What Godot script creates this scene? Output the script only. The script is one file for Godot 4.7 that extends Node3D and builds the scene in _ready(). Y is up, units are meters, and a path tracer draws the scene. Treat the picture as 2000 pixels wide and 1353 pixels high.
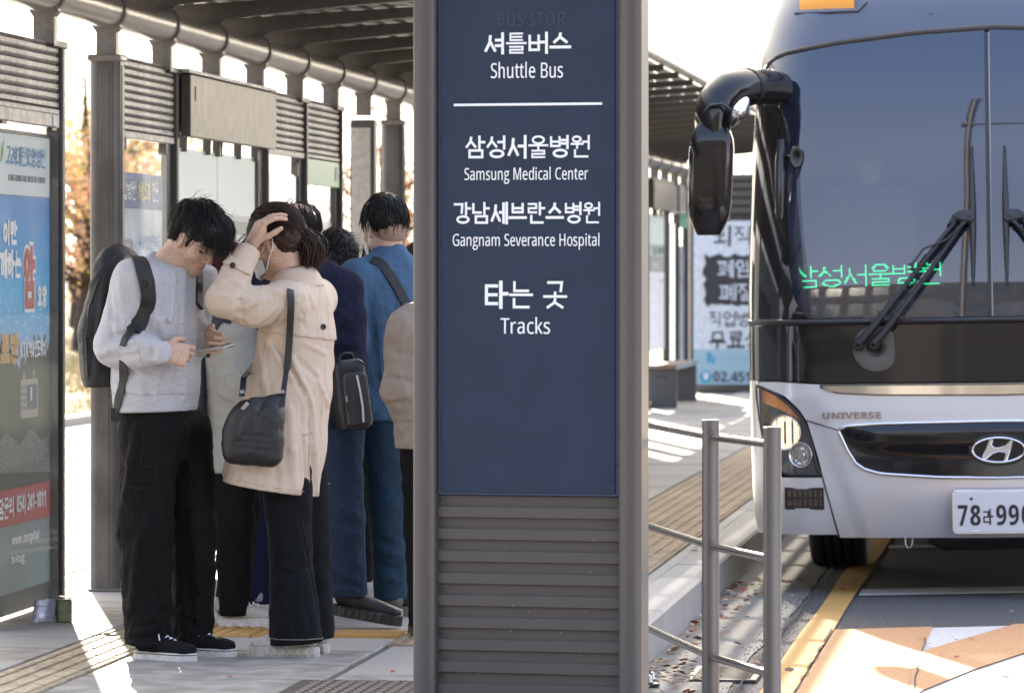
extends Node3D
# A bus platform: shelter on the left, tall stop sign in the middle, coach pulling in on the right.
# World axes: the kerb runs along -z, x points to the road, y up, metres. Road surface y = 0, platform y = 0.17.

const YAW := 0.121          # the camera looks slightly to the left of the kerb direction
const PLAT := 0.17
var M := {}
var T := {}
var rng := RandomNumberGenerator.new()
var taken := {}
var jobs := []


class Shape:
	var v := PackedVector3Array()
	var n := PackedVector3Array()
	var uv := PackedVector2Array()
	var c := PackedColorArray()
	var col := Color.WHITE
	var x := Transform3D()

	func _put(p: Vector3, nn: Vector3, t := Vector2.ZERO) -> void:
		v.append(x * p)
		n.append((x.basis * nn).normalized())
		uv.append(t)
		c.append(col)

	# corners counter-clockwise seen from outside; pushed clockwise as Godot wants
	func tri(a: Vector3, b: Vector3, d: Vector3) -> void:
		var nn := (b - a).cross(d - a).normalized()
		_put(a, nn); _put(d, nn); _put(b, nn)

	func quad(a: Vector3, b: Vector3, d: Vector3, e: Vector3) -> void:
		var nn := (d - a).cross(e - b).normalized()
		_put(a, nn, Vector2(0, 1)); _put(d, nn, Vector2(1, 0)); _put(b, nn, Vector2(1, 1))
		_put(a, nn, Vector2(0, 1)); _put(e, nn, Vector2(0, 0)); _put(d, nn, Vector2(1, 0))

	func tri_from(a: Vector3, b: Vector3, d: Vector3, inside: Vector3) -> void:
		if (b - a).cross(d - a).dot((a + b + d) / 3.0 - inside) < 0.0:
			tri(a, d, b)
		else:
			tri(a, b, d)

	func quad_from(a: Vector3, b: Vector3, d: Vector3, e: Vector3, inside: Vector3) -> void:
		if (d - a).cross(e - b).dot((a + b + d + e) / 4.0 - inside) < 0.0:
			quad(a, e, d, b)
		else:
			quad(a, b, d, e)

	func box(at: Vector3, size: Vector3, bevel := 0.0, turn := Basis()) -> Shape:
		var h := size / 2.0
		var k := minf(bevel, minf(h.x, minf(h.y, h.z)) * 0.9)
		var keep := x
		x = x * Transform3D(turn, at)
		if k <= 0.0:
			for ax in 3:
				for s in [-1.0, 1.0]:
					var pts := []
					for q in [[-1, -1], [1, -1], [1, 1], [-1, 1]]:
						var p := Vector3.ZERO
						p[ax] = s * h[ax]
						p[(ax + 1) % 3] = q[0] * h[(ax + 1) % 3]
						p[(ax + 2) % 3] = q[1] * h[(ax + 2) % 3]
						pts.append(p)
					quad_from(pts[0], pts[1], pts[2], pts[3], Vector3.ZERO)
			x = keep
			return self
		for ax in 3:
			var b := (ax + 1) % 3
			var d := (ax + 2) % 3
			for s in [-1.0, 1.0]:
				var pts := []
				for q in [[-1, -1], [1, -1], [1, 1], [-1, 1]]:
					var p := Vector3.ZERO
					p[ax] = s * h[ax]
					p[b] = q[0] * (h[b] - k)
					p[d] = q[1] * (h[d] - k)
					pts.append(p)
				quad_from(pts[0], pts[1], pts[2], pts[3], Vector3.ZERO)
			for s in [-1.0, 1.0]:
				for t in [-1.0, 1.0]:
					var e := []
					for q in [-1.0, 1.0]:
						var p := Vector3.ZERO
						p[ax] = q * (h[ax] - k)
						p[b] = s * h[b]
						p[d] = t * (h[d] - k)
						e.append(p)
						p[b] = s * (h[b] - k)
						p[d] = t * h[d]
						e.append(p)
					quad_from(e[0], e[1], e[3], e[2], Vector3.ZERO)
		for sx in [-1.0, 1.0]:
			for sy in [-1.0, 1.0]:
				for sz in [-1.0, 1.0]:
					tri_from(Vector3(sx * h.x, sy * (h.y - k), sz * (h.z - k)), Vector3(sx * (h.x - k), sy * h.y, sz * (h.z - k)), Vector3(sx * (h.x - k), sy * (h.y - k), sz * h.z), Vector3.ZERO)
		x = keep
		return self

	# rows of points; smooth
	func grid(P: Array, closed := false, flip := false) -> Shape:
		var m := P.size()
		var k: int = P[0].size()
		var N := []
		for i in m:
			var row := PackedVector3Array()
			for j in k:
				var a: Vector3 = P[mini(i + 1, m - 1)][j] - P[maxi(i - 1, 0)][j]
				var b: Vector3
				if closed:
					b = P[i][(j + 1) % k] - P[i][(j + k - 1) % k]
				else:
					b = P[i][mini(j + 1, k - 1)] - P[i][maxi(j - 1, 0)]
				var nn := b.cross(a)
				if nn.length() < 1e-12:
					nn = a if a.length() > 1e-9 else Vector3.UP
				nn = nn.normalized()
				row.append(-nn if flip else nn)
			N.append(row)
		for i in m - 1:
			for j in (k if closed else k - 1):
				var j2 := (j + 1) % k
				var t := [Vector2(float(j) / k, float(i) / m), Vector2(float(j + 1) / k, float(i) / m), Vector2(float(j + 1) / k, float(i + 1) / m), Vector2(float(j) / k, float(i + 1) / m)]
				var p := [P[i][j], P[i][j2], P[i + 1][j2], P[i + 1][j]]
				var q := [N[i][j], N[i][j2], N[i + 1][j2], N[i + 1][j]]
				for o in ([0, 1, 2, 0, 2, 3] if flip else [0, 2, 1, 0, 3, 2]):
					_put(p[o], q[o], t[o])
		return self

	func fan(ring: PackedVector3Array, toward: Vector3) -> void:
		var mid := Vector3.ZERO
		for p in ring:
			mid += p
		mid /= ring.size()
		for j in ring.size():
			tri_from(ring[j], ring[(j + 1) % ring.size()], mid, mid - toward)

	func tube(path: Array, r, sides := 10, caps := true, squash := 1.0) -> Shape:
		var P := []
		var t0: Vector3 = (path[1] - path[0]).normalized()
		var side := t0.cross(Vector3.UP)
		if side.length() < 0.05:
			side = t0.cross(Vector3.RIGHT)
		side = side.normalized()
		for i in path.size():
			var t: Vector3 = (path[mini(i + 1, path.size() - 1)] - path[maxi(i - 1, 0)]).normalized()
			side = (side - t * side.dot(t)).normalized()
			var up := side.cross(t)
			var rr: float = r[i] if r is Array else r
			var ring := PackedVector3Array()
			for j in sides:
				var a := TAU * j / sides
				ring.append(path[i] + side * cos(a) * rr + up * sin(a) * rr * squash)
			P.append(ring)
		grid(P, true, false)
		if caps:
			fan(P[0], -t0)
			fan(P[-1], (path[-1] - path[-2]).normalized())
		return self

	func rod(a: Vector3, b: Vector3, r: float, sides := 10) -> Shape:
		return tube([a, b], r, sides)

	# flat band with thickness along a path; nrm = direction the band faces
	func strap(path: Array, nrm, width: float, thick: float) -> Shape:
		var P := []
		for i in path.size():
			var t: Vector3 = (path[mini(i + 1, path.size() - 1)] - path[maxi(i - 1, 0)]).normalized()
			var f: Vector3 = nrm[i] if nrm is Array else nrm
			var s := t.cross(f).normalized()
			f = s.cross(t).normalized()
			var w := width / 2.0
			var h := thick / 2.0
			var ring := PackedVector3Array()
			for q in [[-1.0, -0.5], [-0.93, -1.0], [0.93, -1.0], [1.0, -0.5], [1.0, 0.5], [0.93, 1.0], [-0.93, 1.0], [-1.0, 0.5]]:
				ring.append(path[i] + s * q[0] * w + f * q[1] * h)
			P.append(ring)
		grid(P, true, true)
		fan(P[0], path[0] - path[1])
		fan(P[-1], path[-1] - path[-2])
		return self

	# profile of (radius, height) turned round y
	func lathe(prof: Array, sides := 24) -> Shape:
		var P := []
		for q in prof:
			var ring := PackedVector3Array()
			for j in sides:
				var a := TAU * j / sides
				ring.append(Vector3(cos(a) * q[0], q[1], -sin(a) * q[0]))
			P.append(ring)
		return grid(P, true, false)

	# outline in xy pushed out along z from 0 to depth
	func prism(poly: PackedVector2Array, depth: float, bevel := 0.0) -> Shape:
		var pts := poly
		if Geometry2D.is_polygon_clockwise(pts):
			pts = pts.duplicate()
			pts.reverse()
		# Godot calls y-down clockwise; with y up the check is mirrored, so orient by area
		var area := 0.0
		for i in pts.size():
			area += pts[i].cross(pts[(i + 1) % pts.size()])
		if area < 0.0:
			pts.reverse()
		var front := pts
		if bevel > 0.0:
			var ins := Geometry2D.offset_polygon(pts, -bevel, Geometry2D.JOIN_MITER)
			if ins.size() == 1 and ins[0].size() == pts.size():
				front = PackedVector2Array()
				for p in pts:
					var best := 1e9
					var at := p
					for q in ins[0]:
						if p.distance_to(q) < best:
							best = p.distance_to(q)
							at = q
					front.append(at)
		var idx := Geometry2D.triangulate_polygon(pts)
		for i in range(0, idx.size(), 3):
			var a := front[idx[i]]
			var b := front[idx[i + 1]]
			var d := front[idx[i + 2]]
			if (b - a).cross(d - a) < 0.0:
				var e := b
				b = d
				d = e
			tri(Vector3(a.x, a.y, depth), Vector3(b.x, b.y, depth), Vector3(d.x, d.y, depth))
			a = pts[idx[i]]; b = pts[idx[i + 1]]; d = pts[idx[i + 2]]
			if (b - a).cross(d - a) > 0.0:
				var e := b
				b = d
				d = e
			tri(Vector3(a.x, a.y, 0), Vector3(b.x, b.y, 0), Vector3(d.x, d.y, 0))
		for i in pts.size():
			var a := pts[i]
			var b := pts[(i + 1) % pts.size()]
			var fa := front[i]
			var fb := front[(i + 1) % pts.size()]
			var top := depth - (bevel if front != pts else 0.0)
			quad(Vector3(a.x, a.y, 0), Vector3(b.x, b.y, 0), Vector3(b.x, b.y, top), Vector3(a.x, a.y, top))
			if front != pts:
				quad(Vector3(a.x, a.y, top), Vector3(b.x, b.y, top), Vector3(fb.x, fb.y, depth), Vector3(fa.x, fa.y, depth))
		return self

	# a pen stroke of width w in the xy plane at height z, joints mitred
	func stroke(path: Array, w: float, z: float, round_cap := false) -> void:
		var k := path.size()
		var closed: bool = k > 3 and path[0].distance_to(path[k - 1]) < 1e-6
		var L := []
		var R := []
		for i in k:
			var prev: Vector2 = path[i - 1] if i > 0 else (path[k - 2] if closed else path[0])
			var next: Vector2 = path[i + 1] if i < k - 1 else (path[1] if closed else path[k - 1])
			var d1: Vector2 = (path[i] - prev).normalized()
			var d2: Vector2 = (next - path[i]).normalized()
			if d1.length() < 0.5: d1 = d2
			if d2.length() < 0.5: d2 = d1
			var t := (d1 + d2).normalized()
			if t.length() < 0.5: t = d1
			var nn := Vector2(-t.y, t.x)
			var m := 1.0 / maxf(0.5, nn.dot(Vector2(-d1.y, d1.x)))
			var p: Vector2 = path[i]
			if not closed and i == 0: p -= d2 * w * 0.5
			if not closed and i == k - 1: p += d1 * w * 0.5
			L.append(p + nn * m * w / 2.0)
			R.append(p - nn * m * w / 2.0)
		for i in k - 1:
			quad(Vector3(R[i].x, R[i].y, z), Vector3(R[i + 1].x, R[i + 1].y, z), Vector3(L[i + 1].x, L[i + 1].y, z), Vector3(L[i].x, L[i].y, z))

	func mesh() -> ArrayMesh:
		var a := []
		a.resize(Mesh.ARRAY_MAX)
		a[Mesh.ARRAY_VERTEX] = v
		a[Mesh.ARRAY_NORMAL] = n
		a[Mesh.ARRAY_TEX_UV] = uv
		a[Mesh.ARRAY_COLOR] = c
		var m := ArrayMesh.new()
		m.add_surface_from_arrays(Mesh.PRIMITIVE_TRIANGLES, a)
		return m


func numbered(called: String) -> String:
	taken[called] = taken.get(called, 0) + 1
	return called if taken[called] == 1 else "%s_%03d" % [called, taken[called] - 1]


func put(called: String, mesh: Mesh, m: Material, parent: Node = self, x := Transform3D()) -> MeshInstance3D:
	var o := MeshInstance3D.new()
	o.mesh = mesh
	o.material_override = m
	o.transform = x
	if parent == self:
		o.name = numbered(called)
	else:
		var i := 0
		var s := called
		var names: Dictionary = parent.get_meta("_names", {})
		i = names.get(called, 0)
		names[called] = i + 1
		parent.set_meta("_names", names)
		if i > 0:
			s = "%s_%03d" % [called, i]
		o.name = s
	parent.add_child(o, true)
	return o


func obj(called: String, s: Shape, m: Material, parent: Node = self, x := Transform3D()) -> MeshInstance3D:
	return put(called, s.mesh(), m, parent, x)


func tag(o: Node3D, label: String, category := "", group := "", kind := "") -> Node3D:
	if label: o.set_meta("label", label)
	if category: o.set_meta("category", category)
	if group: o.set_meta("group", group)
	if kind: o.set_meta("kind", kind)
	return o


func thing(called: String, label: String, category: String, at := Vector3.ZERO, turn := 0.0, group := "") -> Node3D:
	var o := Node3D.new()
	o.name = numbered(called)
	add_child(o)
	o.position = at
	o.rotation.y = turn
	return tag(o, label, category, group)


func lay(called: String, s: Shape, m: Material, parent: Node = self) -> MeshInstance3D:
	var o := obj(called, s, m, parent)
	if parent == self: o.set_meta("kind", "structure")
	return o


func copy(o: Node3D, at: Vector3, turn: float, label := "") -> Node3D:
	var base := String(o.name).rstrip("0123456789").trim_suffix("_")
	var r: Node3D = o.duplicate()
	r.name = numbered(base)
	add_child(r)
	r.position = at
	r.rotation.y = turn
	if label: r.set_meta("label", label)
	return r


# --- materials -------------------------------------------------------------------------------------------------------
func noise_tex(key: String, freq: float, lo: float, hi: float, octaves := 4, size := 512, kind := FastNoiseLite.TYPE_SIMPLEX_SMOOTH, as_normal := false, strength := 4.0) -> NoiseTexture2D:
	if T.has(key): return T[key]
	var f := FastNoiseLite.new()
	f.noise_type = kind
	f.seed = key.hash() % 10000
	f.frequency = freq
	f.fractal_octaves = octaves
	var t := NoiseTexture2D.new()
	t.width = size
	t.height = size
	t.seamless = true
	t.noise = f
	if as_normal:
		t.as_normal_map = true
		t.bump_strength = strength
	else:
		var g := Gradient.new()
		g.offsets = PackedFloat32Array([0.15, 0.85])
		g.colors = PackedColorArray([Color(lo, lo, lo), Color(hi, hi, hi)])
		t.color_ramp = g
	T[key] = t
	return t


# linear base colour
func mat(key: String, c: Color, rough := 0.6, metal := 0.0, grain: Texture2D = null, gscale := 1.0, bump: Texture2D = null, bscale := 1.0, depth := 0.2) -> StandardMaterial3D:
	if M.has(key): return M[key]
	var m := StandardMaterial3D.new()
	m.resource_name = key
	m.albedo_color = c.linear_to_srgb()
	m.roughness = rough
	m.metallic = metal
	if grain or bump:
		m.uv1_triplanar = true
		m.uv1_world_triplanar = false
	if grain:
		m.albedo_texture = grain
		m.uv1_scale = Vector3.ONE * gscale
	if bump:
		m.heightmap_enabled = true
		m.heightmap_texture = bump
		m.heightmap_scale = depth
		if not grain: m.uv1_scale = Vector3.ONE * bscale
	M[key] = m
	return m


func glass(key: String, c: Color, alpha: float, rough := 0.02) -> StandardMaterial3D:
	if M.has(key): return M[key]
	var m := StandardMaterial3D.new()
	m.resource_name = key
	m.albedo_color = Color(c.linear_to_srgb(), alpha)
	m.transparency = BaseMaterial3D.TRANSPARENCY_ALPHA
	m.roughness = rough
	m.metallic_specular = 0.5
	M[key] = m
	return m


func glow(key: String, c: Color, energy: float) -> StandardMaterial3D:
	if M.has(key): return M[key]
	var m := StandardMaterial3D.new()
	m.resource_name = key
	m.albedo_color = c.linear_to_srgb()
	m.emission_enabled = true
	m.emission = c.linear_to_srgb()
	m.emission_energy_multiplier = energy
	M[key] = m
	return m


# --- lettering -------------------------------------------------------------------------------------------------------
const LEAD := "ㄱㄲㄴㄷㄸㄹㅁㅂㅃㅅㅆㅇㅈㅉㅊㅋㅌㅍㅎ"
const VOW := "ㅏㅐㅑㅒㅓㅔㅕㅖㅗㅘㅙㅚㅛㅜㅝㅞㅟㅠㅡㅢㅣ"
const TAIL := "_ㄱㄲㄳㄴㄵㄶㄷㄹㄺㄻㄼㄽㄾㄿㅀㅁㅂㅄㅅㅆㅇㅈㅊㅋㅌㅍㅎ"
const PEN := {
	"ㄱ": "0 0 1 0 .92 1", "ㄴ": "0 0 0 1 1 1", "ㄷ": "1 0 0 0 0 1 1 1", "ㄹ": "0 0 1 0 1 .5 0 .5 0 1 1 1", "ㅁ": "0 0 1 0 1 1 0 1 0 0",
	"ㅂ": "0 0 0 1 1 1 1 0|0 .5 1 .5", "ㅅ": ".5 0 .42 .45 0 1|.5 .4 1 1", "ㅇ": "o .5 .5 .5 .5", "ㅈ": "0 .02 1 .02|.5 .1 .42 .5 0 1|.5 .5 1 1",
	"ㅊ": ".3 0 .7 0|0 .22 1 .22|.5 .3 .42 .6 0 1|.5 .6 1 1", "ㅋ": "0 0 1 0 .92 1|0 .48 .9 .48", "ㅌ": "1 0 0 0 0 1 1 1|0 .5 .95 .5",
	"ㅍ": "0 0 1 0|0 1 1 1|.28 .05 .28 .95|.72 .05 .72 .95", "ㅎ": ".3 0 .7 0|0 .24 1 .24|o .5 .7 .36 .3", "ㄲ": "0 0 .42 0 .38 1|.55 0 1 0 .95 1",
	"ㅏ": ".3 0 .3 1|.38 .46 1 .46", "ㅑ": ".3 0 .3 1|.38 .33 1 .33|.38 .6 1 .6", "ㅓ": ".85 0 .85 1|0 .46 .78 .46", "ㅕ": ".85 0 .85 1|0 .33 .78 .33|0 .62 .78 .62",
	"ㅣ": ".6 0 .6 1", "ㅐ": ".2 .03 .2 .97|.9 0 .9 1|.28 .46 .82 .46", "ㅔ": ".45 .03 .45 .97|.95 0 .95 1|-.1 .46 .38 .46", "ㅖ": ".45 .03 .45 .97|.95 0 .95 1|-.1 .34 .38 .34|-.1 .62 .38 .62",
	"ㅗ": "0 .85 1 .85|.5 .1 .5 .78", "ㅛ": "0 .85 1 .85|.32 .1 .32 .78|.68 .1 .68 .78", "ㅜ": "0 .15 1 .15|.5 .22 .5 1", "ㅠ": "0 .15 1 .15|.32 .22 .32 1|.68 .22 .68 1", "ㅡ": "0 .5 1 .5",
}
const MIXED := {"ㅘ": "ㅗㅏ", "ㅙ": "ㅗㅐ", "ㅚ": "ㅗㅣ", "ㅝ": "ㅜㅓ", "ㅞ": "ㅜㅔ", "ㅟ": "ㅜㅣ", "ㅢ": "ㅡㅣ"}


func pen(j: String, b: Array) -> Array:
	var out := []
	if not PEN.has(j): return out
	for part in String(PEN[j]).split("|"):
		var w := part.split(" ")
		var line := []
		if w[0] == "o":
			for i in 17:
				var a := TAU * i / 16.0
				line.append(Vector2(float(w[1]) + float(w[3]) * sin(a), float(w[2]) - float(w[4]) * cos(a)))
		else:
			for i in range(0, w.size(), 2):
				line.append(Vector2(float(w[i]), float(w[i + 1])))
		for i in line.size():
			line[i] = Vector2(lerpf(b[0], b[2], line[i].x), lerpf(b[1], b[3], line[i].y))
		out.append(line)
	return out


# strokes of a line of Korean text, one unit per syllable, y down
func hangul(text: String, gap := 0.13) -> Array:
	var out := []
	var at := 0.0
	for ch in text:
		if ch == " ":
			at += 0.4
			continue
		var code := ch.unicode_at(0) - 0xAC00
		if code < 0:
			continue
		var l := LEAD[code / 588]
		var vw := VOW[(code % 588) / 28]
		var tl := TAIL[code % 28]
		var fin := tl != "_"
		var parts := []
		if MIXED.has(vw):
			if fin: parts = [[l, [.08, .02, .5, .27]], [MIXED[vw][0], [.02, .34, .6, .56]], [MIXED[vw][1], [.64, 0, .98, .6]], [tl, [.2, .68, .86, .98]]]
			else: parts = [[l, [.08, .06, .5, .44]], [MIXED[vw][0], [.02, .52, .6, .86]], [MIXED[vw][1], [.64, 0, .98, 1]]]
		elif vw in "ㅗㅛㅜㅠㅡ":
			if fin: parts = [[l, [.2, .0, .8, .34]], [vw, [.02, .40, .98, .60]], [tl, [.18, .69, .82, 1.0]]]
			else: parts = [[l, [.2, .05, .8, .46]], [vw, [.02, .52, .98, .94]]]
		else:
			if fin: parts = [[l, [.05, .05, .50, .47]], [vw, [.62, 0, .98, .56]], [tl, [.2, .66, .88, .98]]]
			else: parts = [[l, [.06, .14, .52, .86]], [vw, [.6, 0, .98, 1]]]
		var flat: bool = fin and (MIXED.has(vw) or vw in "ㅗㅛㅜㅠㅡ")
		for q in parts:
			for line in pen(q[0], q[1]):
				var moved := []
				for p in line:
					moved.append(p + Vector2(at, 0))
				# crowded syllables are drawn with a finer pen
				out.append([moved, (0.72 if flat else 0.86 if fin else 1.0) * (0.88 if q[0] in "ㅌㅍㄹㅂㅎㅊ" else 1.0)])
		at += 1.0 + gap
	return out


# writes the strokes into the box x0..x1, y0..y1 (y up) of the xy plane at height z
func write(s: Shape, strokes: Array, x0: float, y0: float, x1: float, y1: float, w: float, z: float, jitter := 0.0) -> Shape:
	var far := 0.0
	for line in strokes:
		for p in line[0]:
			far = maxf(far, p.x)
	var i := 0
	for line in strokes:
		var moved := []
		for p in line[0]:
			var q := Vector2(lerpf(x0 + w / 2, x1 - w / 2, p.x / far), lerpf(y1 - w / 2, y0 + w / 2, p.y))
			if jitter > 0.0:
				q += Vector2(rng.randf_range(-jitter, jitter), rng.randf_range(-jitter, jitter))
			moved.append(q)
		s.stroke(moved, w * line[1] * (1.0 if jitter == 0.0 else rng.randf_range(0.75, 1.35)), z + 0.00025 * (i % 6))
		i += 1
	return s


func latin(called: String, text: String, font: String, weight: int, m: Material, parent: Node, x0: float, y0: float, x1: float, y1: float, z: float, deep := 0.002, x := Transform3D()) -> MeshInstance3D:
	var f := SystemFont.new()
	f.font_names = PackedStringArray([font])
	f.font_weight = weight
	var t := TextMesh.new()
	t.text = text
	t.font = f
	t.font_size = 64
	t.pixel_size = 0.01
	t.depth = 0.05
	var b := t.get_aabb()
	var o := put(called, t, m, parent)
	var sx := (x1 - x0) / maxf(b.size.x, 1e-4)
	var sy := (y1 - y0) / maxf(b.size.y, 1e-4)
	var sz := deep / maxf(b.size.z, 1e-4)
	o.transform = x * Transform3D(Basis.from_scale(Vector3(sx, sy, sz)), Vector3(x0 - b.position.x * sx, y0 - b.position.y * sy, z - b.position.z * sz))
	return o


func vary(c: Color, k: float) -> Color:
	var f := 1.0 + rng.randf_range(-k, k)
	return Color(c.r * f, c.g * f * (1.0 + rng.randf_range(-k, k) * 0.15), c.b * f * (1.0 + rng.randf_range(-k, k) * 0.25))


# --- materials used all over -------------------------------------------------------------------------------------------
func make_materials() -> void:
	var fine := noise_tex("fine", 0.06, 0.88, 1.0, 4)
	var blotch := noise_tex("blotch", 0.012, 0.76, 1.0, 5)
	var speck := noise_tex("speck", 0.25, 0.72, 1.0, 2)
	var rough := noise_tex("roughness", 0.15, 0.0, 1.0, 3)
	mat("asphalt", Color(0.15, 0.147, 0.15), 0.85, 0.0, noise_tex("aggregate", 0.16, 0.38, 1.0, 3), 0.75)
	M.asphalt.heightmap_enabled = true
	M.asphalt.heightmap_texture = rough
	M.asphalt.heightmap_scale = 0.5
	for i in 4:
		var k: float = [0.30, 0.34, 0.26, 0.315][i]
		mat("slab_%d" % i, Color(k * 1.22, k * 1.13, k * 1.02), 0.7, 0.0, [fine, speck, blotch, speck][i], [1.6, 1.9, 0.9, 2.3][i])
	mat("joint", Color(0.10, 0.095, 0.09), 0.9)
	for i in 3:
		var k: float = [0.38, 0.43, 0.34][i]
		mat("granite_%d" % i, Color(k, k * 0.99, k * 0.97), 0.65, 0.0, speck, 2.0 + i * 0.3)
	for i in 3:
		var k: float = [1.0, 0.9, 1.1][i]
		mat("tactile_%d" % i, Color(0.40 * k, 0.29 * k, 0.185 * k), 0.75, 0.0, blotch, 1.7 + 0.2 * i)
		mat("tactile_pale_%d" % i, Color(0.47 * k, 0.365 * k, 0.235 * k), 0.7, 0.0, blotch, 1.7 + 0.2 * i)
		mat("tactile_yellow_%d" % i, Color(0.46 * k, 0.26 * k, 0.07 * k), 0.6, 0.0, fine, 2.0 + 0.2 * i)
	mat("concrete", Color(0.24, 0.23, 0.215), 0.9, 0.0, speck, 2.0)
	mat("paint_yellow", Color(0.52, 0.29, 0.075), 0.7, 0.0, fine, 1.1)
	mat("paint_orange", Color(0.56, 0.29, 0.13), 0.7, 0.0, fine, 1.1)
	mat("paint_white", Color(0.60, 0.59, 0.575), 0.7, 0.0, fine, 1.1)
	mat("line_white", Color(0.50, 0.49, 0.46), 0.7, 0.0, fine, 1.3)
	mat("lawn", Color(0.36, 0.28, 0.13), 0.95, 0.0, noise_tex("patch", 0.03, 0.5, 1.0, 5), 0.35)
	mat("bronze_paint", Color(0.082, 0.072, 0.066), 0.42, 0.25)
	mat("shelter_paint", Color(0.20, 0.185, 0.172), 0.36, 0.4, fine, 0.7)
	mat("post_paint", Color(0.085, 0.078, 0.074), 0.4, 0.25, fine, 0.7)
	mat("column_paint", Color(0.135, 0.124, 0.117), 0.38, 0.35, blotch, 0.5)
	mat("pipe_metal", Color(0.40, 0.365, 0.33), 0.3, 0.6, fine, 0.5)
	mat("slat_metal", Color(0.50, 0.475, 0.45), 0.45, 0.35, blotch, 1.5)
	mat("beam_paint", Color(0.085, 0.076, 0.068), 0.5, 0.2, fine, 0.6)
	mat("rib_paint", Color(0.30, 0.28, 0.26), 0.5, 0.2)
	mat("stainless", Color(0.15, 0.132, 0.115), 0.42, 0.55, noise_tex("brushed", 0.02, 0.8, 1.0, 4), 0.7)
	mat("rail_steel", Color(0.46, 0.46, 0.46), 0.26, 0.9, fine, 0.6)
	mat("fence_paint", Color(0.135, 0.126, 0.12), 0.4, 0.35)
	mat("sign_blue", Color(0.022, 0.034, 0.060), 0.42, 0.0, noise_tex("dust", 0.02, 0.94, 1.0, 4), 0.5)
	M.sign_blue.metallic_specular = 0.35
	mat("sign_blue_edge", Color(0.030, 0.042, 0.085), 0.45)
	mat("vinyl_white", Color(0.78, 0.78, 0.77), 0.5)
	mat("black", Color(0.012, 0.012, 0.013), 0.45)
	mat("dark_grey", Color(0.035, 0.035, 0.037), 0.5)
	mat("iron", Color(0.09, 0.082, 0.078), 0.55, 0.4, speck, 3.0)
	glass("clear_glass", Color(0.8, 0.95, 0.9), 0.06)
	M.clear_glass.metallic_specular = 0.17
	glass("frosted_glass", Color(0.72, 0.82, 0.78), 0.5)
	glass("roof_glass", Color(0.42, 0.50, 0.48), 0.5)
	M.roof_glass.metallic_specular = 0.25
	M.roof_glass.roughness = 0.1


func slab_mesh(w: float, l: float, h: float) -> ArrayMesh:
	return Shape.new().box(Vector3(0, -h / 2, 0), Vector3(w, h, l), 0.004).mesh()


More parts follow.
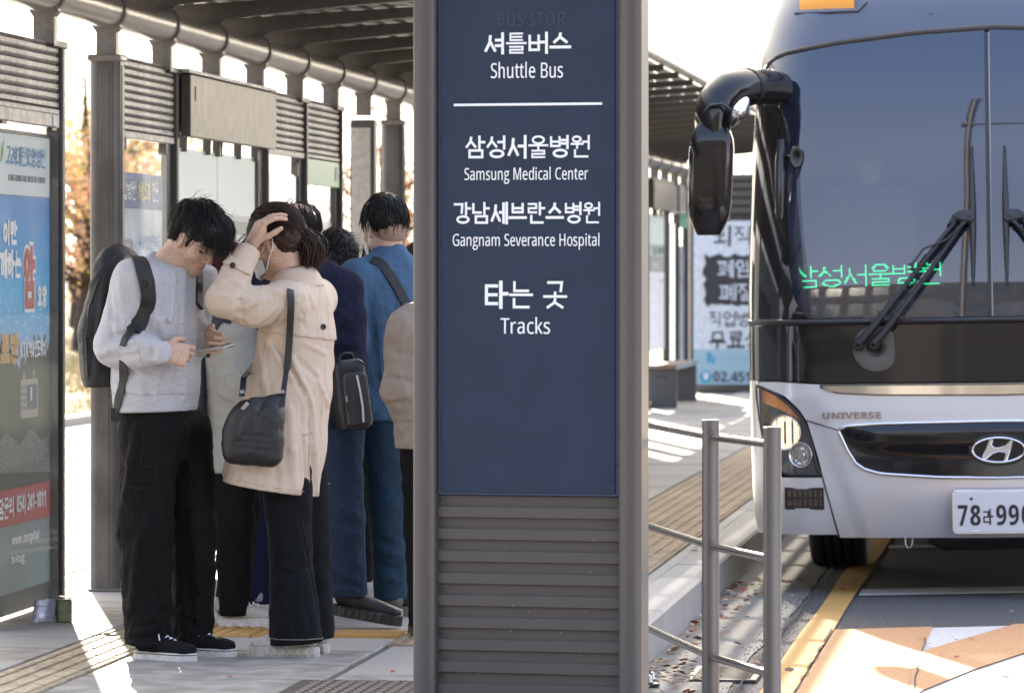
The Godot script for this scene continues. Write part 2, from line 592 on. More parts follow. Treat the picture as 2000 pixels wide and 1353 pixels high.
func build_ground() -> void:
	var s := Shape.new()
	s.quad(Vector3(-320, -0.06, 60), Vector3(320, -0.06, 60), Vector3(320, -0.06, -600), Vector3(-320, -0.06, -600))
	lay("ground", s, M.lawn)
	# road with a slight uneven surface
	s = Shape.new()
	s.quad(Vector3(-1.45, 0, 40), Vector3(22, 0, 40), Vector3(22, 0, -200), Vector3(-1.45, 0, -200))
	lay("road", s, M.asphalt)
	# concrete gutter along the kerb with a ragged edge to the asphalt
	s = Shape.new()
	var z := 10.0
	var edge := -1.24
	while z > -60.0:
		var nz := z - rng.randf_range(0.05, 0.14)
		var ne := clampf(edge + rng.randf_range(-0.007, 0.007), -1.27, -1.2)
		s.quad(Vector3(-1.66, 0.006, z), Vector3(edge, 0.006, z), Vector3(ne, 0.006, nz), Vector3(-1.66, 0.006, nz))
		z = nz
		edge = ne
	lay("gutter", s, M.concrete)

	# painted markings, each sheet a few millimetres over the one below
	var mk := Node3D.new()
	mk.name = "road_marking"
	add_child(mk)
	mk.set_meta("kind", "structure")
	var paint := func(called: String, pts: Array, y: float, m: Material):
		var q := Shape.new()
		var poly := PackedVector2Array()
		for p in pts: poly.append(Vector2(p[0], -p[1]))
		q.x = Transform3D(Basis(Vector3.RIGHT, -PI / 2), Vector3(0, y - 0.002, 0))
		q.prism(poly, 0.002)
		obj(called, q, m, mk)
	paint.call("white_area", [[-0.992, -20.05], [0.4, -20.68], [3.2, -20.9], [3.2, -9.0], [-0.985, -9.0]], 0.006, M.paint_white)
	var side := []
	var far := []
	for i in 13:
		var t := i / 12.0
		var wob := sin(i * 1.7) * 0.006
		side.append([-1.128 + wob, lerpf(-27.0, -13.0, t)])
		far.append([-0.998 + sin(i * 2.3) * 0.004, lerpf(-13.0, -27.0, t)])
	paint.call("yellow_line", side + far, 0.011, M.paint_yellow)
	paint.call("orange_area", [[-0.99, -20.05], [-0.565, -20.26], [-0.572, -18.95], [-0.586, -17.97], [-0.562, -17.16], [-0.53, -15.0], [-0.99, -15.0]], 0.010, M.paint_orange)
	paint.call("orange_band", [[-0.572, -18.9], [-0.20, -20.41], [1.1, -21.1], [1.1, -20.0], [-0.148, -18.88], [-0.342, -18.06], [-0.512, -17.17], [-0.54, -16.9], [-0.562, -17.16], [-0.586, -17.97]], 0.014, M.paint_orange)
	paint.call("white_line", [[-0.98, -22.217], [3.0, -23.7], [3.0, -24.15], [-0.983, -22.64]], 0.008, M.line_white)
	paint.call("white_line", [[-0.977, -26.0], [3.0, -27.8], [3.0, -28.1], [-0.98, -26.25]], 0.008, M.line_white)
	paint.call("white_line", [[-1.128, -27.0], [-0.998, -27.0], [-0.998, -44.0], [-1.128, -44.0]], 0.008, M.line_white)

	# cracks and worn specks in the paint and asphalt
	var ck := Shape.new()
	ck.x = Transform3D(Basis(Vector3.RIGHT, -PI / 2), Vector3(0, 0.017, 0))
	for q in [[-1.0, -20.0, -0.985, -15.0], [-0.575, -19.6, -0.54, -15.5], [0.1, -24.5, 0.5, -21.5], [-1.2, -25.0, -1.22, -16.0]]:
		var line := []
		for i in 26:
			line.append(Vector2(lerpf(q[0], q[2], i / 25.0) + rng.randf_range(-0.008, 0.008), -lerpf(q[1], q[3], i / 25.0)))
		ck.stroke(line, 0.006, 0.0)
	for i in 90:
		var a := Vector2(rng.randf_range(-1.1, 1.4), rng.randf_range(15.0, 22.0))
		ck.stroke([a, a + Vector2(rng.randf_range(-0.03, 0.03), rng.randf_range(-0.012, 0.012))], rng.randf_range(0.003, 0.010), 0.0)
	obj("crack", ck, mat("crack_dark", Color(0.07, 0.06, 0.055), 0.9), mk).set_meta("kind", "stuff")
	# raised platform: bed, paving slabs, tactile tiles, kerb stones
	var bed := Node3D.new()
	bed.name = "pavement"
	add_child(bed)
	bed.set_meta("kind", "structure")
	s = Shape.new()
	s.box(Vector3(-5.4, 0.055, -25), Vector3(7.3, 0.21, 64))
	s.box(Vector3(-1.53, 0.03, -5.5), Vector3(0.6, 0.26, 18.9))
	obj("bed", s, M.joint, bed)
	var cols := [[-3.44, -2.562], [-4.66, -3.772], [-5.9, -4.672], [-7.3, -5.912], [-9.0, -7.312]]
	for ci in cols.size():
		var c0: float = cols[ci][0]
		var c1: float = cols[ci][1]
		var row := 0
		z = 0.0
		var wide := slab_mesh(c1 - c0 - 0.009, 0.591, 0.05)
		while z > -54.0:
			# the strip across the platform takes the place of some slabs
			if not (ci == 0 and z - 0.6 < -17.37 and z > -17.77):
				var y := PLAT + rng.randf_range(-0.0015, 0.001)
				if ci < 2 and z < -13.0 and z > -52.0:
					put("paving_slab", wide, M["slab_%d" % rng.randi_range(0, 3)], bed, Transform3D(Basis(), Vector3((c0 + c1) / 2, y, z - 0.3)))
				elif z > -13.0 and z < -3.0 or ci >= 2:
					if not T.has("far_slabs"): T["far_slabs"] = []
					T.far_slabs.append([wide, Vector3((c0 + c1) / 2, y, z - 0.3)])
			z -= 0.6
			row += 1
	var by := {}
	for q in T.far_slabs:
		if not by.has(q[0]): by[q[0]] = []
		by[q[0]].append(q[1])
	for w in by:
		var mm := MultiMesh.new()
		mm.transform_format = MultiMesh.TRANSFORM_3D
		mm.mesh = w
		mm.instance_count = by[w].size()
		for i in by[w].size():
			mm.set_instance_transform(i, Transform3D(Basis(), by[w][i]))
		var mi := MultiMeshInstance3D.new()
		mi.multimesh = mm
		mi.material_override = M.slab_0
		mi.name = "walkway_slabs"
		mi.set_meta("kind", "stuff")
		bed.add_child(mi, true)
	T.erase("far_slabs")
	# slabs cut round the strip that crosses
	for q in [[-16.8, -17.37], [-17.77, -18.0]]:
		put("paving_slab", slab_mesh(0.871, absf(q[1] - q[0]) - 0.007, 0.05), M.slab_1, bed, Transform3D(Basis(), Vector3(-3.001, PLAT, (q[0] + q[1]) / 2)))
	var filler := slab_mesh(0.325, 0.593, 0.05)
	for i in 60:
		put("paving_slab", filler, M["slab_%d" % (i * 7 % 4)], bed, Transform3D(Basis(), Vector3(-3.606, PLAT, -18.33 - i * 0.6)))
	var inner := slab_mesh(0.593, 0.593, 0.05)
	for i in 26:
		put("paving_slab", inner, M["slab_%d" % (i * 5 % 4)], bed, Transform3D(Basis(), Vector3(-2.235, PLAT, -16.72 + i * 0.6)))
	build_tactile(bed)
	# kerb: one metre stones with a chamfered nose, and a flat border course behind
	var stones := Node3D.new()
	stones.name = "kerb"
	add_child(stones)
	stones.set_meta("kind", "structure")
	var prof := PackedVector2Array([Vector2(0, -0.2), Vector2(0.198, -0.2), Vector2(0.198, PLAT - 0.012), Vector2(0.186, PLAT), Vector2(0, PLAT)])
	var ks := Shape.new().prism(prof, 0.994).mesh()
	var bs := slab_mesh(0.062, 0.994, 0.06)
	for i in 46:
		var kz := -14.95 - i * 1.0
		put("kerb_stone", ks, M["granite_%d" % rng.randi_range(0, 2)], stones, Transform3D(Basis(), Vector3(-1.858, rng.randf_range(-0.002, 0.001), kz - 0.997)))
		put("border_stone", bs, M["granite_%d" % rng.randi_range(0, 2)], stones, Transform3D(Basis(), Vector3(-1.892, PLAT - 0.001, kz - 0.5)))
	for i in 6:
		put("kerb_stone", ks, M["granite_%d" % (i % 3)], stones, Transform3D(Basis(), Vector3(-1.398, 0, -14.95 + i)))
	s = Shape.new()
	s.box(Vector3(-1.63, PLAT - 0.03, -5.5), Vector3(0.46, 0.06, 18.9), 0.003)
	obj("island_top", s, M.granite_1, stones)
	# pale edging between walkway and lawn, and the lawn rising behind
	var e := Node3D.new()
	e.name = "lawn_edging"
	add_child(e)
	e.set_meta("kind", "structure")
	for i in 30:
		obj("edging_stone", Shape.new().box(Vector3(-9.12, 0.13, -20 - i * 1.5), Vector3(0.18, 0.26, 1.48), 0.01), M["granite_%d" % (i % 3)], e)
	var P := []
	for i in 26:
		var rowp := PackedVector3Array()
		var zz := 20.0 - i * 9.0
		for j in 20:
			var xx := -9.2 - j * j * 0.22
			var d := -9.2 - xx
			rowp.append(Vector3(xx, 0.17 + clampf(d / 9.0, 0, 1) * 0.75 + clampf(d / 60.0, 0, 1) * 1.2 + sin(zz * 0.2 + xx * 0.3) * 0.06 * clampf(d, 0, 1), zz))
		P.append(rowp)
	lay("lawn", Shape.new().grid(P, false, false), M.lawn)


func build_tactile(bed: Node3D) -> void:
	# guiding tile 0.3 m: four bars each way along the kerb; warning tile: 6 x 6 studs
	var bars := Shape.new()
	bars.box(Vector3(0, -0.025, 0), Vector3(0.297, 0.05, 0.297), 0.003)
	for i in 4:
		bars.box(Vector3(-0.1125 + i * 0.075, 0.002, 0), Vector3(0.034, 0.008, 0.276), 0.0038)
	var studs := Shape.new()
	studs.box(Vector3(0, -0.025, 0), Vector3(0.297, 0.05, 0.297), 0.003)
	for i in 6:
		for j in 6:
			studs.x = Transform3D(Basis(), Vector3(-0.125 + i * 0.05, 0, -0.125 + j * 0.05))
			studs.lathe([[0.017, -0.001], [0.0165, 0.003], [0.012, 0.0055], [0.0, 0.006]], 8)
	studs.x = Transform3D()
	var bm := bars.mesh()
	var sm := studs.mesh()
	var n := 0
	var rest := []
	for i in 124:
		for j in 2:
			var at := Transform3D(Basis(), Vector3(-2.385 + j * 0.3, PLAT + 0.001 + rng.randf_range(-0.001, 0.001), -13.0 - i * 0.3))
			if i < 14: continue
			if n < 190:
				put("tactile_tile", bm, M["tactile_%d" % rng.randi_range(0, 2)], bed, at)
				n += 1
			else:
				rest.append(at)
	var mm := MultiMesh.new()
	mm.transform_format = MultiMesh.TRANSFORM_3D
	mm.mesh = bm
	mm.instance_count = rest.size()
	for i in rest.size():
		mm.set_instance_transform(i, rest[i])
	var mi := MultiMeshInstance3D.new()
	mi.multimesh = mm
	mi.material_override = M.tactile_0
	mi.name = "tactile_strip"
	mi.set_meta("kind", "stuff")
	bed.add_child(mi, true)
	# guiding strip that meets the crossing at a patch of studs
	for i in 24:
		var z := -13.57 - i * 0.3
		if z < -17.4: break
		put("tactile_tile", bm, M["tactile_pale_%d" % rng.randi_range(0, 2)], bed, Transform3D(Basis(), Vector3(-3.606, PLAT + 0.001, z)))
	for q in [[-3.606, -17.57], [-3.606, -17.87], [-3.306, -17.57], [-3.306, -17.87]]:
		put("tactile_tile", sm, M["tactile_yellow_%d" % rng.randi_range(0, 2)] if q[0] > -3.5 else M["tactile_pale_1"], bed, Transform3D(Basis(), Vector3(q[0], PLAT + 0.002, q[1])))
	for i in 2:
		put("tactile_tile", bm, M["tactile_yellow_%d" % i], bed, Transform3D(Basis(Vector3.UP, PI / 2), Vector3(-3.0 + i * 0.3, PLAT + 0.002, -17.57)))
	for q in [[-2.385, -17.2], [-2.385, -17.5]]:
		put("tactile_tile", sm, M.tactile_2, bed, Transform3D(Basis(), Vector3(q[0] - 0.02, PLAT + 0.006, q[1])))


func build_trees() -> void:
	var bark := mat("bark", Color(0.07, 0.05, 0.04), 0.9, 0.0, T.blotch, 1.5)
	var leaf := mat("autumn_leaf", Color(1, 1, 1), 0.7)
	leaf.vertex_color_use_as_albedo = true
	leaf.backlight_enabled = true
	leaf.backlight = Color(0.55, 0.55, 0.55)
	leaf.cull_mode = BaseMaterial3D.CULL_DISABLED
	var kinds := [
		["golden autumn tree seen between the first advert panel and the grey column", [Color(0.62, 0.46, 0.15), Color(0.66, 0.54, 0.22), Color(0.52, 0.38, 0.14), Color(0.4, 0.38, 0.16)]],
		["tree with salmon pink autumn leaves low between panel and column", [Color(0.58, 0.30, 0.18), Color(0.60, 0.38, 0.24), Color(0.62, 0.42, 0.14), Color(0.40, 0.28, 0.16)]],
		["orange brown autumn tree beyond the shelter's hospital poster", [Color(0.55, 0.32, 0.12), Color(0.6, 0.42, 0.16), Color(0.42, 0.3, 0.13)]],
		["yellow green autumn tree behind the glass of the middle panels", [Color(0.35, 0.33, 0.06), Color(0.5, 0.4, 0.08), Color(0.2, 0.24, 0.05)]],
		["red leaved autumn tree beyond the pale clad column", [Color(0.5, 0.12, 0.06), Color(0.55, 0.25, 0.1), Color(0.3, 0.26, 0.07)]],
		["small bare tree with few rusty leaves above the banner shed", [Color(0.4, 0.22, 0.1), Color(0.3, 0.26, 0.14)]],
	]
	var spots := [[-14.6, -66.0, 4.9, 0], [-12.9, -58.5, 3.2, 1], [-15.6, -74.0, 5.0, 2], [-15.5, -60.0, 3.6, 3], [-11.6, -76.0, 4.2, 4], [-6.0, -88.0, 3.9, 5]]
	for q in spots:
		var base := Vector3(q[0], 0.17 + clampf((-9.2 - q[0]) / 9.0, 0, 1) * 0.75 + clampf((-9.2 - q[0]) / 60.0, 0, 1) * 1.2 - 0.05, q[1])
		var t := thing("autumn_tree", kinds[q[3]][0], "tree", base, 0.0, "autumn trees on the lawn behind the shelter")
		var H: float = q[2]
		var trunk := Shape.new()
		var lean := rng.randf_range(-0.2, 0.2)
		trunk.tube([Vector3(0, 0, 0), Vector3(lean * 0.3, H * 0.15, 0.03), Vector3(lean, H * 0.35, -0.05), Vector3(lean * 1.2, H * 0.6, 0.05), Vector3(lean, H * 0.9, 0)], [0.11, 0.085, 0.07, 0.045, 0.012], 8)
		var tips := []
		for i in 16:
			var a := i * 2.4 + rng.randf() * 0.5
			var h0 := H * rng.randf_range(0.18, 0.6)
			var out := H * rng.randf_range(0.22, 0.42) * (1.1 - h0 / H * 0.6)
			var p0 := Vector3(lean * h0 / H * 2.0, h0, 0)
			var p1 := p0 + Vector3(cos(a) * out * 0.5, out * 0.2 + 0.1, sin(a) * out * 0.5)
			var p2 := p0 + Vector3(cos(a + 0.2) * out, out * 0.55 + 0.1, sin(a + 0.2) * out)
			trunk.tube([p0, p1, p2], [0.045, 0.03, 0.01], 5)
			tips.append(p1.lerp(p2, 0.3))
			tips.append(p2)
			for k in 3:
				var p3 := p1.lerp(p2, rng.randf()) + Vector3(rng.randf_range(-0.5, 0.5), rng.randf_range(-0.15, 0.5), rng.randf_range(-0.5, 0.5))
				trunk.tube([p1.lerp(p2, 0.3 * k), p3], [0.016, 0.006], 4)
				tips.append(p3)
		for k in 5:
			tips.append(Vector3(lean, H * rng.randf_range(0.7, 0.98), 0) + Vector3(rng.randf_range(-0.3, 0.3), 0, rng.randf_range(-0.3, 0.3)))
		obj("trunk", trunk, bark, t)
		var crown := Shape.new()
		var cols: Array = kinds[q[3]][1]
		var per := 48 if q[3] < 5 else 14
		for tip in tips:
			var cc: Color = cols[rng.randi() % cols.size()]
			for k in per:
				var off := Vector3(rng.randfn(0, 0.2), rng.randfn(0, 0.15), rng.randfn(0, 0.2))
				var p: Vector3 = tip + off
				if p.y < H * 0.12: continue
				var b := Basis(Vector3(rng.randfn(), rng.randfn(), rng.randfn()).normalized(), rng.randf() * TAU)
				var sz := rng.randf_range(0.028, 0.05)
				crown.col = vary(cc if rng.randf() < 0.7 else cols[rng.randi() % cols.size()], 0.25)
				crown.quad(p + b * Vector3(-sz, 0, 0), p + b * Vector3(0, sz * 0.6, sz * 0.1), p + b * Vector3(sz, 0, 0), p + b * Vector3(0, -sz * 0.6, sz * 0.1))
		var cr := obj("crown", crown, leaf, t)
		cr.set_meta("kind", "stuff")


# --- shelter -----------------------------------------------------------------------------------------------------------
const SX := -4.24
const SZ := -19.83
const BAY := 1.25


func build_shelter() -> void:
	var t := thing("bus_shelter", "long grey steel bus shelter with tubular eaves beam and cantilevered roof", "bus shelter", Vector3(SX, PLAT, SZ))
	var py := 2.77 - PLAT
	var zk := func(k): return -BAY * k
	var pipe_ring := Shape.new().tube([Vector3(0, 0, 0.022), Vector3(0, 0, -0.022)], 0.09, 32)
	var ring_mesh := pipe_ring.mesh()
	var first := -5
	var last := 25
	# pipe in lengths between collars
	for k in range(first, last):
		obj("eaves_pipe", Shape.new().tube([Vector3(0, py, zk.call(k) - 0.02), Vector3(0, py, zk.call(k + 1) + 0.02)], 0.08, 32, false), M.pipe_metal, t)
	for k in range(first, last + 1):
		put("collar", ring_mesh, M.shelter_paint, t, Transform3D(Basis(), Vector3(0, py, zk.call(k))))
		# neck with flared head under the pipe
		var nk := Shape.new()
		nk.x = Transform3D(Basis(Vector3.UP, 0.0), Vector3(0, 0, zk.call(k) - 0.03))
		nk.prism(PackedVector2Array([Vector2(-0.046, 2.385), Vector2(0.046, 2.385), Vector2(0.046, 2.5), Vector2(0.062, 2.525), Vector2(0.062, 2.56), Vector2(-0.062, 2.56), Vector2(-0.062, 2.525), Vector2(-0.046, 2.5)]), 0.06, 0.004)
		obj("neck", nk, M.shelter_paint, t)
		# cantilevered tapering beam, rising a little towards the road
		var bm := Shape.new()
		var z0: float = zk.call(k)
		bm.x = Transform3D(Basis(), Vector3(0, 0, z0 - 0.025))
		bm.prism(PackedVector2Array([Vector2(-0.25, 2.67), Vector2(-0.08, 2.63), Vector2(0.08, 2.70), Vector2(0.75, 2.765), Vector2(1.52, 2.82), Vector2(1.52, 2.865), Vector2(-0.25, 2.765)]), 0.05, 0.004)
		obj("roof_beam", bm, M.beam_paint, t)
	# roof: ribs along the shelter, opaque sheet, glass margin
	var zc: float = (zk.call(first) + zk.call(last)) / 2.0
	var zl: float = absf(zk.call(last) - zk.call(first)) + 0.5
	for i in 15:
		var x := -0.2 + i * 0.122
		var y := 2.775 + (x + 0.25) * 0.0565
		obj("roof_rib", Shape.new().box(Vector3(x, y + 0.012, zc), Vector3(0.082, 0.022, zl), 0.002), M.rib_paint, t)
	var sh := Shape.new()
	sh.box(Vector3(-0.28, 0, zc), Vector3(1.1, 0.02, zl), 0.0, Basis())
	obj("roof_sheet", sh, M.beam_paint, t, Transform3D(Basis(Vector3(0, 0, 1), atan(0.0565)), Vector3(0.56, 2.853, 0)))
	for k in range(first, last):
		var gp := Shape.new()
		gp.quad(Vector3(0.80, 2.87, zk.call(k) - 0.01), Vector3(1.80, 2.925, zk.call(k) - 0.01), Vector3(1.80, 2.925, zk.call(k + 1) + 0.01), Vector3(0.80, 2.87, zk.call(k + 1) + 0.01))
		obj("roof_glass", gp, M.roof_glass, t)
	# columns and posts
	var colm := PackedVector2Array()
	for i in 4:
		for j in 6:
			var a := PI / 2 * i + PI / 2 * j / 5.0
			var cx: float = [1, -1, -1, 1][i]
			var cy: float = [1, 1, -1, -1][i]
			colm.append(Vector2(cx * 0.034 + cos(a) * 0.036, cy * 0.034 + sin(a) * 0.036))
	var column := Shape.new()
	column.x = Transform3D(Basis(Vector3.RIGHT, -PI / 2), Vector3.ZERO)
	column.prism(colm, 2.375, 0.004)
	column.x = Transform3D()
	column.box(Vector3(0.0715, 1.18, 0), Vector3(0.004, 2.34, 0.045), 0.0015)
	column.box(Vector3(0, 1.18, 0.0715), Vector3(0.045, 2.34, 0.004), 0.0015)
	var cm := column.mesh()
	var cap := Shape.new().box(Vector3(0, 2.385, 0), Vector3(0.152, 0.03, 0.152), 0.006).mesh()
	var bp := Shape.new().box(Vector3(0, 0.006, 0), Vector3(0.15, 0.012, 0.15), 0.003).mesh()
	for k in [-10, 0, 7, 10, 17, 20]:
		if k < first: continue
		put("column", cm, M.column_paint, t, Transform3D(Basis(), Vector3(0, 0, zk.call(k))))
		put("column_cap", cap, M.shelter_paint, t, Transform3D(Basis(), Vector3(0, 0, zk.call(k))))
		put("base_plate", bp, M.shelter_paint, t, Transform3D(Basis(), Vector3(0, 0, zk.call(k))))
	var post := Shape.new()
	post.box(Vector3(0, 1.19, 0), Vector3(0.075, 2.38, 0.05), 0.006)
	post.box(Vector3(0, 2.39, 0.09), Vector3(0.09, 0.03, 0.27), 0.005)
	var pm := post.mesh()
	for k in [-4, -3, -2, -1, 1, 3, 4, 5, 11, 13, 14, 15, 21, 23, 24, 25]:
		put("post", pm, M.post_paint, t, Transform3D(Basis(), Vector3(0, 0, zk.call(k) - 0.2)))
	# clad columns with a pale front
	for k in [6, 16]:
		obj("clad_column", Shape.new().box(Vector3(0, 1.18, zk.call(k)), Vector3(0.15, 2.36, 0.12), 0.008), M.post_paint, t)
		obj("cladding", Shape.new().box(Vector3(-0.005, 1.16, zk.call(k) + 0.063), Vector3(0.115, 2.3, 0.01), 0.003), mat("cladding_pale", Color(0.5, 0.47, 0.42), 0.4, 0.3, T.fine, 0.6), t)


# a bay of the shelter: its louvres, steel board and hung glass; x runs away from the camera along the shelter, z faces the road
func bay_thing(called: String, label: String, category: String, z: float, group := "") -> Node3D:
	return thing(called, label, category, Vector3(SX, PLAT, z), PI / 2, group)


func louvres(t: Node3D, x0: float, x1: float, top: float, bottom: float, n: int, m: Material = null) -> void:
	var w := x1 - x0
	var sl := Shape.new()
	sl.x = Transform3D(Basis(Vector3.RIGHT, deg_to_rad(38)), Vector3.ZERO)
	sl.box(Vector3(0, 0.006, -0.012), Vector3(w, 0.03, 0.003), 0.001)
	sl.x = Transform3D()
	sl.box(Vector3(0, -0.004, 0.006), Vector3(w, 0.021, 0.004), 0.0015)
	var sm := sl.mesh()
	var step := (top - bottom) / n
	for i in n:
		put("slat", sm, M.slat_metal, t, Transform3D(Basis(), Vector3((x0 + x1) / 2, top - step * (i + 0.5), 0.012)))
	obj("back_plate", Shape.new().box(Vector3((x0 + x1) / 2 - 0.02, (top + bottom) / 2, -0.028), Vector3(w - 0.02, top - bottom, 0.006)), m if m else M.slat_metal, t)
	obj("bottom_rail", Shape.new().box(Vector3((x0 + x1) / 2, bottom - 0.02, 0.0), Vector3(w, 0.034, 0.05), 0.004), M.slat_metal, t)


func clamp_part(t: Node3D, x: float, y: float) -> void:
	obj("glass_clamp", Shape.new().box(Vector3(x, y, 0.0), Vector3(0.035, 0.075, 0.04), 0.004).box(Vector3(x, y + 0.045, -0.01), Vector3(0.02, 0.05, 0.02), 0.002), M.stainless, t)


func print_quad(t: Node3D, called: String, x0: float, y0: float, x1: float, y1: float, z: float, m: Material) -> MeshInstance3D:
	var s := Shape.new()
	s.quad(Vector3(x0, y0, z), Vector3(x1, y0, z), Vector3(x1, y1, z), Vector3(x0, y1, z))
	return obj(called, s, m, t)


func pane(t: Node3D, x: float, y: float, z: float, w: float, h: float, m: Material) -> MeshInstance3D:
	return print_quad(t, "glass", x - w / 2, y - h / 2, x + w / 2, y + h / 2, z, m)


func letters(t: Node3D, called: String, text: String, x0: float, y0: float, x1: float, y1: float, w: float, z: float, m: Material, jitter := 0.0) -> MeshInstance3D:
	return obj(called, write(Shape.new(), hangul(text), x0, y0, x1, y1, w, z, jitter), m, t)


func advert_picture() -> ImageTexture:
	# print of the hospital advert: sky, dark hills, a pale building, car park, red band
	var w := 320
	var h := 512
	var im := Image.create(w, h, false, Image.FORMAT_RGB8)
	var f := FastNoiseLite.new()
	f.seed = 4
	f.frequency = 0.03
	var g := FastNoiseLite.new()
	g.seed = 9
	g.frequency = 0.16
	for y in h:
		for x in w:
			var v := float(y) / h
			var c := Color(0.10, 0.45, 0.72).lerp(Color(0.12, 0.62, 0.80), clampf(v / 0.32, 0, 1)).lerp(Color(0.55, 0.68, 0.80), clampf((v - 0.3) / 0.22, 0, 1))
			c = c.lerp(Color(0.75, 0.86, 0.93), clampf(f.get_noise_2d(x, y * 2.0) * 1.4 - 0.2, 0, 0.6) * clampf((v - 0.2) * 5.0, 0, 1))
			var ridge := 0.52 + 0.035 * f.get_noise_2d(x * 1.2, 300) * 2.0 - 0.03 * sin(x * 0.03)
			if v > ridge:
				var k := 0.5 + g.get_noise_2d(x, y) * 0.6
				c = Color(0.07, 0.13, 0.07).lerp(Color(0.2, 0.3, 0.13), clampf(k, 0, 1))
				if v > 0.80 + 0.02 * sin(x * 0.05):
					c = Color(0.25, 0.27, 0.27).lerp(Color(0.45, 0.43, 0.36), clampf(k, 0, 1))
					if g.get_noise_2d(x * 2.3, y * 3.1) > 0.33: c = Color(0.8, 0.82, 0.85)
				if v > 0.90 + x * 0.0001: c = Color(0.10, 0.13, 0.14).lerp(Color(0.2, 0.27, 0.18), clampf(k, 0, 1))
			im.set_pixel(x, y, c)
	var pale := Color(0.62, 0.6, 0.55)
	im.fill_rect(Rect2i(165, 312, 92, 66), pale)
	im.fill_rect(Rect2i(195, 322, 56, 42), Color(0.12, 0.2, 0.26))
	im.fill_rect(Rect2i(178, 300, 10, 14), pale)
	im.fill_rect(Rect2i(230, 298, 8, 14), pale)
	for i in 4:
		im.fill_rect(Rect2i(171, 322 + i * 12, 6, 6), Color(0.2, 0.22, 0.25))
		im.fill_rect(Rect2i(182, 322 + i * 12, 6, 6), Color(0.2, 0.22, 0.25))
	for i in 3:
		im.fill_rect(Rect2i(195, 332 + i * 10, 56, 1), Color(0.35, 0.42, 0.45))
	im.fill_rect(Rect2i(216, 326, 10, 24), Color(0.75, 0.82, 0.88))
	return ImageTexture.create_from_image(im)


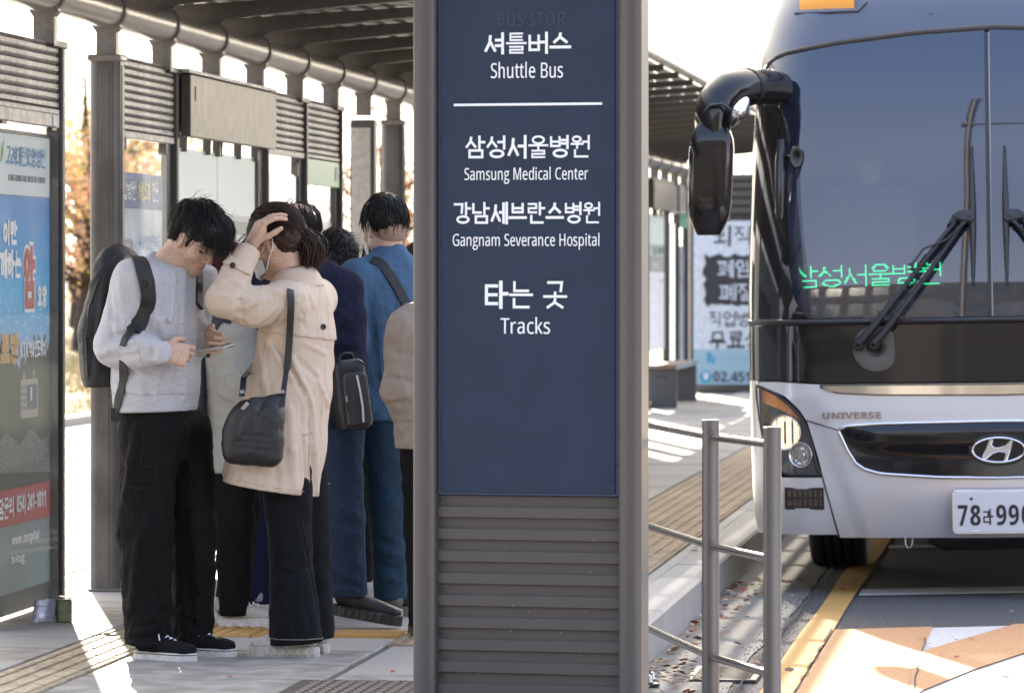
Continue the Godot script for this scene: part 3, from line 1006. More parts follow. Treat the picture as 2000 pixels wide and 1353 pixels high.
func build_panels() -> void:
	var blue_ink := mat("ink_blue", Color(0.10, 0.28, 0.47), 0.6)
	var pale_print := mat("print_pale", Color(0.56, 0.62, 0.62), 0.5)
	var grey_ink := mat("ink_grey", Color(0.2, 0.22, 0.23), 0.6)
	var red_ink := mat("ink_red", Color(0.36, 0.03, 0.035), 0.5)
	var white_ink := mat("ink_white", Color(0.74, 0.75, 0.75), 0.5)
	var teal := mat("print_teal", Color(0.17, 0.23, 0.23), 0.5)
	# first bay: framed advert of a hospital behind glass
	var zA := SZ + BAY * 2 - 0.2
	for rep in 1:
		var t := bay_thing("advert_panel", "hospital advert panel with blue sky poster and red phone band", "advert panel", zA + rep * BAY)
		louvres(t, 0.03, BAY - 0.03, 2.39, 2.12, 7)
		obj("lamp_housing", Shape.new().box(Vector3(0.6, 2.065, 0.012), Vector3(1.12, 0.06, 0.05), 0.005), M.slat_metal, t)
		print_quad(t, "sticker", 1.02, 2.045, 1.10, 2.085, 0.0385, mat("sticker_white", Color(0.62, 0.66, 0.7), 0.5))
		print_quad(t, "sticker_band", 1.022, 2.047, 1.04, 2.083, 0.0395, mat("sticker_blue", Color(0.2, 0.45, 0.62), 0.5))
		obj("display_case", Shape.new().box(Vector3(BAY / 2, 1.02, -0.045), Vector3(BAY - 0.06, 1.98, 0.07), 0.004), M.black, t)
		var pic := mat("advert_print", Color(1, 1, 1), 0.5)
		if pic.albedo_texture == null: pic.albedo_texture = advert_picture()
		print_quad(t, "picture", 0.06, 0.5, BAY - 0.09, 1.74, -0.006, pic)
		print_quad(t, "heading_field", 0.06, 1.742, BAY - 0.09, 1.99, -0.006, pale_print)
		print_quad(t, "red_band", 0.06, 0.395, BAY - 0.09, 0.545, -0.003, red_ink)
		print_quad(t, "foot_field", 0.06, 0.12, BAY - 0.09, 0.498, -0.006, teal)
		letters(t, "heading", "고려대런요양병원", 0.36, 1.86, 1.07, 1.945, 0.011, -0.004, blue_ink)
		latin("heading_small", "LONG TERM CARE MEDICAL CENTER", "Droid Sans", 400, grey_ink, t, 0.40, 1.80, 1.06, 1.825, -0.004)
		var leafs := Shape.new()
		leafs.prism(PackedVector2Array([Vector2(0.27, 1.87), Vector2(0.31, 1.9), Vector2(0.325, 1.96), Vector2(0.285, 1.93)]), 0.001)
		obj("emblem", leafs, mat("ink_green", Color(0.2, 0.42, 0.1), 0.6), t, Transform3D(Basis(), Vector3(0, 0, -0.005)))
		letters(t, "slogan", "이란", 0.3, 1.535, 0.55, 1.64, 0.024, -0.003, white_ink)
		letters(t, "slogan", "께하는", 0.24, 1.40, 0.63, 1.52, 0.024, -0.003, white_ink)
		var big := hangul("암")
		obj("big_word_edge", write(Shape.new(), big, 0.64, 1.25, 0.90, 1.56, 0.085, -0.0045), white_ink, t)
		obj("big_word", write(Shape.new(), big, 0.658, 1.268, 0.882, 1.542, 0.05, -0.0025), mat("ink_bright_red", Color(0.42, 0.04, 0.035), 0.5), t)
		letters(t, "slogan", "요양", 0.915, 1.275, 1.09, 1.375, 0.02, -0.003, white_ink)
		letters(t, "place_name", "포항", 0.25, 1.045, 0.58, 1.185, 0.04, -0.003, mat("ink_gold", Color(0.52, 0.29, 0.07), 0.5))
		latin("place_note", "KTX", "Droid Sans", 700, white_ink, t, 0.60, 1.075, 0.75, 1.14, -0.003)
		letters(t, "place_note", "역사인도위치", 0.76, 1.07, 1.07, 1.145, 0.011, -0.003, white_ink)
		letters(t, "phone_note", "상담문의", 0.12, 0.425, 0.48, 0.515, 0.014, -0.001, white_ink)
		latin("phone_number", "054) 241-1011", "Droid Sans", 700, white_ink, t, 0.53, 0.428, 1.06, 0.512, -0.001)
		latin("web_address", "www.hospital", "Droid Sans", 700, white_ink, t, 0.45, 0.30, 0.95, 0.355, -0.004)
		latin("web_address", "blog", "Droid Sans", 700, white_ink, t, 0.45, 0.225, 0.68, 0.275, -0.004)
		pane(t, BAY / 2 - 0.01, 1.02, 0.026, BAY - 0.1, 1.99, M.clear_glass)
		for x in [0.15, 1.05]:
			obj("hinge", Shape.new().box(Vector3(x, 2.028, 0.03), Vector3(0.09, 0.014, 0.02), 0.002), M.stainless, t)

	for rep in 3:
		var off := rep * 10
		var where: String = ["beside the column behind the man in grey", "in the middle stretch hidden by the sign", "at the far end by the bench"][rep]
		# bay with pharmacy poster
		var zB := SZ - BAY * off - 0.07
		var wB := BAY + 0.13 - 0.03
		var t := bay_thing("poster_panel", "pharmacy poster under louvres " + where, "poster panel", zB, "poster panels of the shelter")
		louvres(t, 0.0, wB, 2.40, 2.075, 9)
		print_quad(t, "poster", 0.1, 0.22, wB - 0.16, 1.88, -0.004, mat("print_ice", Color(0.62, 0.68, 0.74), 0.5, 0.0, T.blotch, 0.5))
		print_quad(t, "title_field", 0.1, 1.72, wB - 0.16, 1.885, -0.002, mat("print_navy", Color(0.06, 0.11, 0.26), 0.5))
		letters(t, "title", "종합병원", 0.16, 1.755, 0.56, 1.85, 0.013, 0.0, white_ink)
		letters(t, "title", "처방조제", 0.60, 1.755, 0.88, 1.85, 0.013, 0.0, mat("ink_yellow", Color(0.6, 0.55, 0.2), 0.5))
		letters(t, "title", "전문", 0.93, 1.755, 1.08, 1.85, 0.013, 0.0, white_ink)
		letters(t, "subtitle", "수사랑정문약국", 0.62, 1.53, 1.12, 1.60, 0.009, -0.002, blue_ink)
		letters(t, "note", "신속한조제", 0.2, 1.53, 0.5, 1.58, 0.006, -0.002, mat("ink_rose", Color(0.5, 0.25, 0.2), 0.6))
		print_quad(t, "sketch", 0.40, 1.16, 0.52, 1.36, -0.003, mat("print_mist", Color(0.48, 0.54, 0.6), 0.5))
		print_quad(t, "sketch", 0.50, 1.02, 0.66, 1.33, -0.0025, mat("print_mist", Color(0.48, 0.54, 0.6), 0.5))
		for i in 5:
			print_quad(t, "sketch_line", 0.52, 1.07 + i * 0.05, 0.64, 1.085 + i * 0.05, -0.0015, grey_ink if i % 2 else mat("ink_sand", Color(0.5, 0.5, 0.35), 0.6))
		print_quad(t, "red_mark", 0.655, 1.2, 0.68, 1.36, -0.0015, mat("ink_bright_red", Color(0.42, 0.04, 0.035), 0.5))
		pane(t, wB / 2 - 0.03, 1.02, 0.012, wB - 0.19, 1.94, M.clear_glass)
		obj("side_strip", Shape.new().box(Vector3(wB - 0.06, 1.06, -0.005), Vector3(0.1, 2.0, 0.03), 0.003), M.dark_grey, t)
		clamp_part(t, 0.25, 2.02)
		clamp_part(t, wB - 0.16, 2.02)
		obj("bottom_rail", Shape.new().box(Vector3(wB / 2, 0.05, 0.0), Vector3(wB, 0.03, 0.04), 0.003), M.rail_steel, t)

		# wide bay: steel board over two hung panes with a shuttle notice
		var zC := SZ - BAY * (off + 1) - 0.225
		var wC := BAY * 2 - 0.05
		t = bay_thing("notice_panel", "steel board over glass with shuttle notice " + where, "notice panel", zC, "notice panels of the shelter")
		obj("steel_board", Shape.new().box(Vector3(wC / 2 + 0.01, 2.23, 0.06), Vector3(wC - 0.06, 0.30, 0.05), 0.004), M.stainless, t)
		obj("board_back", Shape.new().box(Vector3(wC / 2, 2.25, -0.01), Vector3(wC, 0.3, 0.05), 0.004), M.post_paint, t)
		obj("top_rail", Shape.new().box(Vector3(wC / 2, 2.395, 0.03), Vector3(wC, 0.02, 0.11), 0.003), M.slat_metal, t)
		obj("handle_slot", Shape.new().box(Vector3(0.16, 2.29, 0.0862), Vector3(0.03, 0.07, 0.004), 0.001), M.dark_grey, t)
		for q in [0, 1]:
			pane(t, 0.02 + (wC / 2 - 0.07) * (q + 0.5) + q * 0.012, 1.07, 0.0, wC / 2 - 0.085, 1.94, M.clear_glass)
		print_quad(t, "frosted_field", 0.03, 1.72, wC - 0.17, 2.03, -0.006, mat("film_pale", Color(0.68, 0.76, 0.72), 0.7))
		print_quad(t, "map_field", 0.03, 1.58, wC - 0.17, 1.72, -0.0062, mat("film_green_grey", Color(0.40, 0.44, 0.42), 0.7))
		print_quad(t, "map_mark", 0.95, 1.60, 1.28, 1.69, -0.005, mat("film_dark_green", Color(0.10, 0.16, 0.13), 0.7))
		print_quad(t, "map_mark", 1.4, 1.62, 2.2, 1.69, -0.005, M.film_dark_green)
		print_quad(t, "notice_field", 0.03, 1.42, wC - 0.17, 1.58, -0.006, mat("film_grey", Color(0.34, 0.335, 0.33), 0.7))
		letters(t, "notice_title", "병원셔틀버스운행안내", 0.85, 1.455, 1.6, 1.545, 0.011, -0.0045, white_ink)
		print_quad(t, "timetable", 0.03, 0.6, wC - 0.17, 1.419, -0.006, mat("paper", Color(0.74, 0.75, 0.77), 0.7))
		print_quad(t, "timetable_heading", 1.75, 1.31, 2.18, 1.345, -0.005, mat("ink_pale", Color(0.5, 0.5, 0.51), 0.7))
		print_quad(t, "timetable_line", 0.2, 1.33, 0.7, 1.335, -0.005, M.ink_pale)
		for i in 12:
			print_quad(t, "timetable_line", 1.6, 1.26 - i * 0.045, 2.18, 1.264 - i * 0.045, -0.005, M.ink_pale)
		for x in [0.28, 0.9, 1.16, 1.22, 1.75, 2.25]:
			clamp_part(t, x, 2.05)
		obj("side_strip", Shape.new().box(Vector3(wC - 0.09, 1.06, -0.005), Vector3(0.13, 2.05, 0.03), 0.003), M.dark_grey, t)
		obj("bottom_rail", Shape.new().box(Vector3(wC / 2, 0.05, 0.0), Vector3(wC, 0.03, 0.04), 0.003), M.rail_steel, t)

		# pale frosted bay, and the bay with the green header
		for e in 2:
			var zD := SZ - BAY * (off + 3 + e) - 0.225
			var w := BAY - 0.05
			t = bay_thing("glazed_panel", ["pale frosted glass panel under louvres ", "glass panel under green header "][e] + where, "glass panel", zD, "glazed panels of the shelter")
			louvres(t, 0.0, w, 2.40, 2.10, 8, M.slat_metal if e == 0 else mat("green_backing", Color(0.02, 0.20, 0.06), 0.35))
			if e == 0:
				pane(t, w / 2 - 0.06, 1.02, 0.0, w - 0.2, 1.9, mat("frost", Color(0.66, 0.74, 0.70), 0.5))
				M.frost.backlight_enabled = true
				M.frost.backlight = Color(0.9, 0.9, 0.9)
				clamp_part(t, w - 0.2, 2.0)
			else:
				obj("green_header", Shape.new().box(Vector3(w / 2, 2.0, 0.01), Vector3(w, 0.16, 0.03), 0.004), mat("green_paint", Color(0.06, 0.32, 0.13), 0.35), t)
				print_quad(t, "sticker", w - 0.18, 1.96, w - 0.08, 2.04, 0.028, M.sticker_white)
				pane(t, w / 2 - 0.02, 1.0, 0.0, w - 0.08, 1.78, M.clear_glass)
				print_quad(t, "film", 0.05, 0.3, w - 0.1, 1.72, -0.006, mat("film_mist", Color(0.40, 0.45, 0.45), 0.4, 0.0, T.blotch, 0.6))
			obj("side_strip", Shape.new().box(Vector3(w - 0.05, 1.06, -0.005), Vector3(0.1, 2.0, 0.03), 0.003), M.dark_grey, t)
			obj("bottom_rail", Shape.new().box(Vector3(w / 2, 0.05, 0.0), Vector3(w, 0.03, 0.04), 0.003), M.rail_steel, t)
	# dark screen hung at the end of the first stretch
	var d := thing("information_screen", "narrow black information screen hung beside the last grey column", "screen", Vector3(SX + 0.25, PLAT + 1.93, SZ - BAY * 7 - 0.9), YAW)
	obj("case", Shape.new().box(Vector3(0, 0, 0), Vector3(0.26, 0.42, 0.1), 0.015), M.black, d)
	obj("bracket", Shape.new().rod(Vector3(-0.1, 0.2, 0), Vector3(-0.25, 0.62, 0.0), 0.015), M.shelter_paint, d)
	for i in 7:
		obj("indicator", Shape.new().box(Vector3(-0.12, 0.15 - i * 0.05, 0.051), Vector3(0.008, 0.012, 0.004)), mat("indicator_pale", Color(0.6, 0.58, 0.5), 0.4), d)


func build_sign() -> void:
	var t := thing("stop_sign_pylon", "tall blue shuttle bus sign pylon with grey posts and slatted foot", "bus stop sign", Vector3(-1.715, PLAT, -14.565), YAW - deg_to_rad(14.5))
	# local x along the face (metres from its middle), y from the pavement, z towards the reader
	var Y := func(px: float) -> float: return 1.43 - (px - 530.0) / 600.0
	var X := func(px: float) -> float: return (px - 1029.0) / 583.0
	for s in [-1.0, 1.0]:
		var prof := PackedVector2Array()
		for i in 13:
			var a := PI * i / 12.0
			prof.append(Vector2(s * 0.345 + cos(a) * 0.038, 0.03 + sin(a) * 0.022))
		prof.append(Vector2(s * 0.345 - 0.038, -0.07))
		prof.append(Vector2(s * 0.345 + 0.038, -0.07))
		var p := Shape.new()
		p.x = Transform3D(Basis(Vector3.RIGHT, -PI / 2), Vector3.ZERO)
		for i in prof.size():
			prof[i].y = -prof[i].y
		p.prism(prof, 3.3)
		obj("side_post", p, M.bronze_paint, t)
	obj("back_sheet", Shape.new().box(Vector3(0, 1.65, -0.045), Vector3(0.63, 3.3, 0.03)), M.bronze_paint, t)
	var y0: float = Y.call(968.0)
	obj("blue_panel", Shape.new().box(Vector3(0, (y0 + 3.25) / 2, -0.002), Vector3(0.612, 3.25 - y0, 0.03), 0.003), M.sign_blue_edge, t)
	obj("blue_face", Shape.new().box(Vector3(0, (y0 + 3.25) / 2 + 0.004, 0.0142), Vector3(0.586, 3.25 - y0 - 0.01, 0.006), 0.002), M.sign_blue, t)
	obj("panel_foot", Shape.new().box(Vector3(0, y0 + 0.033, 0.0185), Vector3(0.586, 0.002, 0.003)), M.sign_blue_edge, t)
	for s in [-1.0, 1.0]:
		for yy in [0.8, 1.35, 1.9, 2.25]:
			obj("rivet", Shape.new().lathe([[0.004, 0.0], [0.003, 0.003], [0.0, 0.0035]], 8), M.dark_grey, t, Transform3D(Basis(Vector3.RIGHT, PI / 2), Vector3(s * 0.3, yy, 0.013)))
	# slatted foot
	obj("foot_sheet", Shape.new().box(Vector3(0, y0 / 2, -0.01), Vector3(0.614, y0 - 0.004, 0.012)), mat("foot_paint", Color(0.072, 0.062, 0.054), 0.5, 0.2), t)
	var sl := Shape.new().box(Vector3.ZERO, Vector3(0.616, 0.0365, 0.012), 0.002).mesh()
	for i in 12:
		var y: float = Y.call(1001.0 + i * 43.4)
		if y > 0.03:
			put("slat", sl, M.bronze_paint, t, Transform3D(Basis(), Vector3(0, y, 0.003)))
	for i in 6:
		for s in [-1.0, 1.0]:
			obj("rivet", Shape.new().lathe([[0.004, 0.0], [0.003, 0.002], [0.0, 0.0025]], 8), M.dark_grey, t, Transform3D(Basis(Vector3.RIGHT, PI / 2), Vector3(s * 0.3, Y.call(979.0 + i * 86.8), -0.003)))
	# chips and flecks in the paint of the foot and posts
	var chips := Shape.new()
	for i in 46:
		var cy := rng.randf_range(0.03, y0)
		var cx := rng.randf_range(-0.3, 0.3)
		chips.box(Vector3(cx, cy, -0.0035 if fposmod(cy, 0.072) < 0.036 else 0.0095), Vector3(rng.randf_range(0.001, 0.005), rng.randf_range(0.001, 0.003), 0.0006), 0.0, Basis(Vector3(0, 0, 1), rng.randf() * 3.0))
	obj("paint_chips", chips, mat("chip_pale", Color(0.3, 0.28, 0.25), 0.8), t).set_meta("kind", "stuff")
	var scr := Shape.new()
	for i in 16:
		var a := Vector2(rng.randf_range(-0.27, 0.27), rng.randf_range(y0 + 0.05, 2.2))
		var d := Vector2(rng.randf_range(-0.02, 0.02), rng.randf_range(-0.06, 0.06))
		scr.stroke([a, a + d], 0.0006, 0.01745)
	obj("scratches", scr, mat("scratch_blue", Color(0.05, 0.065, 0.10), 0.6), t).set_meta("kind", "stuff")
	# lettering
	var z := 0.0185
	var w: Material = M.vinyl_white
	letters(t, "heading", "셔틀버스", X.call(942), Y.call(106), X.call(1114), Y.call(63), 0.0094, z, w)
	latin("heading_latin", "Shuttle Bus", "Droid Sans", 400, w, t, X.call(957), Y.call(153), X.call(1098), Y.call(121), z)
	obj("rule", Shape.new().box(Vector3(0, Y.call(204), z), Vector3(0.498, 0.008, 0.002)), w, t)
	letters(t, "destination", "삼성서울병원", X.call(905), Y.call(310), X.call(1151), Y.call(264), 0.0094, z, w)
	latin("destination_latin", "Samsung Medical Center", "Droid Sans", 400, w, t, X.call(905), Y.call(359), X.call(1147), Y.call(326), z)
	letters(t, "destination", "강남세브란스병원", X.call(882), Y.call(438), X.call(1171), Y.call(394), 0.0088, z, w)
	latin("destination_latin", "Gangnam Severance Hospital", "Droid Sans", 400, w, t, X.call(882), Y.call(488), X.call(1169), Y.call(455), z)
	letters(t, "boarding_place", "타는 곳", X.call(942), Y.call(603), X.call(1107), Y.call(548), 0.0118, z, w)
	latin("boarding_place_latin", "Tracks", "Droid Sans", 400, w, t, X.call(976), Y.call(652), X.call(1073), Y.call(619), z)
	latin("old_raised_letters", "BUS STOP", "Droid Sans", 700, mat("sign_blue_old", Color(0.020, 0.027, 0.052), 0.4), t, X.call(970), Y.call(52), X.call(1102), Y.call(24), z - 0.0015)
	obj("base_plate", Shape.new().box(Vector3(0, 0.008, -0.02), Vector3(0.8, 0.016, 0.2), 0.004), M.shelter_paint, t)


func build_fence() -> void:
	var t := thing("guard_rail", "grey tubular guard rail with three steel rails along the kerb", "guard rail", Vector3(-1.215, 0, -15.767))
	var spots := [Vector3(-1.62, 0, -17.26), Vector3(-1.215, 0, -15.767), Vector3(-0.955, 0, -15.08)]
	var post := Shape.new().lathe([[0.0305, 0.0], [0.0305, 1.076], [0.0285, 1.08], [0.0, 1.081]], 24).mesh()
	var plate := Shape.new().box(Vector3(0, 0.016, 0), Vector3(0.17, 0.012, 0.17), 0.003).mesh()
	var nut := Shape.new().lathe([[0.0, 0.0], [0.014, 0.0], [0.014, 0.012], [0.008, 0.014], [0.008, 0.034], [0.0, 0.036]], 6).mesh()
	for i in 3:
		var p: Vector3 = spots[i] - t.position
		var tall := 1.0 if i else 0.975
		put("post", post, M.fence_paint, t, Transform3D(Basis.from_scale(Vector3(1, tall, 1)), p))
		put("base_plate", plate, M.iron, t, Transform3D(Basis(Vector3.UP, 0.2), p))
		for a in 4:
			put("bolt", nut, M.rail_steel, t, Transform3D(Basis(), p + Vector3([-1, 1, 1, -1][a] * 0.06, 0.02, [-1, -1, 1, 1][a] * 0.06)))
	for yy in [1.02, 0.637, 0.25]:
		for i in 2:
			var a: Vector3 = spots[i] - t.position
			var b: Vector3 = spots[i + 1] - t.position
			var d := (b - a).normalized()
			obj("rail", Shape.new().rod(a + d * 0.025 + Vector3(0, yy, 0), b - d * 0.025 + Vector3(0, yy, 0), 0.0135, 20), M.rail_steel, t)
			for q in [a + d * 0.032, b - d * 0.032]:
				obj("rail_socket", Shape.new().rod(q - d * 0.008 + Vector3(0, yy, 0), q + d * 0.008 + Vector3(0, yy, 0), 0.019, 20), M.fence_paint, t)


func build_far_end() -> void:
	# bench under the far end of the shelter
	var t := thing("bench", "plain dark slab bench with brown seat near the far banner", "bench", Vector3(-4.13, PLAT, -46.95))
	var dark := mat("bench_panel", Color(0.06, 0.062, 0.066), 0.5, 0.1)
	obj("end_panel", Shape.new().box(Vector3(0, 0.205, -0.04), Vector3(0.31, 0.41, 0.06), 0.004), dark, t)
	obj("end_panel", Shape.new().box(Vector3(0, 0.205, -2.6), Vector3(0.31, 0.41, 0.06), 0.004), dark, t)
	for i in 3:
		obj("seat_board", Shape.new().box(Vector3(-0.103 + i * 0.103, 0.432, -1.32), Vector3(0.098, 0.04, 2.7), 0.004), mat("bench_wood", Color(0.2, 0.13, 0.1), 0.5), t)
	obj("edge_rail", Shape.new().box(Vector3(0.162, 0.43, -1.32), Vector3(0.012, 0.05, 2.7), 0.002), M.rail_steel, t)
	for q in [-0.03, 0.03]:
		obj("bolt", Shape.new().lathe([[0.014, 0], [0.012, 0.006], [0, 0.008]], 10), M.black, t, Transform3D(Basis(Vector3.RIGHT, PI / 2), Vector3(q, 0.33, -0.01)))
	# shed with a cloth banner
	var s := thing("banner_shed", "dark kiosk wall with metal fascia at the platform's end", "kiosk", Vector3(-2.6, PLAT, -54.0), YAW)
	obj("wall", Shape.new().box(Vector3(0, 1.3, -0.6), Vector3(3.6, 2.6, 1.0), 0.02), M.dark_grey, s)
	for i in 5:
		obj("fascia_slat", Shape.new().box(Vector3(0, 2.16 + i * 0.1, -0.07), Vector3(3.6, 0.07, 0.04), 0.006), M.beam_paint, s)
	obj("plinth", Shape.new().box(Vector3(0, 0.05, -0.02), Vector3(3.7, 0.1, 0.4), 0.01), M.concrete, s)
	var b := thing("legal_banner", "white cloth banner with brushed black Korean lettering and phone number", "banner", Vector3(-3.59, PLAT, -53.40), YAW)
	var cloth := mat("banner_cloth", Color(0.60, 0.65, 0.69), 0.75, 0.0, T.fine, 0.5)
	obj("cloth", Shape.new().box(Vector3(0.35, 1.08, -0.01), Vector3(2.15, 1.9, 0.012), 0.003), cloth, b)
	obj("foot_field", Shape.new().box(Vector3(0.35, 0.3, 0.0), Vector3(2.15, 0.42, 0.004)), mat("banner_teal", Color(0.29, 0.42, 0.47), 0.7), b)
	var ink := mat("ink_brush", Color(0.03, 0.03, 0.033), 0.7)
	var x0 := -0.69
	letters(b, "brush_word", "퇴직자", x0 + 0.2, 1.73, x0 + 0.90, 1.97, 0.024, 0.002, ink, 0.007)
	var sw := Shape.new()
	var poly := PackedVector2Array()
	for i in 24:
		poly.append(Vector2(x0 + 0.09 + i * 0.06, 1.62 + rng.randf_range(-0.02, 0.03)))
	for i in 10:
		poly.append(Vector2(x0 + 1.53 + rng.randf_range(-0.03, 0.03), 1.55 - i * 0.055))
	for i in 24:
		poly.append(Vector2(x0 + 1.5 - i * 0.06, 1.03 + rng.randf_range(-0.02, 0.015)))
	for i in 8:
		poly.append(Vector2(x0 + 0.1 + rng.randf_range(-0.04, 0.02), 1.1 + i * 0.06))
	sw.prism(poly, 0.002)
	obj("brush_block", sw, ink, b)
	letters(b, "brush_word", "폐암", x0 + 0.24, 1.36, x0 + 0.66, 1.57, 0.021, 0.004, cloth, 0.006)
	letters(b, "brush_word", "폐질환", x0 + 0.26, 1.08, x0 + 0.92, 1.29, 0.021, 0.004, cloth, 0.006)
	letters(b, "brush_word", "직업병으로", x0 + 0.14, 0.77, x0 + 0.98, 0.96, 0.018, 0.002, ink, 0.005)
	letters(b, "brush_word", "무료상담", x0 + 0.14, 0.50, x0 + 1.0, 0.73, 0.026, 0.002, ink, 0.006)
	latin("phone_number", "02.451.", "Droid Sans", 700, ink, b, x0 + 0.2, 0.12, x0 + 0.69, 0.245, 0.003)
	var ring := Shape.new()
	ring.x = Transform3D(Basis(Vector3.RIGHT, PI / 2), Vector3(x0 + 0.11, 0.18, 0.002))
	ring.lathe([[0.072, 0.0], [0.072, 0.002], [0.0, 0.0025]], 24)
	obj("phone_disc", ring, mat("ink_cyan", Color(0.04, 0.28, 0.42), 0.6), b)
	obj("phone_icon", Shape.new().box(Vector3(x0 + 0.11, 0.175, 0.006), Vector3(0.05, 0.045, 0.003), 0.001).box(Vector3(x0 + 0.11, 0.215, 0.006), Vector3(0.075, 0.02, 0.003), 0.001), M.vinyl_white, b)
	letters(b, "firm_name", "노무법인참", x0 + 0.28, 0.37, x0 + 0.62, 0.43, 0.007, 0.003, blue_grey(), 0.0)
	letters(b, "firm_place", "삼성", x0 + 0.66, 0.41, x0 + 0.86, 0.48, 0.012, 0.003, ink)
	letters(b, "firm_place", "열린", x0 + 0.66, 0.33, x0 + 0.86, 0.40, 0.012, 0.003, ink)
	obj("firm_mark", Shape.new().box(Vector3(x0 + 0.15, 0.41, 0.003), Vector3(0.05, 0.12, 0.002)).box(Vector3(x0 + 0.2, 0.38, 0.0035), Vector3(0.03, 0.09, 0.002)), M.ink_cyan, b)


func blue_grey() -> Material:
	return mat("ink_blue_grey", Color(0.25, 0.38, 0.45), 0.6)


# --- coach -------------------------------------------------------------------------------------------------------------
# local axes: x across the front as the camera sees it, y up from the road, z forward out of the front
const CORNER := 0.30


func along(table: Array, x: float) -> float:
	if x <= table[0][0]: return table[0][1]
	for i in range(1, table.size()):
		if x <= table[i][0]:
			var t: float = (x - table[i - 1][0]) / (table[i][0] - table[i - 1][0])
			return lerpf(table[i - 1][1], table[i][1], t)
	return table[-1][1]


func smooth_along(table: Array, x: float) -> float:
	if x <= table[0][0]: return table[0][1]
	for i in range(1, table.size()):
		if x <= table[i][0]:
			var t: float = (x - table[i - 1][0]) / (table[i][0] - table[i - 1][0])
			var p: float = table[maxi(i - 2, 0)][1]
			var q: float = table[mini(i + 1, table.size() - 1)][1]
			return cubic_interpolate_in_time(table[i - 1][1], table[i][1], p, q, t, table[i][0] - table[i - 1][0], table[maxi(i - 2, 0)][0] - table[i - 1][0] if i > 1 else -0.2, table[mini(i + 1, table.size() - 1)][0] - table[i - 1][0] if i < table.size() - 1 else table[i][0] - table[i - 1][0] + 0.2)
	return table[-1][1]


const NOSE := [[0.2, -0.09], [0.3, -0.05], [0.45, -0.012], [0.65, 0.0], [0.9, -0.008], [1.05, -0.026], [1.33, -0.06], [2.0, -0.20], [2.72, -0.42], [3.0, -0.58], [3.25, -0.84], [3.4, -1.25]]
const HALF := [[0.2, 1.21], [0.4, 1.236], [0.8, 1.245], [1.6, 1.243], [2.3, 1.215], [2.7, 1.185], [3.0, 1.12], [3.25, 1.0], [3.4, 0.8]]


func bus_pt(s: float, y: float, off := 0.0) -> Vector3:
	var w := smooth_along(HALF, y)
	var lf := w - CORNER
	var a := absf(s)
	var x := a
	var zo := 0.0
	var n := Vector3(0, 0, 1)
	if a > lf:
		var ang := minf((a - lf) / CORNER, PI / 2)
		x = lf + CORNER * sin(ang)
		zo = -CORNER * (1.0 - cos(ang))
		n = Vector3(sin(ang), 0, cos(ang))
		if a > lf + CORNER * PI / 2:
			zo -= a - lf - CORNER * PI / 2
	var z := smooth_along(NOSE, y) * (1.0 if a < lf + CORNER * PI / 2 else maxf(0.0, 1.0 - (a - lf - CORNER * PI / 2) / 0.8)) + zo - 0.09 * pow(minf(x, w) / w, 2.0)
	# soft crease of the bumper corner
	if y < 1.05 and y > 0.25:
		var line := lerpf(-0.665, -0.885, clampf((y - 0.28) / 0.6, 0, 1))
		z -= 0.016 * smoothstep(0.035, -0.045, -a - line) * smoothstep(1.02, 0.85, y)
	return Vector3((x + n.x * off) * signf(s) if s != 0.0 else 0.0, y, z + n.z * off)


func to_s(x: float, y: float) -> float:
	var w := smooth_along(HALF, y)
	var lf := w - CORNER
	var a := absf(x)
	if a <= lf: return x
	return signf(x) * (lf + CORNER * asin(clampf((a - lf) / CORNER, 0, 1)))


# panel between two edge curves over the front, given as tables of x -> y
func bus_patch(x0: float, x1: float, low: Array, high: Array, nx: int, ny: int, off: float, by_arc := false) -> Shape:
	var P := []
	for j in ny + 1:
		var row := PackedVector3Array()
		for i in nx + 1:
			var x := lerpf(x0, x1, float(i) / nx)
			var y := lerpf(along(low, x), along(high, x), float(j) / ny)
			row.append(bus_pt(x if by_arc else to_s(x, y), y, off))
		P.append(row)
	return Shape.new().grid(P, false, false)


func bus_line(pts: Array, r: float, off: float, sides := 6) -> Shape:
	var path := []
	for q in pts:
		path.append(bus_pt(to_s(q[0], q[1]), q[1], off))
	return Shape.new().tube(path, r, sides)


func mirrored(table: Array) -> Array:
	var out := []
	for i in range(table.size() - 1, -1, -1):
		out.append([-table[i][0], table[i][1]])
	return out


# rings of rounded rectangles: [y, centre x, centre z, half width, half depth]
func loft(rings: Array, power := 0.45, sides := 32) -> Shape:
	var P := []
	for q in rings:
		var ring := PackedVector3Array()
		for j in sides:
			var a := TAU * j / sides
			ring.append(Vector3(q[1] + signf(cos(a)) * pow(absf(cos(a)), power) * q[3], q[0], q[2] - signf(sin(a)) * pow(absf(sin(a)), power) * q[4]))
		P.append(ring)
	var s := Shape.new().grid(P, true, false)
	s.fan(P[0], Vector3.DOWN)
	s.fan(P[-1], Vector3.UP)
	return s


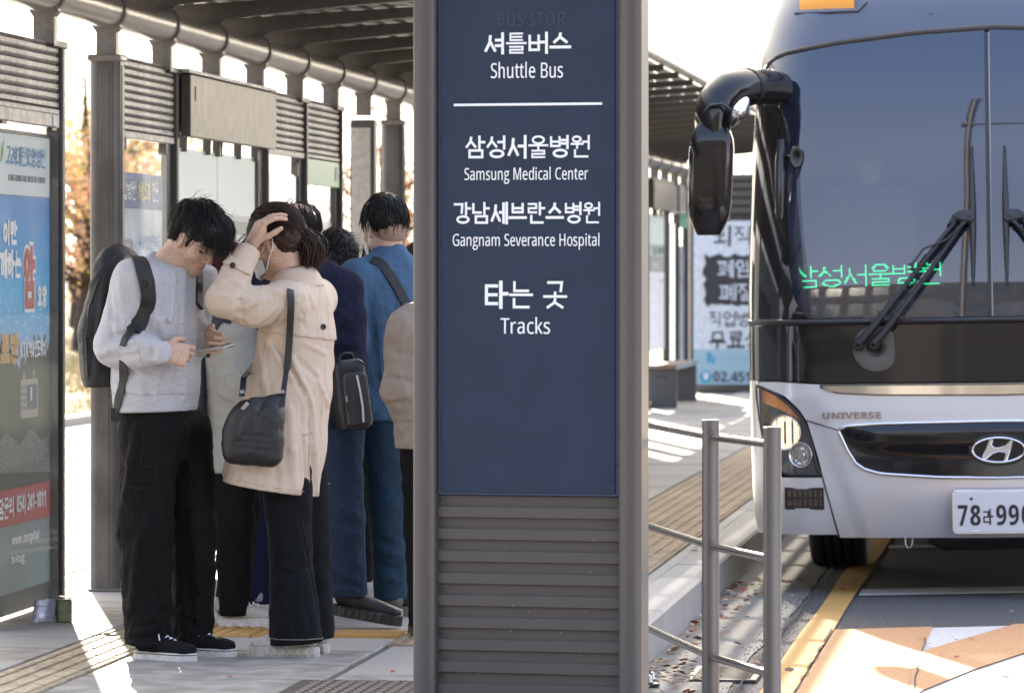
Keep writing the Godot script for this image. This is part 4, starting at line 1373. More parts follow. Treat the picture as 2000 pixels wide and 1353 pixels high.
func build_bus() -> void:
	var t := thing("coach", "silver touring coach with dark windscreen, green dot display and lit headlamp at the kerb", "bus", Vector3(-0.273, 0.018, -22.129))
	t.rotation.z = deg_to_rad(1.0)
	var silver := mat("silver_paint", Color(0.66, 0.66, 0.68), 0.30, 0.4)
	silver.clearcoat_enabled = true
	silver.clearcoat = 0.6
	silver.clearcoat_roughness = 0.06
	var roofp := mat("roof_paint", Color(0.062, 0.070, 0.096), 0.3, 0.2)
	roofp.clearcoat_enabled = true
	roofp.clearcoat = 1.0
	var gloss := mat("gloss_black", Color(0.012, 0.011, 0.012), 0.06)
	gloss.metallic_specular = 0.5
	var chrome := mat("chrome", Color(0.82, 0.82, 0.84), 0.06, 1.0)
	var rubber := mat("rubber", Color(0.018, 0.018, 0.019), 0.65)
	var trim := mat("trim_black", Color(0.02, 0.02, 0.022), 0.35)
	var shield := glass("windscreen_glass", Color(0.018, 0.027, 0.052), 0.66)
	shield.metallic_specular = 1.0
	shield.clearcoat_enabled = true
	shield.clearcoat = 1.0
	shield.clearcoat_roughness = 0.01
	var cabin := mat("cabin_dark", Color(0.03, 0.032, 0.036), 0.8)
	# sides and roof: a body shell running back twelve metres, window band in dark glass
	var edge := 1.245 - CORNER + CORNER * PI / 2
	for sd in [-1.0, 1.0]:
		var P := []
		for j in 9:
			var y := lerpf(0.3, 1.32, j / 8.0)
			var row := PackedVector3Array()
			for i in 25:
				var s := edge - 0.02 + i * 0.46
				var p := bus_pt(s, y, -0.006)
				p.x *= sd
				row.append(p)
			P.append(row)
		# wheel housings cut by leaving the lower rows dark
		obj("side_panel", Shape.new().grid(P, false, sd > 0), silver, t)
		for k in 7:
			P = []
			for j in 7:
				var y := lerpf(1.34, 2.66, j / 6.0)
				var row := PackedVector3Array()
				for i in 5:
					var s := edge + 0.35 + k * 1.5 + i * 0.365
					var p := bus_pt(s, y, -0.01)
					p.x *= sd
					row.append(p)
				P.append(row)
			obj("side_window", Shape.new().grid(P, false, sd > 0), glass("side_glass", Color(0.02, 0.025, 0.03), 0.8), t)
			P = []
			for j in 7:
				var y := lerpf(1.34, 2.66, j / 6.0)
				var row := PackedVector3Array()
				for i in 2:
					var p := bus_pt(edge + 0.35 + k * 1.5 - 0.04 + i * 0.04 - (0.0), y, -0.006)
					p.x *= sd
					row.append(p)
				P.append(row)
			obj("window_pillar", Shape.new().grid(P, false, sd > 0), trim, t)
		P = []
		for j in 9:
			var y := lerpf(2.67, 3.4, j / 8.0)
			var row := PackedVector3Array()
			for i in 25:
				var p := bus_pt(edge - 0.02 + i * 0.46, y, -0.006)
				p.x *= sd
				row.append(p)
			P.append(row)
		obj("roof_side", Shape.new().grid(P, false, sd > 0), roofp, t)
	obj("roof", Shape.new().box(Vector3(0, 3.385, -6.7), Vector3(1.6, 0.035, 10.0), 0.01), roofp, t)
	obj("floor", Shape.new().box(Vector3(0, 0.62, -6.1), Vector3(2.36, 0.5, 11.4), 0.02), cabin, t)
	obj("rear_wall", Shape.new().box(Vector3(0, 1.9, -11.7), Vector3(2.36, 2.9, 0.08), 0.02), silver, t)
	obj("cabin_ceiling", Shape.new().box(Vector3(0, 2.80, -6.3), Vector3(2.2, 0.04, 10.6), 0.01), mat("cabin_pale", Color(0.3, 0.31, 0.33), 0.8), t)
	for sd in [-1.0, 1.0]:
		obj("side_curtain", Shape.new().box(Vector3(sd * 1.12, 2.0, -2.9), Vector3(0.02, 1.5, 3.2), 0.006), cabin, t)
	obj("partition", Shape.new().box(Vector3(0, 1.6, -4.2), Vector3(2.3, 2.3, 0.05), 0.01), cabin, t)
	obj("dark_liner", bus_patch(-1.2, 1.2, [[-1.3, 0.32], [1.3, 0.32]], [[-1.3, 1.33], [1.3, 1.33]], 24, 8, -0.04), trim, t)

	# roof cap over the windscreen
	var seam := [[-1.19, 2.50], [-1.165, 2.60], [-1.12, 2.655], [-1.05, 2.68], [-0.78, 2.725], [-0.4, 2.765], [0.0, 2.785], [0.4, 2.765], [0.78, 2.725], [1.05, 2.68], [1.12, 2.655], [1.165, 2.60], [1.19, 2.50]]
	var over := []
	for q in seam: over.append([q[0], q[1] + 0.03])
	var P := []
	for j in 15:
		var row := PackedVector3Array()
		for i in 61:
			var sx := lerpf(-1.0, 1.0, i / 60.0)
			var s0 := sx * (1.245 - CORNER + CORNER * PI / 2)
			var base := bus_pt(s0, 2.7)
			var y := lerpf(along(over, base.x), 3.4, j / 14.0)
			row.append(bus_pt(s0, y, 0.0))
		P.append(row)
	obj("roof_cap", Shape.new().grid(P, false, false), roofp, t)
	obj("roof_front", Shape.new().box(Vector3(0, 3.38, -1.62), Vector3(1.5, 0.035, 0.7), 0.01), roofp, t)
	var sl := []
	for i in 49:
		var x := lerpf(-1.185, 1.185, i / 48.0)
		sl.append([x, along(seam, x) + 0.017])
	obj("windscreen_top_trim", bus_line(sl, 0.016, -0.006), mat("trim_brown", Color(0.05, 0.043, 0.04), 0.35), t)
	obj("cap_screw", Shape.new().lathe([[0.012, 0], [0.011, 0.004], [0, 0.006]], 16), roofp, t, Transform3D(Basis(Vector3.RIGHT, PI / 2 - 0.5), bus_pt(-0.315, 2.885, 0.0)))
	for sd in [-1.0, 1.0]:
		var lamp := Shape.new()
		P = []
		for j in 4:
			var row := PackedVector3Array()
			for i in 9:
				row.append(bus_pt(sd * lerpf(0.98, 0.70, i / 8.0), lerpf(2.915, 3.0, j / 3.0), 0.012 if j > 0 else -0.002))
			P.append(row)
		lamp.grid(P, false, sd > 0)
		var am := mat("amber_lens", Color(0.75, 0.30, 0.02), 0.2)
		obj("marker_lamp", lamp, am, t)
		obj("marker_lamp_trim", bus_line([[sd * 1.0, 2.905], [sd * 0.85, 2.903], [sd * 0.68, 2.905], [sd * 0.64, 2.95]], 0.008, 0.006), roofp, t)

	# windscreen in two panes with a centre strip
	for sd in [-1.0, 1.0]:
		P = []
		for j in 25:
			var row := PackedVector3Array()
			for i in 41:
				var s := lerpf(0.05 if sd < 0 else -0.028, edge - 0.03, i / 40.0)
				var b := bus_pt(s, 2.4)
				var y := lerpf(1.365, along(seam, b.x) + 0.004, j / 24.0)
				var p := bus_pt(s, y, 0.0)
				p.x = p.x * sd
				if sd > 0 and s < 0: p.x = s
				row.append(p)
			P.append(row)
		obj("windscreen", Shape.new().grid(P, false, sd < 0), shield, t)
		# black printed border down the side of the glass
		P = []
		for j in 25:
			var row := PackedVector3Array()
			for i in 9:
				var b := bus_pt(edge - 0.03, 2.4)
				var y := lerpf(1.365, along(seam, b.x) + 0.004, j / 24.0)
				var inner := along([[1.36, 0.93], [1.45, 1.0], [1.6, 1.025], [1.9, 1.04], [2.3, 1.045], [2.45, 1.085], [2.6, 1.13], [2.7, 1.16]], y)
				var p := bus_pt(lerpf(to_s(inner, y), edge - 0.025, i / 8.0), y, 0.004)
				p.x *= sd
				row.append(p)
			P.append(row)
		obj("glass_border", Shape.new().grid(P, false, sd > 0), gloss, t)
		P = []
		for j in 25:
			var row := PackedVector3Array()
			for i in 4:
				var y := lerpf(1.1, 2.66, j / 24.0)
				var p := bus_pt(edge - 0.045 + i * 0.03, y, 0.006)
				p.x *= sd
				row.append(p)
			P.append(row)
		obj("corner_trim", Shape.new().grid(P, false, sd > 0), chrome, t)
		P = []
		for j in 25:
			var row := PackedVector3Array()
			for i in 7:
				var y := lerpf(1.05, 2.68, j / 24.0)
				var p := bus_pt(edge + 0.035 + i * 0.055, y, 0.0)
				p.x *= sd
				row.append(p)
			P.append(row)
		obj("corner_panel", Shape.new().grid(P, false, sd > 0), gloss, t)
	var cs := Shape.new()
	var path := []
	for j in 20:
		path.append(bus_pt(-0.039, lerpf(1.365, 2.775, j / 19.0), 0.002))
	cs.strap(path, Vector3(0, 0.25, 1), 0.022, 0.01)
	obj("centre_strip", cs, trim, t)
	path = []
	for j in 20:
		path.append(bus_pt(-0.028, lerpf(1.365, 2.775, j / 19.0), 0.007))
	obj("centre_seal", Shape.new().tube(path, 0.0035, 5), mat("seal_grey", Color(0.3, 0.3, 0.3), 0.4), t)

	# glossy black belt under the windscreen
	obj("front_belt", bus_patch(-edge - 0.3, edge + 0.3, [[-2, 1.064], [-1.1, 1.064], [-0.9, 1.05], [0, 1.045], [0.9, 1.05], [1.1, 1.064], [2, 1.064]], [[-2, 1.33], [2, 1.33]], 80, 10, 0.0, true), gloss, t)
	var bl := []
	for i in 41: bl.append([lerpf(-1.235, 1.235, i / 40.0), 1.347])
	obj("windscreen_sill", bus_line(bl, 0.016, 0.0), trim, t)
	# round badge left on the belt
	var ring := Shape.new().lathe([[0.115, 0.0], [0.112, 0.003], [0.085, 0.004], [0.06, 0.002], [0.0, 0.002]], 40)
	obj("belt_disc", ring, mat("disc_grey", Color(0.09, 0.085, 0.08), 0.3), t, Transform3D(Basis(Vector3.RIGHT, PI / 2 - 0.12), bus_pt(-0.6, 1.215, 0.002)))

	# bumper skin in three pieces
	var top := [[-2, 1.055], [-1.1, 1.055], [-0.9, 1.041], [0, 1.036], [0.9, 1.041], [1.1, 1.055], [2, 1.055]]
	var bottom := [[-2, 0.32], [-1.2, 0.30], [-0.9, 0.285], [0, 0.28], [0.9, 0.285], [1.2, 0.30], [2, 0.32]]
	var skin := Shape.new()
	var lampx := func(y: float) -> float: return along([[0.28, -0.795], [0.6, -0.875], [0.68, -0.893], [0.86, -0.945], [0.92, -0.985], [0.99, -1.06], [1.035, -1.19]], y)
	P = []
	for j in 45:
		var row := PackedVector3Array()
		for i in 71:
			var y0 := lerpf(0.28, 1.055, j / 44.0)
			var half: float = -lampx.call(y0)
			var sx := lerpf(-half, half, i / 70.0)
			var y := clampf(y0, along(bottom, sx), along(top, sx))
			row.append(bus_pt(to_s(sx, y), y, 0.0))
		P.append(row)
	obj("bumper_centre", Shape.new().grid(P, false, false), silver, t)
	for sd in [-1.0, 1.0]:
		# lower corner piece under the headlamp and round to the side
		P = []
		for j in 21:
			var row := PackedVector3Array()
			for i in 31:
				var y := lerpf(0.30, 0.583, j / 20.0)
				var x0: float = lampx.call(y) - 0.006
				var s0 := absf(to_s(x0, y))
				row.append(bus_pt(-lerpf(s0, edge + 0.7, i / 30.0), y, 0.0))
			P.append(row)
		if sd > 0:
			for row in P:
				for i in row.size(): row[i].x = -row[i].x
		obj("bumper_corner", Shape.new().grid(P, false, sd < 0), silver, t)
		P = []
		for j in 21:
			var row := PackedVector3Array()
			for i in 19:
				var y := lerpf(0.583, 1.06, j / 20.0)
				var s0 := absf(to_s(along([[0.583, -1.075], [0.66, -1.14], [0.75, -1.172], [0.9, -1.19], [1.06, -1.195]], y), y))
				row.append(bus_pt(-lerpf(s0, edge + 0.7, i / 18.0), y, 0.0))
			P.append(row)
		if sd > 0:
			for row in P:
				for i in row.size(): row[i].x = -row[i].x
		obj("corner_wing", Shape.new().grid(P, false, sd < 0), silver, t)
		headlamp(t, sd)
	# seam above the headlamp wing towards the grille
	for sd in [-1.0, 1.0]:
		obj("panel_seam", bus_line([[sd * 0.945, 0.865], [sd * 0.87, 0.84], [sd * 0.79, 0.815]], 0.0035, 0.001), trim, t)
		var path2 := []
		for j in 12:
			var y := lerpf(0.285, 0.6, j / 11.0)
			path2.append([sd * -lampx.call(y) - sd * -0.003, y])
		obj("panel_seam", bus_line(path2, 0.0045, 0.0), trim, t)

	# chrome strip
	obj("chrome_strip", bus_patch(-0.87, 0.87, [[-0.87, 1.028], [-0.85, 1.012], [-0.78, 1.0], [-0.6, 0.99], [0, 0.982], [0.6, 0.99], [0.78, 1.0], [0.85, 1.012], [0.87, 1.028]], [[-0.87, 1.034], [0, 1.028], [0.87, 1.034]], 60, 4, 0.012), chrome, t)
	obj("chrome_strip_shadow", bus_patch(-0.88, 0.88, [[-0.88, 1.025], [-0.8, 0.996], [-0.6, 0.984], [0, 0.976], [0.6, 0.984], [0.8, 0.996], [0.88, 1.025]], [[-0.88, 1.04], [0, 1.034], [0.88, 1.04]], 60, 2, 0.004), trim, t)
	# grille
	var gu := [[-0.79, 0.815], [-0.77, 0.835], [-0.6, 0.845], [0, 0.852], [0.6, 0.845], [0.77, 0.835], [0.79, 0.815]]
	var gl := [[-0.79, 0.81], [-0.75, 0.72], [-0.71, 0.655], [-0.66, 0.62], [-0.58, 0.60], [-0.3, 0.58], [0, 0.575], [0.3, 0.58], [0.58, 0.60], [0.66, 0.62], [0.71, 0.655], [0.75, 0.72], [0.79, 0.81]]
	P = []
	for j in 13:
		var row := PackedVector3Array()
		for i in 61:
			var x := lerpf(-0.785, 0.785, i / 60.0)
			var v := j / 12.0
			var y := lerpf(along(gl, x), along(gu, x), v)
			var p := bus_pt(to_s(x, y), y, 0.004)
			p.z += 0.022 * smoothstep(0.45, 0.58, v) * (1.0 - smoothstep(0.85, 1.0, v)) * smoothstep(0.78, 0.6, absf(x))
			row.append(p)
		P.append(row)
	obj("grille", Shape.new().grid(P, false, false), gloss, t)
	var rim := []
	for i in 41:
		var x := lerpf(-0.787, 0.787, i / 40.0)
		rim.append([x, along(gl, x)])
	for i in 41:
		var x := lerpf(0.787, -0.787, i / 40.0)
		rim.append([x, along(gu, x)])
	rim.append(rim[0])
	obj("grille_rim", bus_line(rim, 0.0085, 0.005, 10), chrome, t)
	# oval emblem: black dish, chrome ring and a slanted letter with swept crossbar
	var em := Node3D.new()
	em.name = "emblem"
	t.add_child(em)
	em.position = bus_pt(-0.008, 0.712, 0.03)
	var dish := PackedVector2Array()
	var oval := []
	for i in 41:
		var a := TAU * i / 40.0
		if i < 40: dish.append(Vector2(cos(a) * 0.148, sin(a) * 0.078))
		oval.append(Vector3(cos(a) * 0.128, sin(a) * 0.060, 0.012))
	obj("dish", Shape.new().prism(dish, 0.01, 0.003), gloss, em)
	obj("ring", Shape.new().tube(oval, 0.0062, 10, false), chrome, em)
	var hs := Shape.new()
	hs.x = Transform3D(Basis(), Vector3(0, 0, 0.009))
	var up := func(x: float) -> float: return 0.008 + x * 0.12 - 0.9 * (x - 0.005) * (x - 0.005) * 0.0
	hs.prism(PackedVector2Array([Vector2(-0.085, -0.046), Vector2(-0.042, 0.058), Vector2(-0.022, 0.059), Vector2(-0.035, 0.026), Vector2(-0.022, 0.014), Vector2(0.0, 0.012), Vector2(0.03, 0.022), Vector2(0.055, 0.046), Vector2(0.075, 0.052), Vector2(0.040, -0.052), Vector2(0.022, -0.058), Vector2(0.034, -0.022), Vector2(0.024, -0.010), Vector2(0.0, -0.008), Vector2(-0.032, -0.018), Vector2(-0.06, -0.042)]), 0.008, 0.0025)
	obj("letter", hs, chrome, em)
	latin("model_letters", "UNIVERSE", "Droid Sans", 700, mat("chrome_dull", Color(0.34, 0.33, 0.33), 0.18, 0.9), t, -0.868, 0.872, -0.580, 0.905, 0.0, 0.006, Transform3D(Basis(Vector3.UP, -0.083), Vector3(-0.002, 0, 0.025)))

	# number plate
	var pl := Node3D.new()
	pl.name = "number_plate"
	t.add_child(pl)
	pl.position = Vector3(0.0, 0.411, 0.03)
	var rr := PackedVector2Array()
	var ri := PackedVector2Array()
	for i in 4:
		for j in 6:
			var a := PI / 2 * i + PI / 2 * j / 5.0
			var cx: float = [1, -1, -1, 1][i]
			var cy: float = [1, 1, -1, -1][i]
			rr.append(Vector2(cx * 0.218 + cos(a) * 0.02, cy * 0.089 + sin(a) * 0.02))
			ri.append(Vector2(cx * 0.214 + cos(a) * 0.012, cy * 0.085 + sin(a) * 0.012))
	obj("frame", Shape.new().prism(rr, 0.014, 0.004), mat("plate_frame", Color(0.72, 0.72, 0.74), 0.25, 0.6), pl)
	obj("plate", Shape.new().prism(ri, 0.0165, 0.001), mat("plate_white", Color(0.66, 0.66, 0.69), 0.35), pl)
	var ink := mat("ink_plate", Color(0.02, 0.018, 0.022), 0.5)
	var px := func(p: float) -> float: return (p - 1960.0) / 397.0
	for q in [["7", 1876, 1895], ["8", 1900, 1920], ["9", 1950, 1969.5], ["9", 1974, 1993.5], ["0", 1999, 2018], ["3", 2023, 2042]]:
		latin("figure", q[0], "Droid Sans", 700, ink, pl, px.call(q[1]), -0.065, px.call(q[2]), 0.035, 0.0172, 0.0015)
	letters(pl, "syllable", "라", px.call(1923.5), -0.063, px.call(1944.5), 0.015, 0.0085, 0.0178, ink)
	obj("screw", Shape.new().lathe([[0.008, 0], [0.006, 0.003], [0, 0.004]], 12), M.dark_grey, pl, Transform3D(Basis(Vector3.RIGHT, PI / 2), Vector3(-0.145, 0.065, 0.017)))
	obj("screw", Shape.new().lathe([[0.008, 0], [0.006, 0.003], [0, 0.004]], 12), M.dark_grey, pl, Transform3D(Basis(Vector3.RIGHT, PI / 2), Vector3(0.145, 0.065, 0.017)))
	obj("seal", Shape.new().box(Vector3(-0.125, -0.095, 0.016), Vector3(0.034, 0.008, 0.006), 0.002), M.vinyl_white, pl)

	# under the bumper
	obj("underbody", Shape.new().box(Vector3(0, 0.40, -0.75), Vector3(2.2, 0.16, 1.0), 0.03), trim, t)
	obj("tow_hook", Shape.new().tube([Vector3(-0.475, 0.32, -0.1), Vector3(-0.475, 0.25, -0.1), Vector3(-0.465, 0.232, -0.1), Vector3(-0.45, 0.232, -0.1), Vector3(-0.44, 0.25, -0.1), Vector3(-0.44, 0.32, -0.1)], 0.005, 8), M.rail_steel, t)
	obj("air_tank", Shape.new().tube([Vector3(-0.37, 0.26, -0.5), Vector3(-0.3, 0.25, -0.5), Vector3(0.3, 0.27, -0.5)], [0.03, 0.06, 0.07], 14), trim, t)
	for sd in [-1.0, 1.0]:
		for zz in [-2.35, -8.6]:
			var w := Node3D.new()
			w.name = "wheel" if sd < 0 and zz > -3 else "wheel_%03d" % (1 + int(sd > 0) + 2 * int(zz < -3) - int(zz > -3 and sd > 0) * 0)
			t.add_child(w, true)
			w.position = Vector3(sd * 0.905, 0.495, zz)
			var prof := [[0.30, 0.14], [0.40, 0.155], [0.455, 0.153], [0.482, 0.14], [0.492, 0.12]]
			for g in [0.075, 0.025, -0.025, -0.075]:
				prof += [[0.5, g + 0.009], [0.484, g + 0.007], [0.484, g - 0.007], [0.5, g - 0.009]]
			prof += [[0.492, -0.12], [0.482, -0.14], [0.455, -0.153], [0.40, -0.155], [0.30, -0.14]]
			var ty := Shape.new()
			ty.x = Transform3D(Basis(Vector3(0, 0, 1), PI / 2), Vector3.ZERO)
			ty.lathe(prof, 56)
			obj("tyre", ty, rubber, w)
			var rimm := Shape.new()
			rimm.x = Transform3D(Basis(Vector3(0, 0, 1), PI / 2 * sd), Vector3.ZERO)
			rimm.lathe([[0.31, -0.13], [0.31, 0.12], [0.27, 0.1], [0.2, 0.03], [0.1, 0.05], [0.0, 0.055]], 32)
			obj("rim", rimm, M.rail_steel, w)

	# dot display inside the windscreen
	var led := Node3D.new()
	led.name = "destination_display"
	t.add_child(led)
	led.position = Vector3(-0.65, 1.575, -0.30)
	led.rotation.z = deg_to_rad(0.7)
	var cols := 96
	var rows := 16
	var lit := {}
	var word := hangul("삼성서울병원", 0.0)
	for stroke in word:
		var line: Array = stroke[0]
		for i in line.size() - 1:
			var a: Vector2 = line[i]
			var b: Vector2 = line[i + 1]
			var n := int(a.distance_to(b) * 40.0) + 1
			for k in n + 1:
				var p := a.lerp(b, float(k) / n)
				lit[Vector2i(2 + int(round(p.x * 15.4)), 1 + int(round(p.y * 13.0)))] = true
	var on := Shape.new()
	var dim := Shape.new()
	var px0 := 0.77 / cols
	for r in rows:
		for c in cols:
			var at := Vector3(-0.385 + (c + 0.5) * px0, 0.062 - (r + 0.5) * 0.0078, 0.004)
			if lit.has(Vector2i(c, r)):
				on.x = Transform3D(Basis(Vector3.RIGHT, PI / 2), at)
				on.lathe([[0.0034, 0.0], [0.0026, 0.0015], [0.0, 0.002]], 6)
			else:
				dim.quad(at + Vector3(-0.0016, -0.0016, 0), at + Vector3(0.0016, -0.0016, 0), at + Vector3(0.0016, 0.0016, 0), at + Vector3(-0.0016, 0.0016, 0))
	obj("panel", Shape.new().box(Vector3(0, 0, -0.01), Vector3(0.79, 0.14, 0.02), 0.003), mat("display_panel", Color(0.02, 0.022, 0.026), 0.5), led)
	obj("lit_dots", on, glow("led_green", Color(0.02, 0.95, 0.36), 1.1), led).set_meta("kind", "stuff")
	obj("unlit_dots", dim, mat("led_dim", Color(0.22, 0.25, 0.27), 0.4), led).set_meta("kind", "stuff")

	# dashboard, steering wheel, seats behind the glass
	var tan_plastic := mat("dash_tan", Color(0.34, 0.29, 0.23), 0.7)
	obj("dashboard", loft([[1.15, 0.0, -0.75, 1.1, 0.28], [1.36, 0.0, -0.72, 1.1, 0.26], [1.39, 0.0, -0.72, 1.06, 0.22]], 0.35), cabin, t)
	obj("dash_top", loft([[1.36, -0.45, -0.62, 0.28, 0.2], [1.43, -0.45, -0.66, 0.22, 0.14], [1.45, -0.45, -0.68, 0.15, 0.1]], 0.6), tan_plastic, t)
	obj("dash_top", loft([[1.36, 0.15, -0.62, 0.25, 0.2], [1.41, 0.15, -0.66, 0.2, 0.14], [1.43, 0.15, -0.68, 0.12, 0.1]], 0.6), tan_plastic, t)
	obj("sun_shade", Shape.new().box(Vector3(0, 2.62, -0.62), Vector3(2.1, 0.36, 0.02), 0.006, Basis(Vector3.RIGHT, -0.25)), mat("shade_cloth", Color(0.05, 0.055, 0.07), 0.9), t)
	for q in [[-0.72, -3.0], [-0.28, -3.0], [0.72, -1.5], [0.3, -3.0]]:
		obj("seat", loft([[0.85, q[0], q[1] - 0.2, 0.21, 0.08], [1.5, q[0], q[1] - 0.28, 0.21, 0.07], [1.95, q[0], q[1] - 0.34, 0.17, 0.06], [2.02, q[0], q[1] - 0.35, 0.12, 0.04]], 0.5), mat("seat_cloth", Color(0.05, 0.055, 0.075), 0.9), t)
	var sw := []
	for i in 33:
		var a := TAU * i / 32.0
		sw.append(Vector3(0.7 + cos(a) * 0.23, 1.42 + sin(a) * 0.12, -0.95 + sin(a) * -0.19))
	obj("steering_wheel", Shape.new().tube(sw, 0.016, 8, false), rubber, t)

	wipers(t)
	mirrors(t, gloss, chrome, trim)
	obj("demister_hose", Shape.new().tube([bus_pt(-1.03, 1.68, -0.10), bus_pt(-1.03, 1.6, -0.1), bus_pt(-0.99, 1.49, -0.1), bus_pt(-0.92, 1.43, -0.1), bus_pt(-0.8, 1.37, -0.1)], 0.018, 8), rubber, t)


func headlamp(t: Node3D, sd: float) -> void:
	var h := Node3D.new()
	h.name = "headlamp" if sd < 0 else "headlamp_001"
	t.add_child(h)
	var up := [[-1.205, 1.035], [-1.18, 1.028], [-1.10, 0.995], [-1.03, 0.94], [-0.985, 0.89], [-0.955, 0.84], [-0.925, 0.74], [-0.90, 0.63], [-0.885, 0.605]]
	var lo := [[-1.205, 0.99], [-1.19, 0.86], [-1.17, 0.76], [-1.13, 0.67], [-1.08, 0.61], [-1.04, 0.597], [-0.885, 0.597]]
	var flip := sd > 0
	if flip:
		up = mirrored(up)
		lo = mirrored(lo)
	var x0 := -1.205 if not flip else 0.885
	var x1 := -0.885 if not flip else 1.205
	obj("housing", bus_patch(x0, x1, lo, up, 24, 14, -0.055), mat("lamp_housing_dark", Color(0.05, 0.048, 0.046), 0.35, 0.3), h)
	var edge := []
	for i in 25: edge.append([lerpf(x0, x1, i / 24.0), along(up, lerpf(x0, x1, i / 24.0))])
	for i in 25: edge.append([lerpf(x1, x0, i / 24.0), along(lo, lerpf(x1, x0, i / 24.0))])
	edge.append(edge[0])
	obj("seal", bus_line(edge, 0.008, -0.002), M.trim_black, h)
	# amber turn lamp along the upper edge with ribs
	var P := []
	for j in 19:
		var row := PackedVector3Array()
		for i in 29:
			var x := lerpf(x0, x1, i / 28.0) if not flip else lerpf(x0, x1, i / 28.0)
			var a := absf(x)
			var u := along(up, x)
			var low := minf(u, maxf(along(lo, x), along([[0.93, 0.80], [0.96, 0.845], [1.02, 0.885], [1.1, 0.92], [1.21, 0.955]], a)))
			var y := lerpf(low, u - 0.01, j / 18.0)
			row.append(bus_pt(to_s(x, y), y, -0.03 + 0.006 * (i % 2) + 0.004 * (j % 2)))
		P.append(row)
	var am := mat("turn_amber", Color(0.95, 0.33, 0.02), 0.3)
	obj("turn_lamp", Shape.new().grid(P, false, false), am, h)
	# main reflector lamp (lit) and lower projector
	var refl := mat("reflector", Color(0.75, 0.73, 0.7), 0.12, 1.0)
	var c1 := bus_pt(to_s(sd * 1.07, 0.805), 0.805, -0.03)
	var c2 := bus_pt(to_s(sd * 0.98, 0.695), 0.695, -0.02)
	var face := Basis(Vector3.UP, sd * 0.35) * Basis(Vector3.RIGHT, PI / 2)
	obj("lamp_bowl", Shape.new().lathe([[0.088, 0.012], [0.084, 0.016], [0.078, 0.006], [0.06, -0.012], [0.03, -0.03], [0.0, -0.034]], 36), refl, h, Transform3D(face, c1))
	var fl := Shape.new()
	for i in 15:
		fl.x = Transform3D(face, c1)
		var xx := -0.07 + i * 0.01
		if i % 4 == 3: continue
		var hh := sqrt(maxf(0.0, 0.077 * 0.077 - xx * xx))
		fl.box(Vector3(xx, 0.006, 0), Vector3(0.006, 0.006, hh * 2.0), 0.002)
	obj("lamp_lens", fl, glow("lamp_glow", Color(1.0, 0.82, 0.58), 0.26), h)
	var light := SpotLight3D.new()
	light.name = "headlight_beam"
	light.light_energy = 0.35
	light.light_color = Color(1.0, 0.86, 0.66)
	light.light_size = 0.07
	light.spot_angle = 40.0
	light.spot_range = 30.0
	light.spot_attenuation = 2.0
	light.shadow_enabled = true
	light.position = c1 + Vector3(0, 0, 0.05)
	light.rotation.y = PI
	h.add_child(light)
	obj("lamp_bowl", Shape.new().lathe([[0.062, 0.014], [0.058, 0.018], [0.054, 0.008], [0.045, -0.006], [0.024, -0.012], [0.022, 0.006], [0.014, 0.012], [0.0, 0.013]], 32), refl, h, Transform3D(face, c2))
	var st := Shape.new()
	st.x = Transform3D(face, c2)
	for i in 9:
		var xx := -0.045 + i * 0.01125
		if absf(xx) < 0.02: continue
		var hh := sqrt(maxf(0.0, 0.052 * 0.052 - xx * xx))
		st.box(Vector3(xx, 0.004, 0), Vector3(0.004, 0.01, hh * 2.0), 0.001)
	st.box(Vector3(0, 0.012, 0), Vector3(0.03, 0.004, 0.034), 0.001)
	obj("lamp_rib", st, mat("lamp_rib_grey", Color(0.35, 0.34, 0.33), 0.2, 0.6), h)
	obj("lens", bus_patch(x0, x1, lo, up, 24, 14, 0.002), glass("lens_clear", Color(0.9, 0.9, 0.9), 0.06), h)
	# fog lamp below
	var f := Node3D.new()
	f.name = "fog_lamp" if sd < 0 else "fog_lamp_001"
	t.add_child(f)
	var fx0 := -1.06 if not flip else 0.872
	var fx1 := -0.872 if not flip else 1.06
	obj("lens", bus_patch(fx0, fx1, [[-2, 0.432], [2, 0.432]], [[-2, 0.528], [2, 0.528]], 10, 4, 0.003), mat("fog_lens", Color(0.045, 0.04, 0.038), 0.12), f)
	for r in 2:
		for i in 7:
			var x := lerpf(fx0 + 0.018, fx1 - 0.018, i / 6.0)
			var y := 0.458 + r * 0.045
			obj("fog_cell", Shape.new().box(Vector3.ZERO, Vector3(0.018, 0.036, 0.008), 0.003), mat("fog_amber", Color(0.075, 0.055, 0.042), 0.15, 0.1), f, Transform3D(Basis(Vector3.UP, sd * 0.35), bus_pt(to_s(x, y), y, 0.003)))
	var fr := [[fx0, 0.43], [fx1, 0.43], [fx1, 0.53], [fx0, 0.53], [fx0, 0.43]]
	obj("frame", bus_line(fr, 0.006, 0.004), M.trim_black, f)


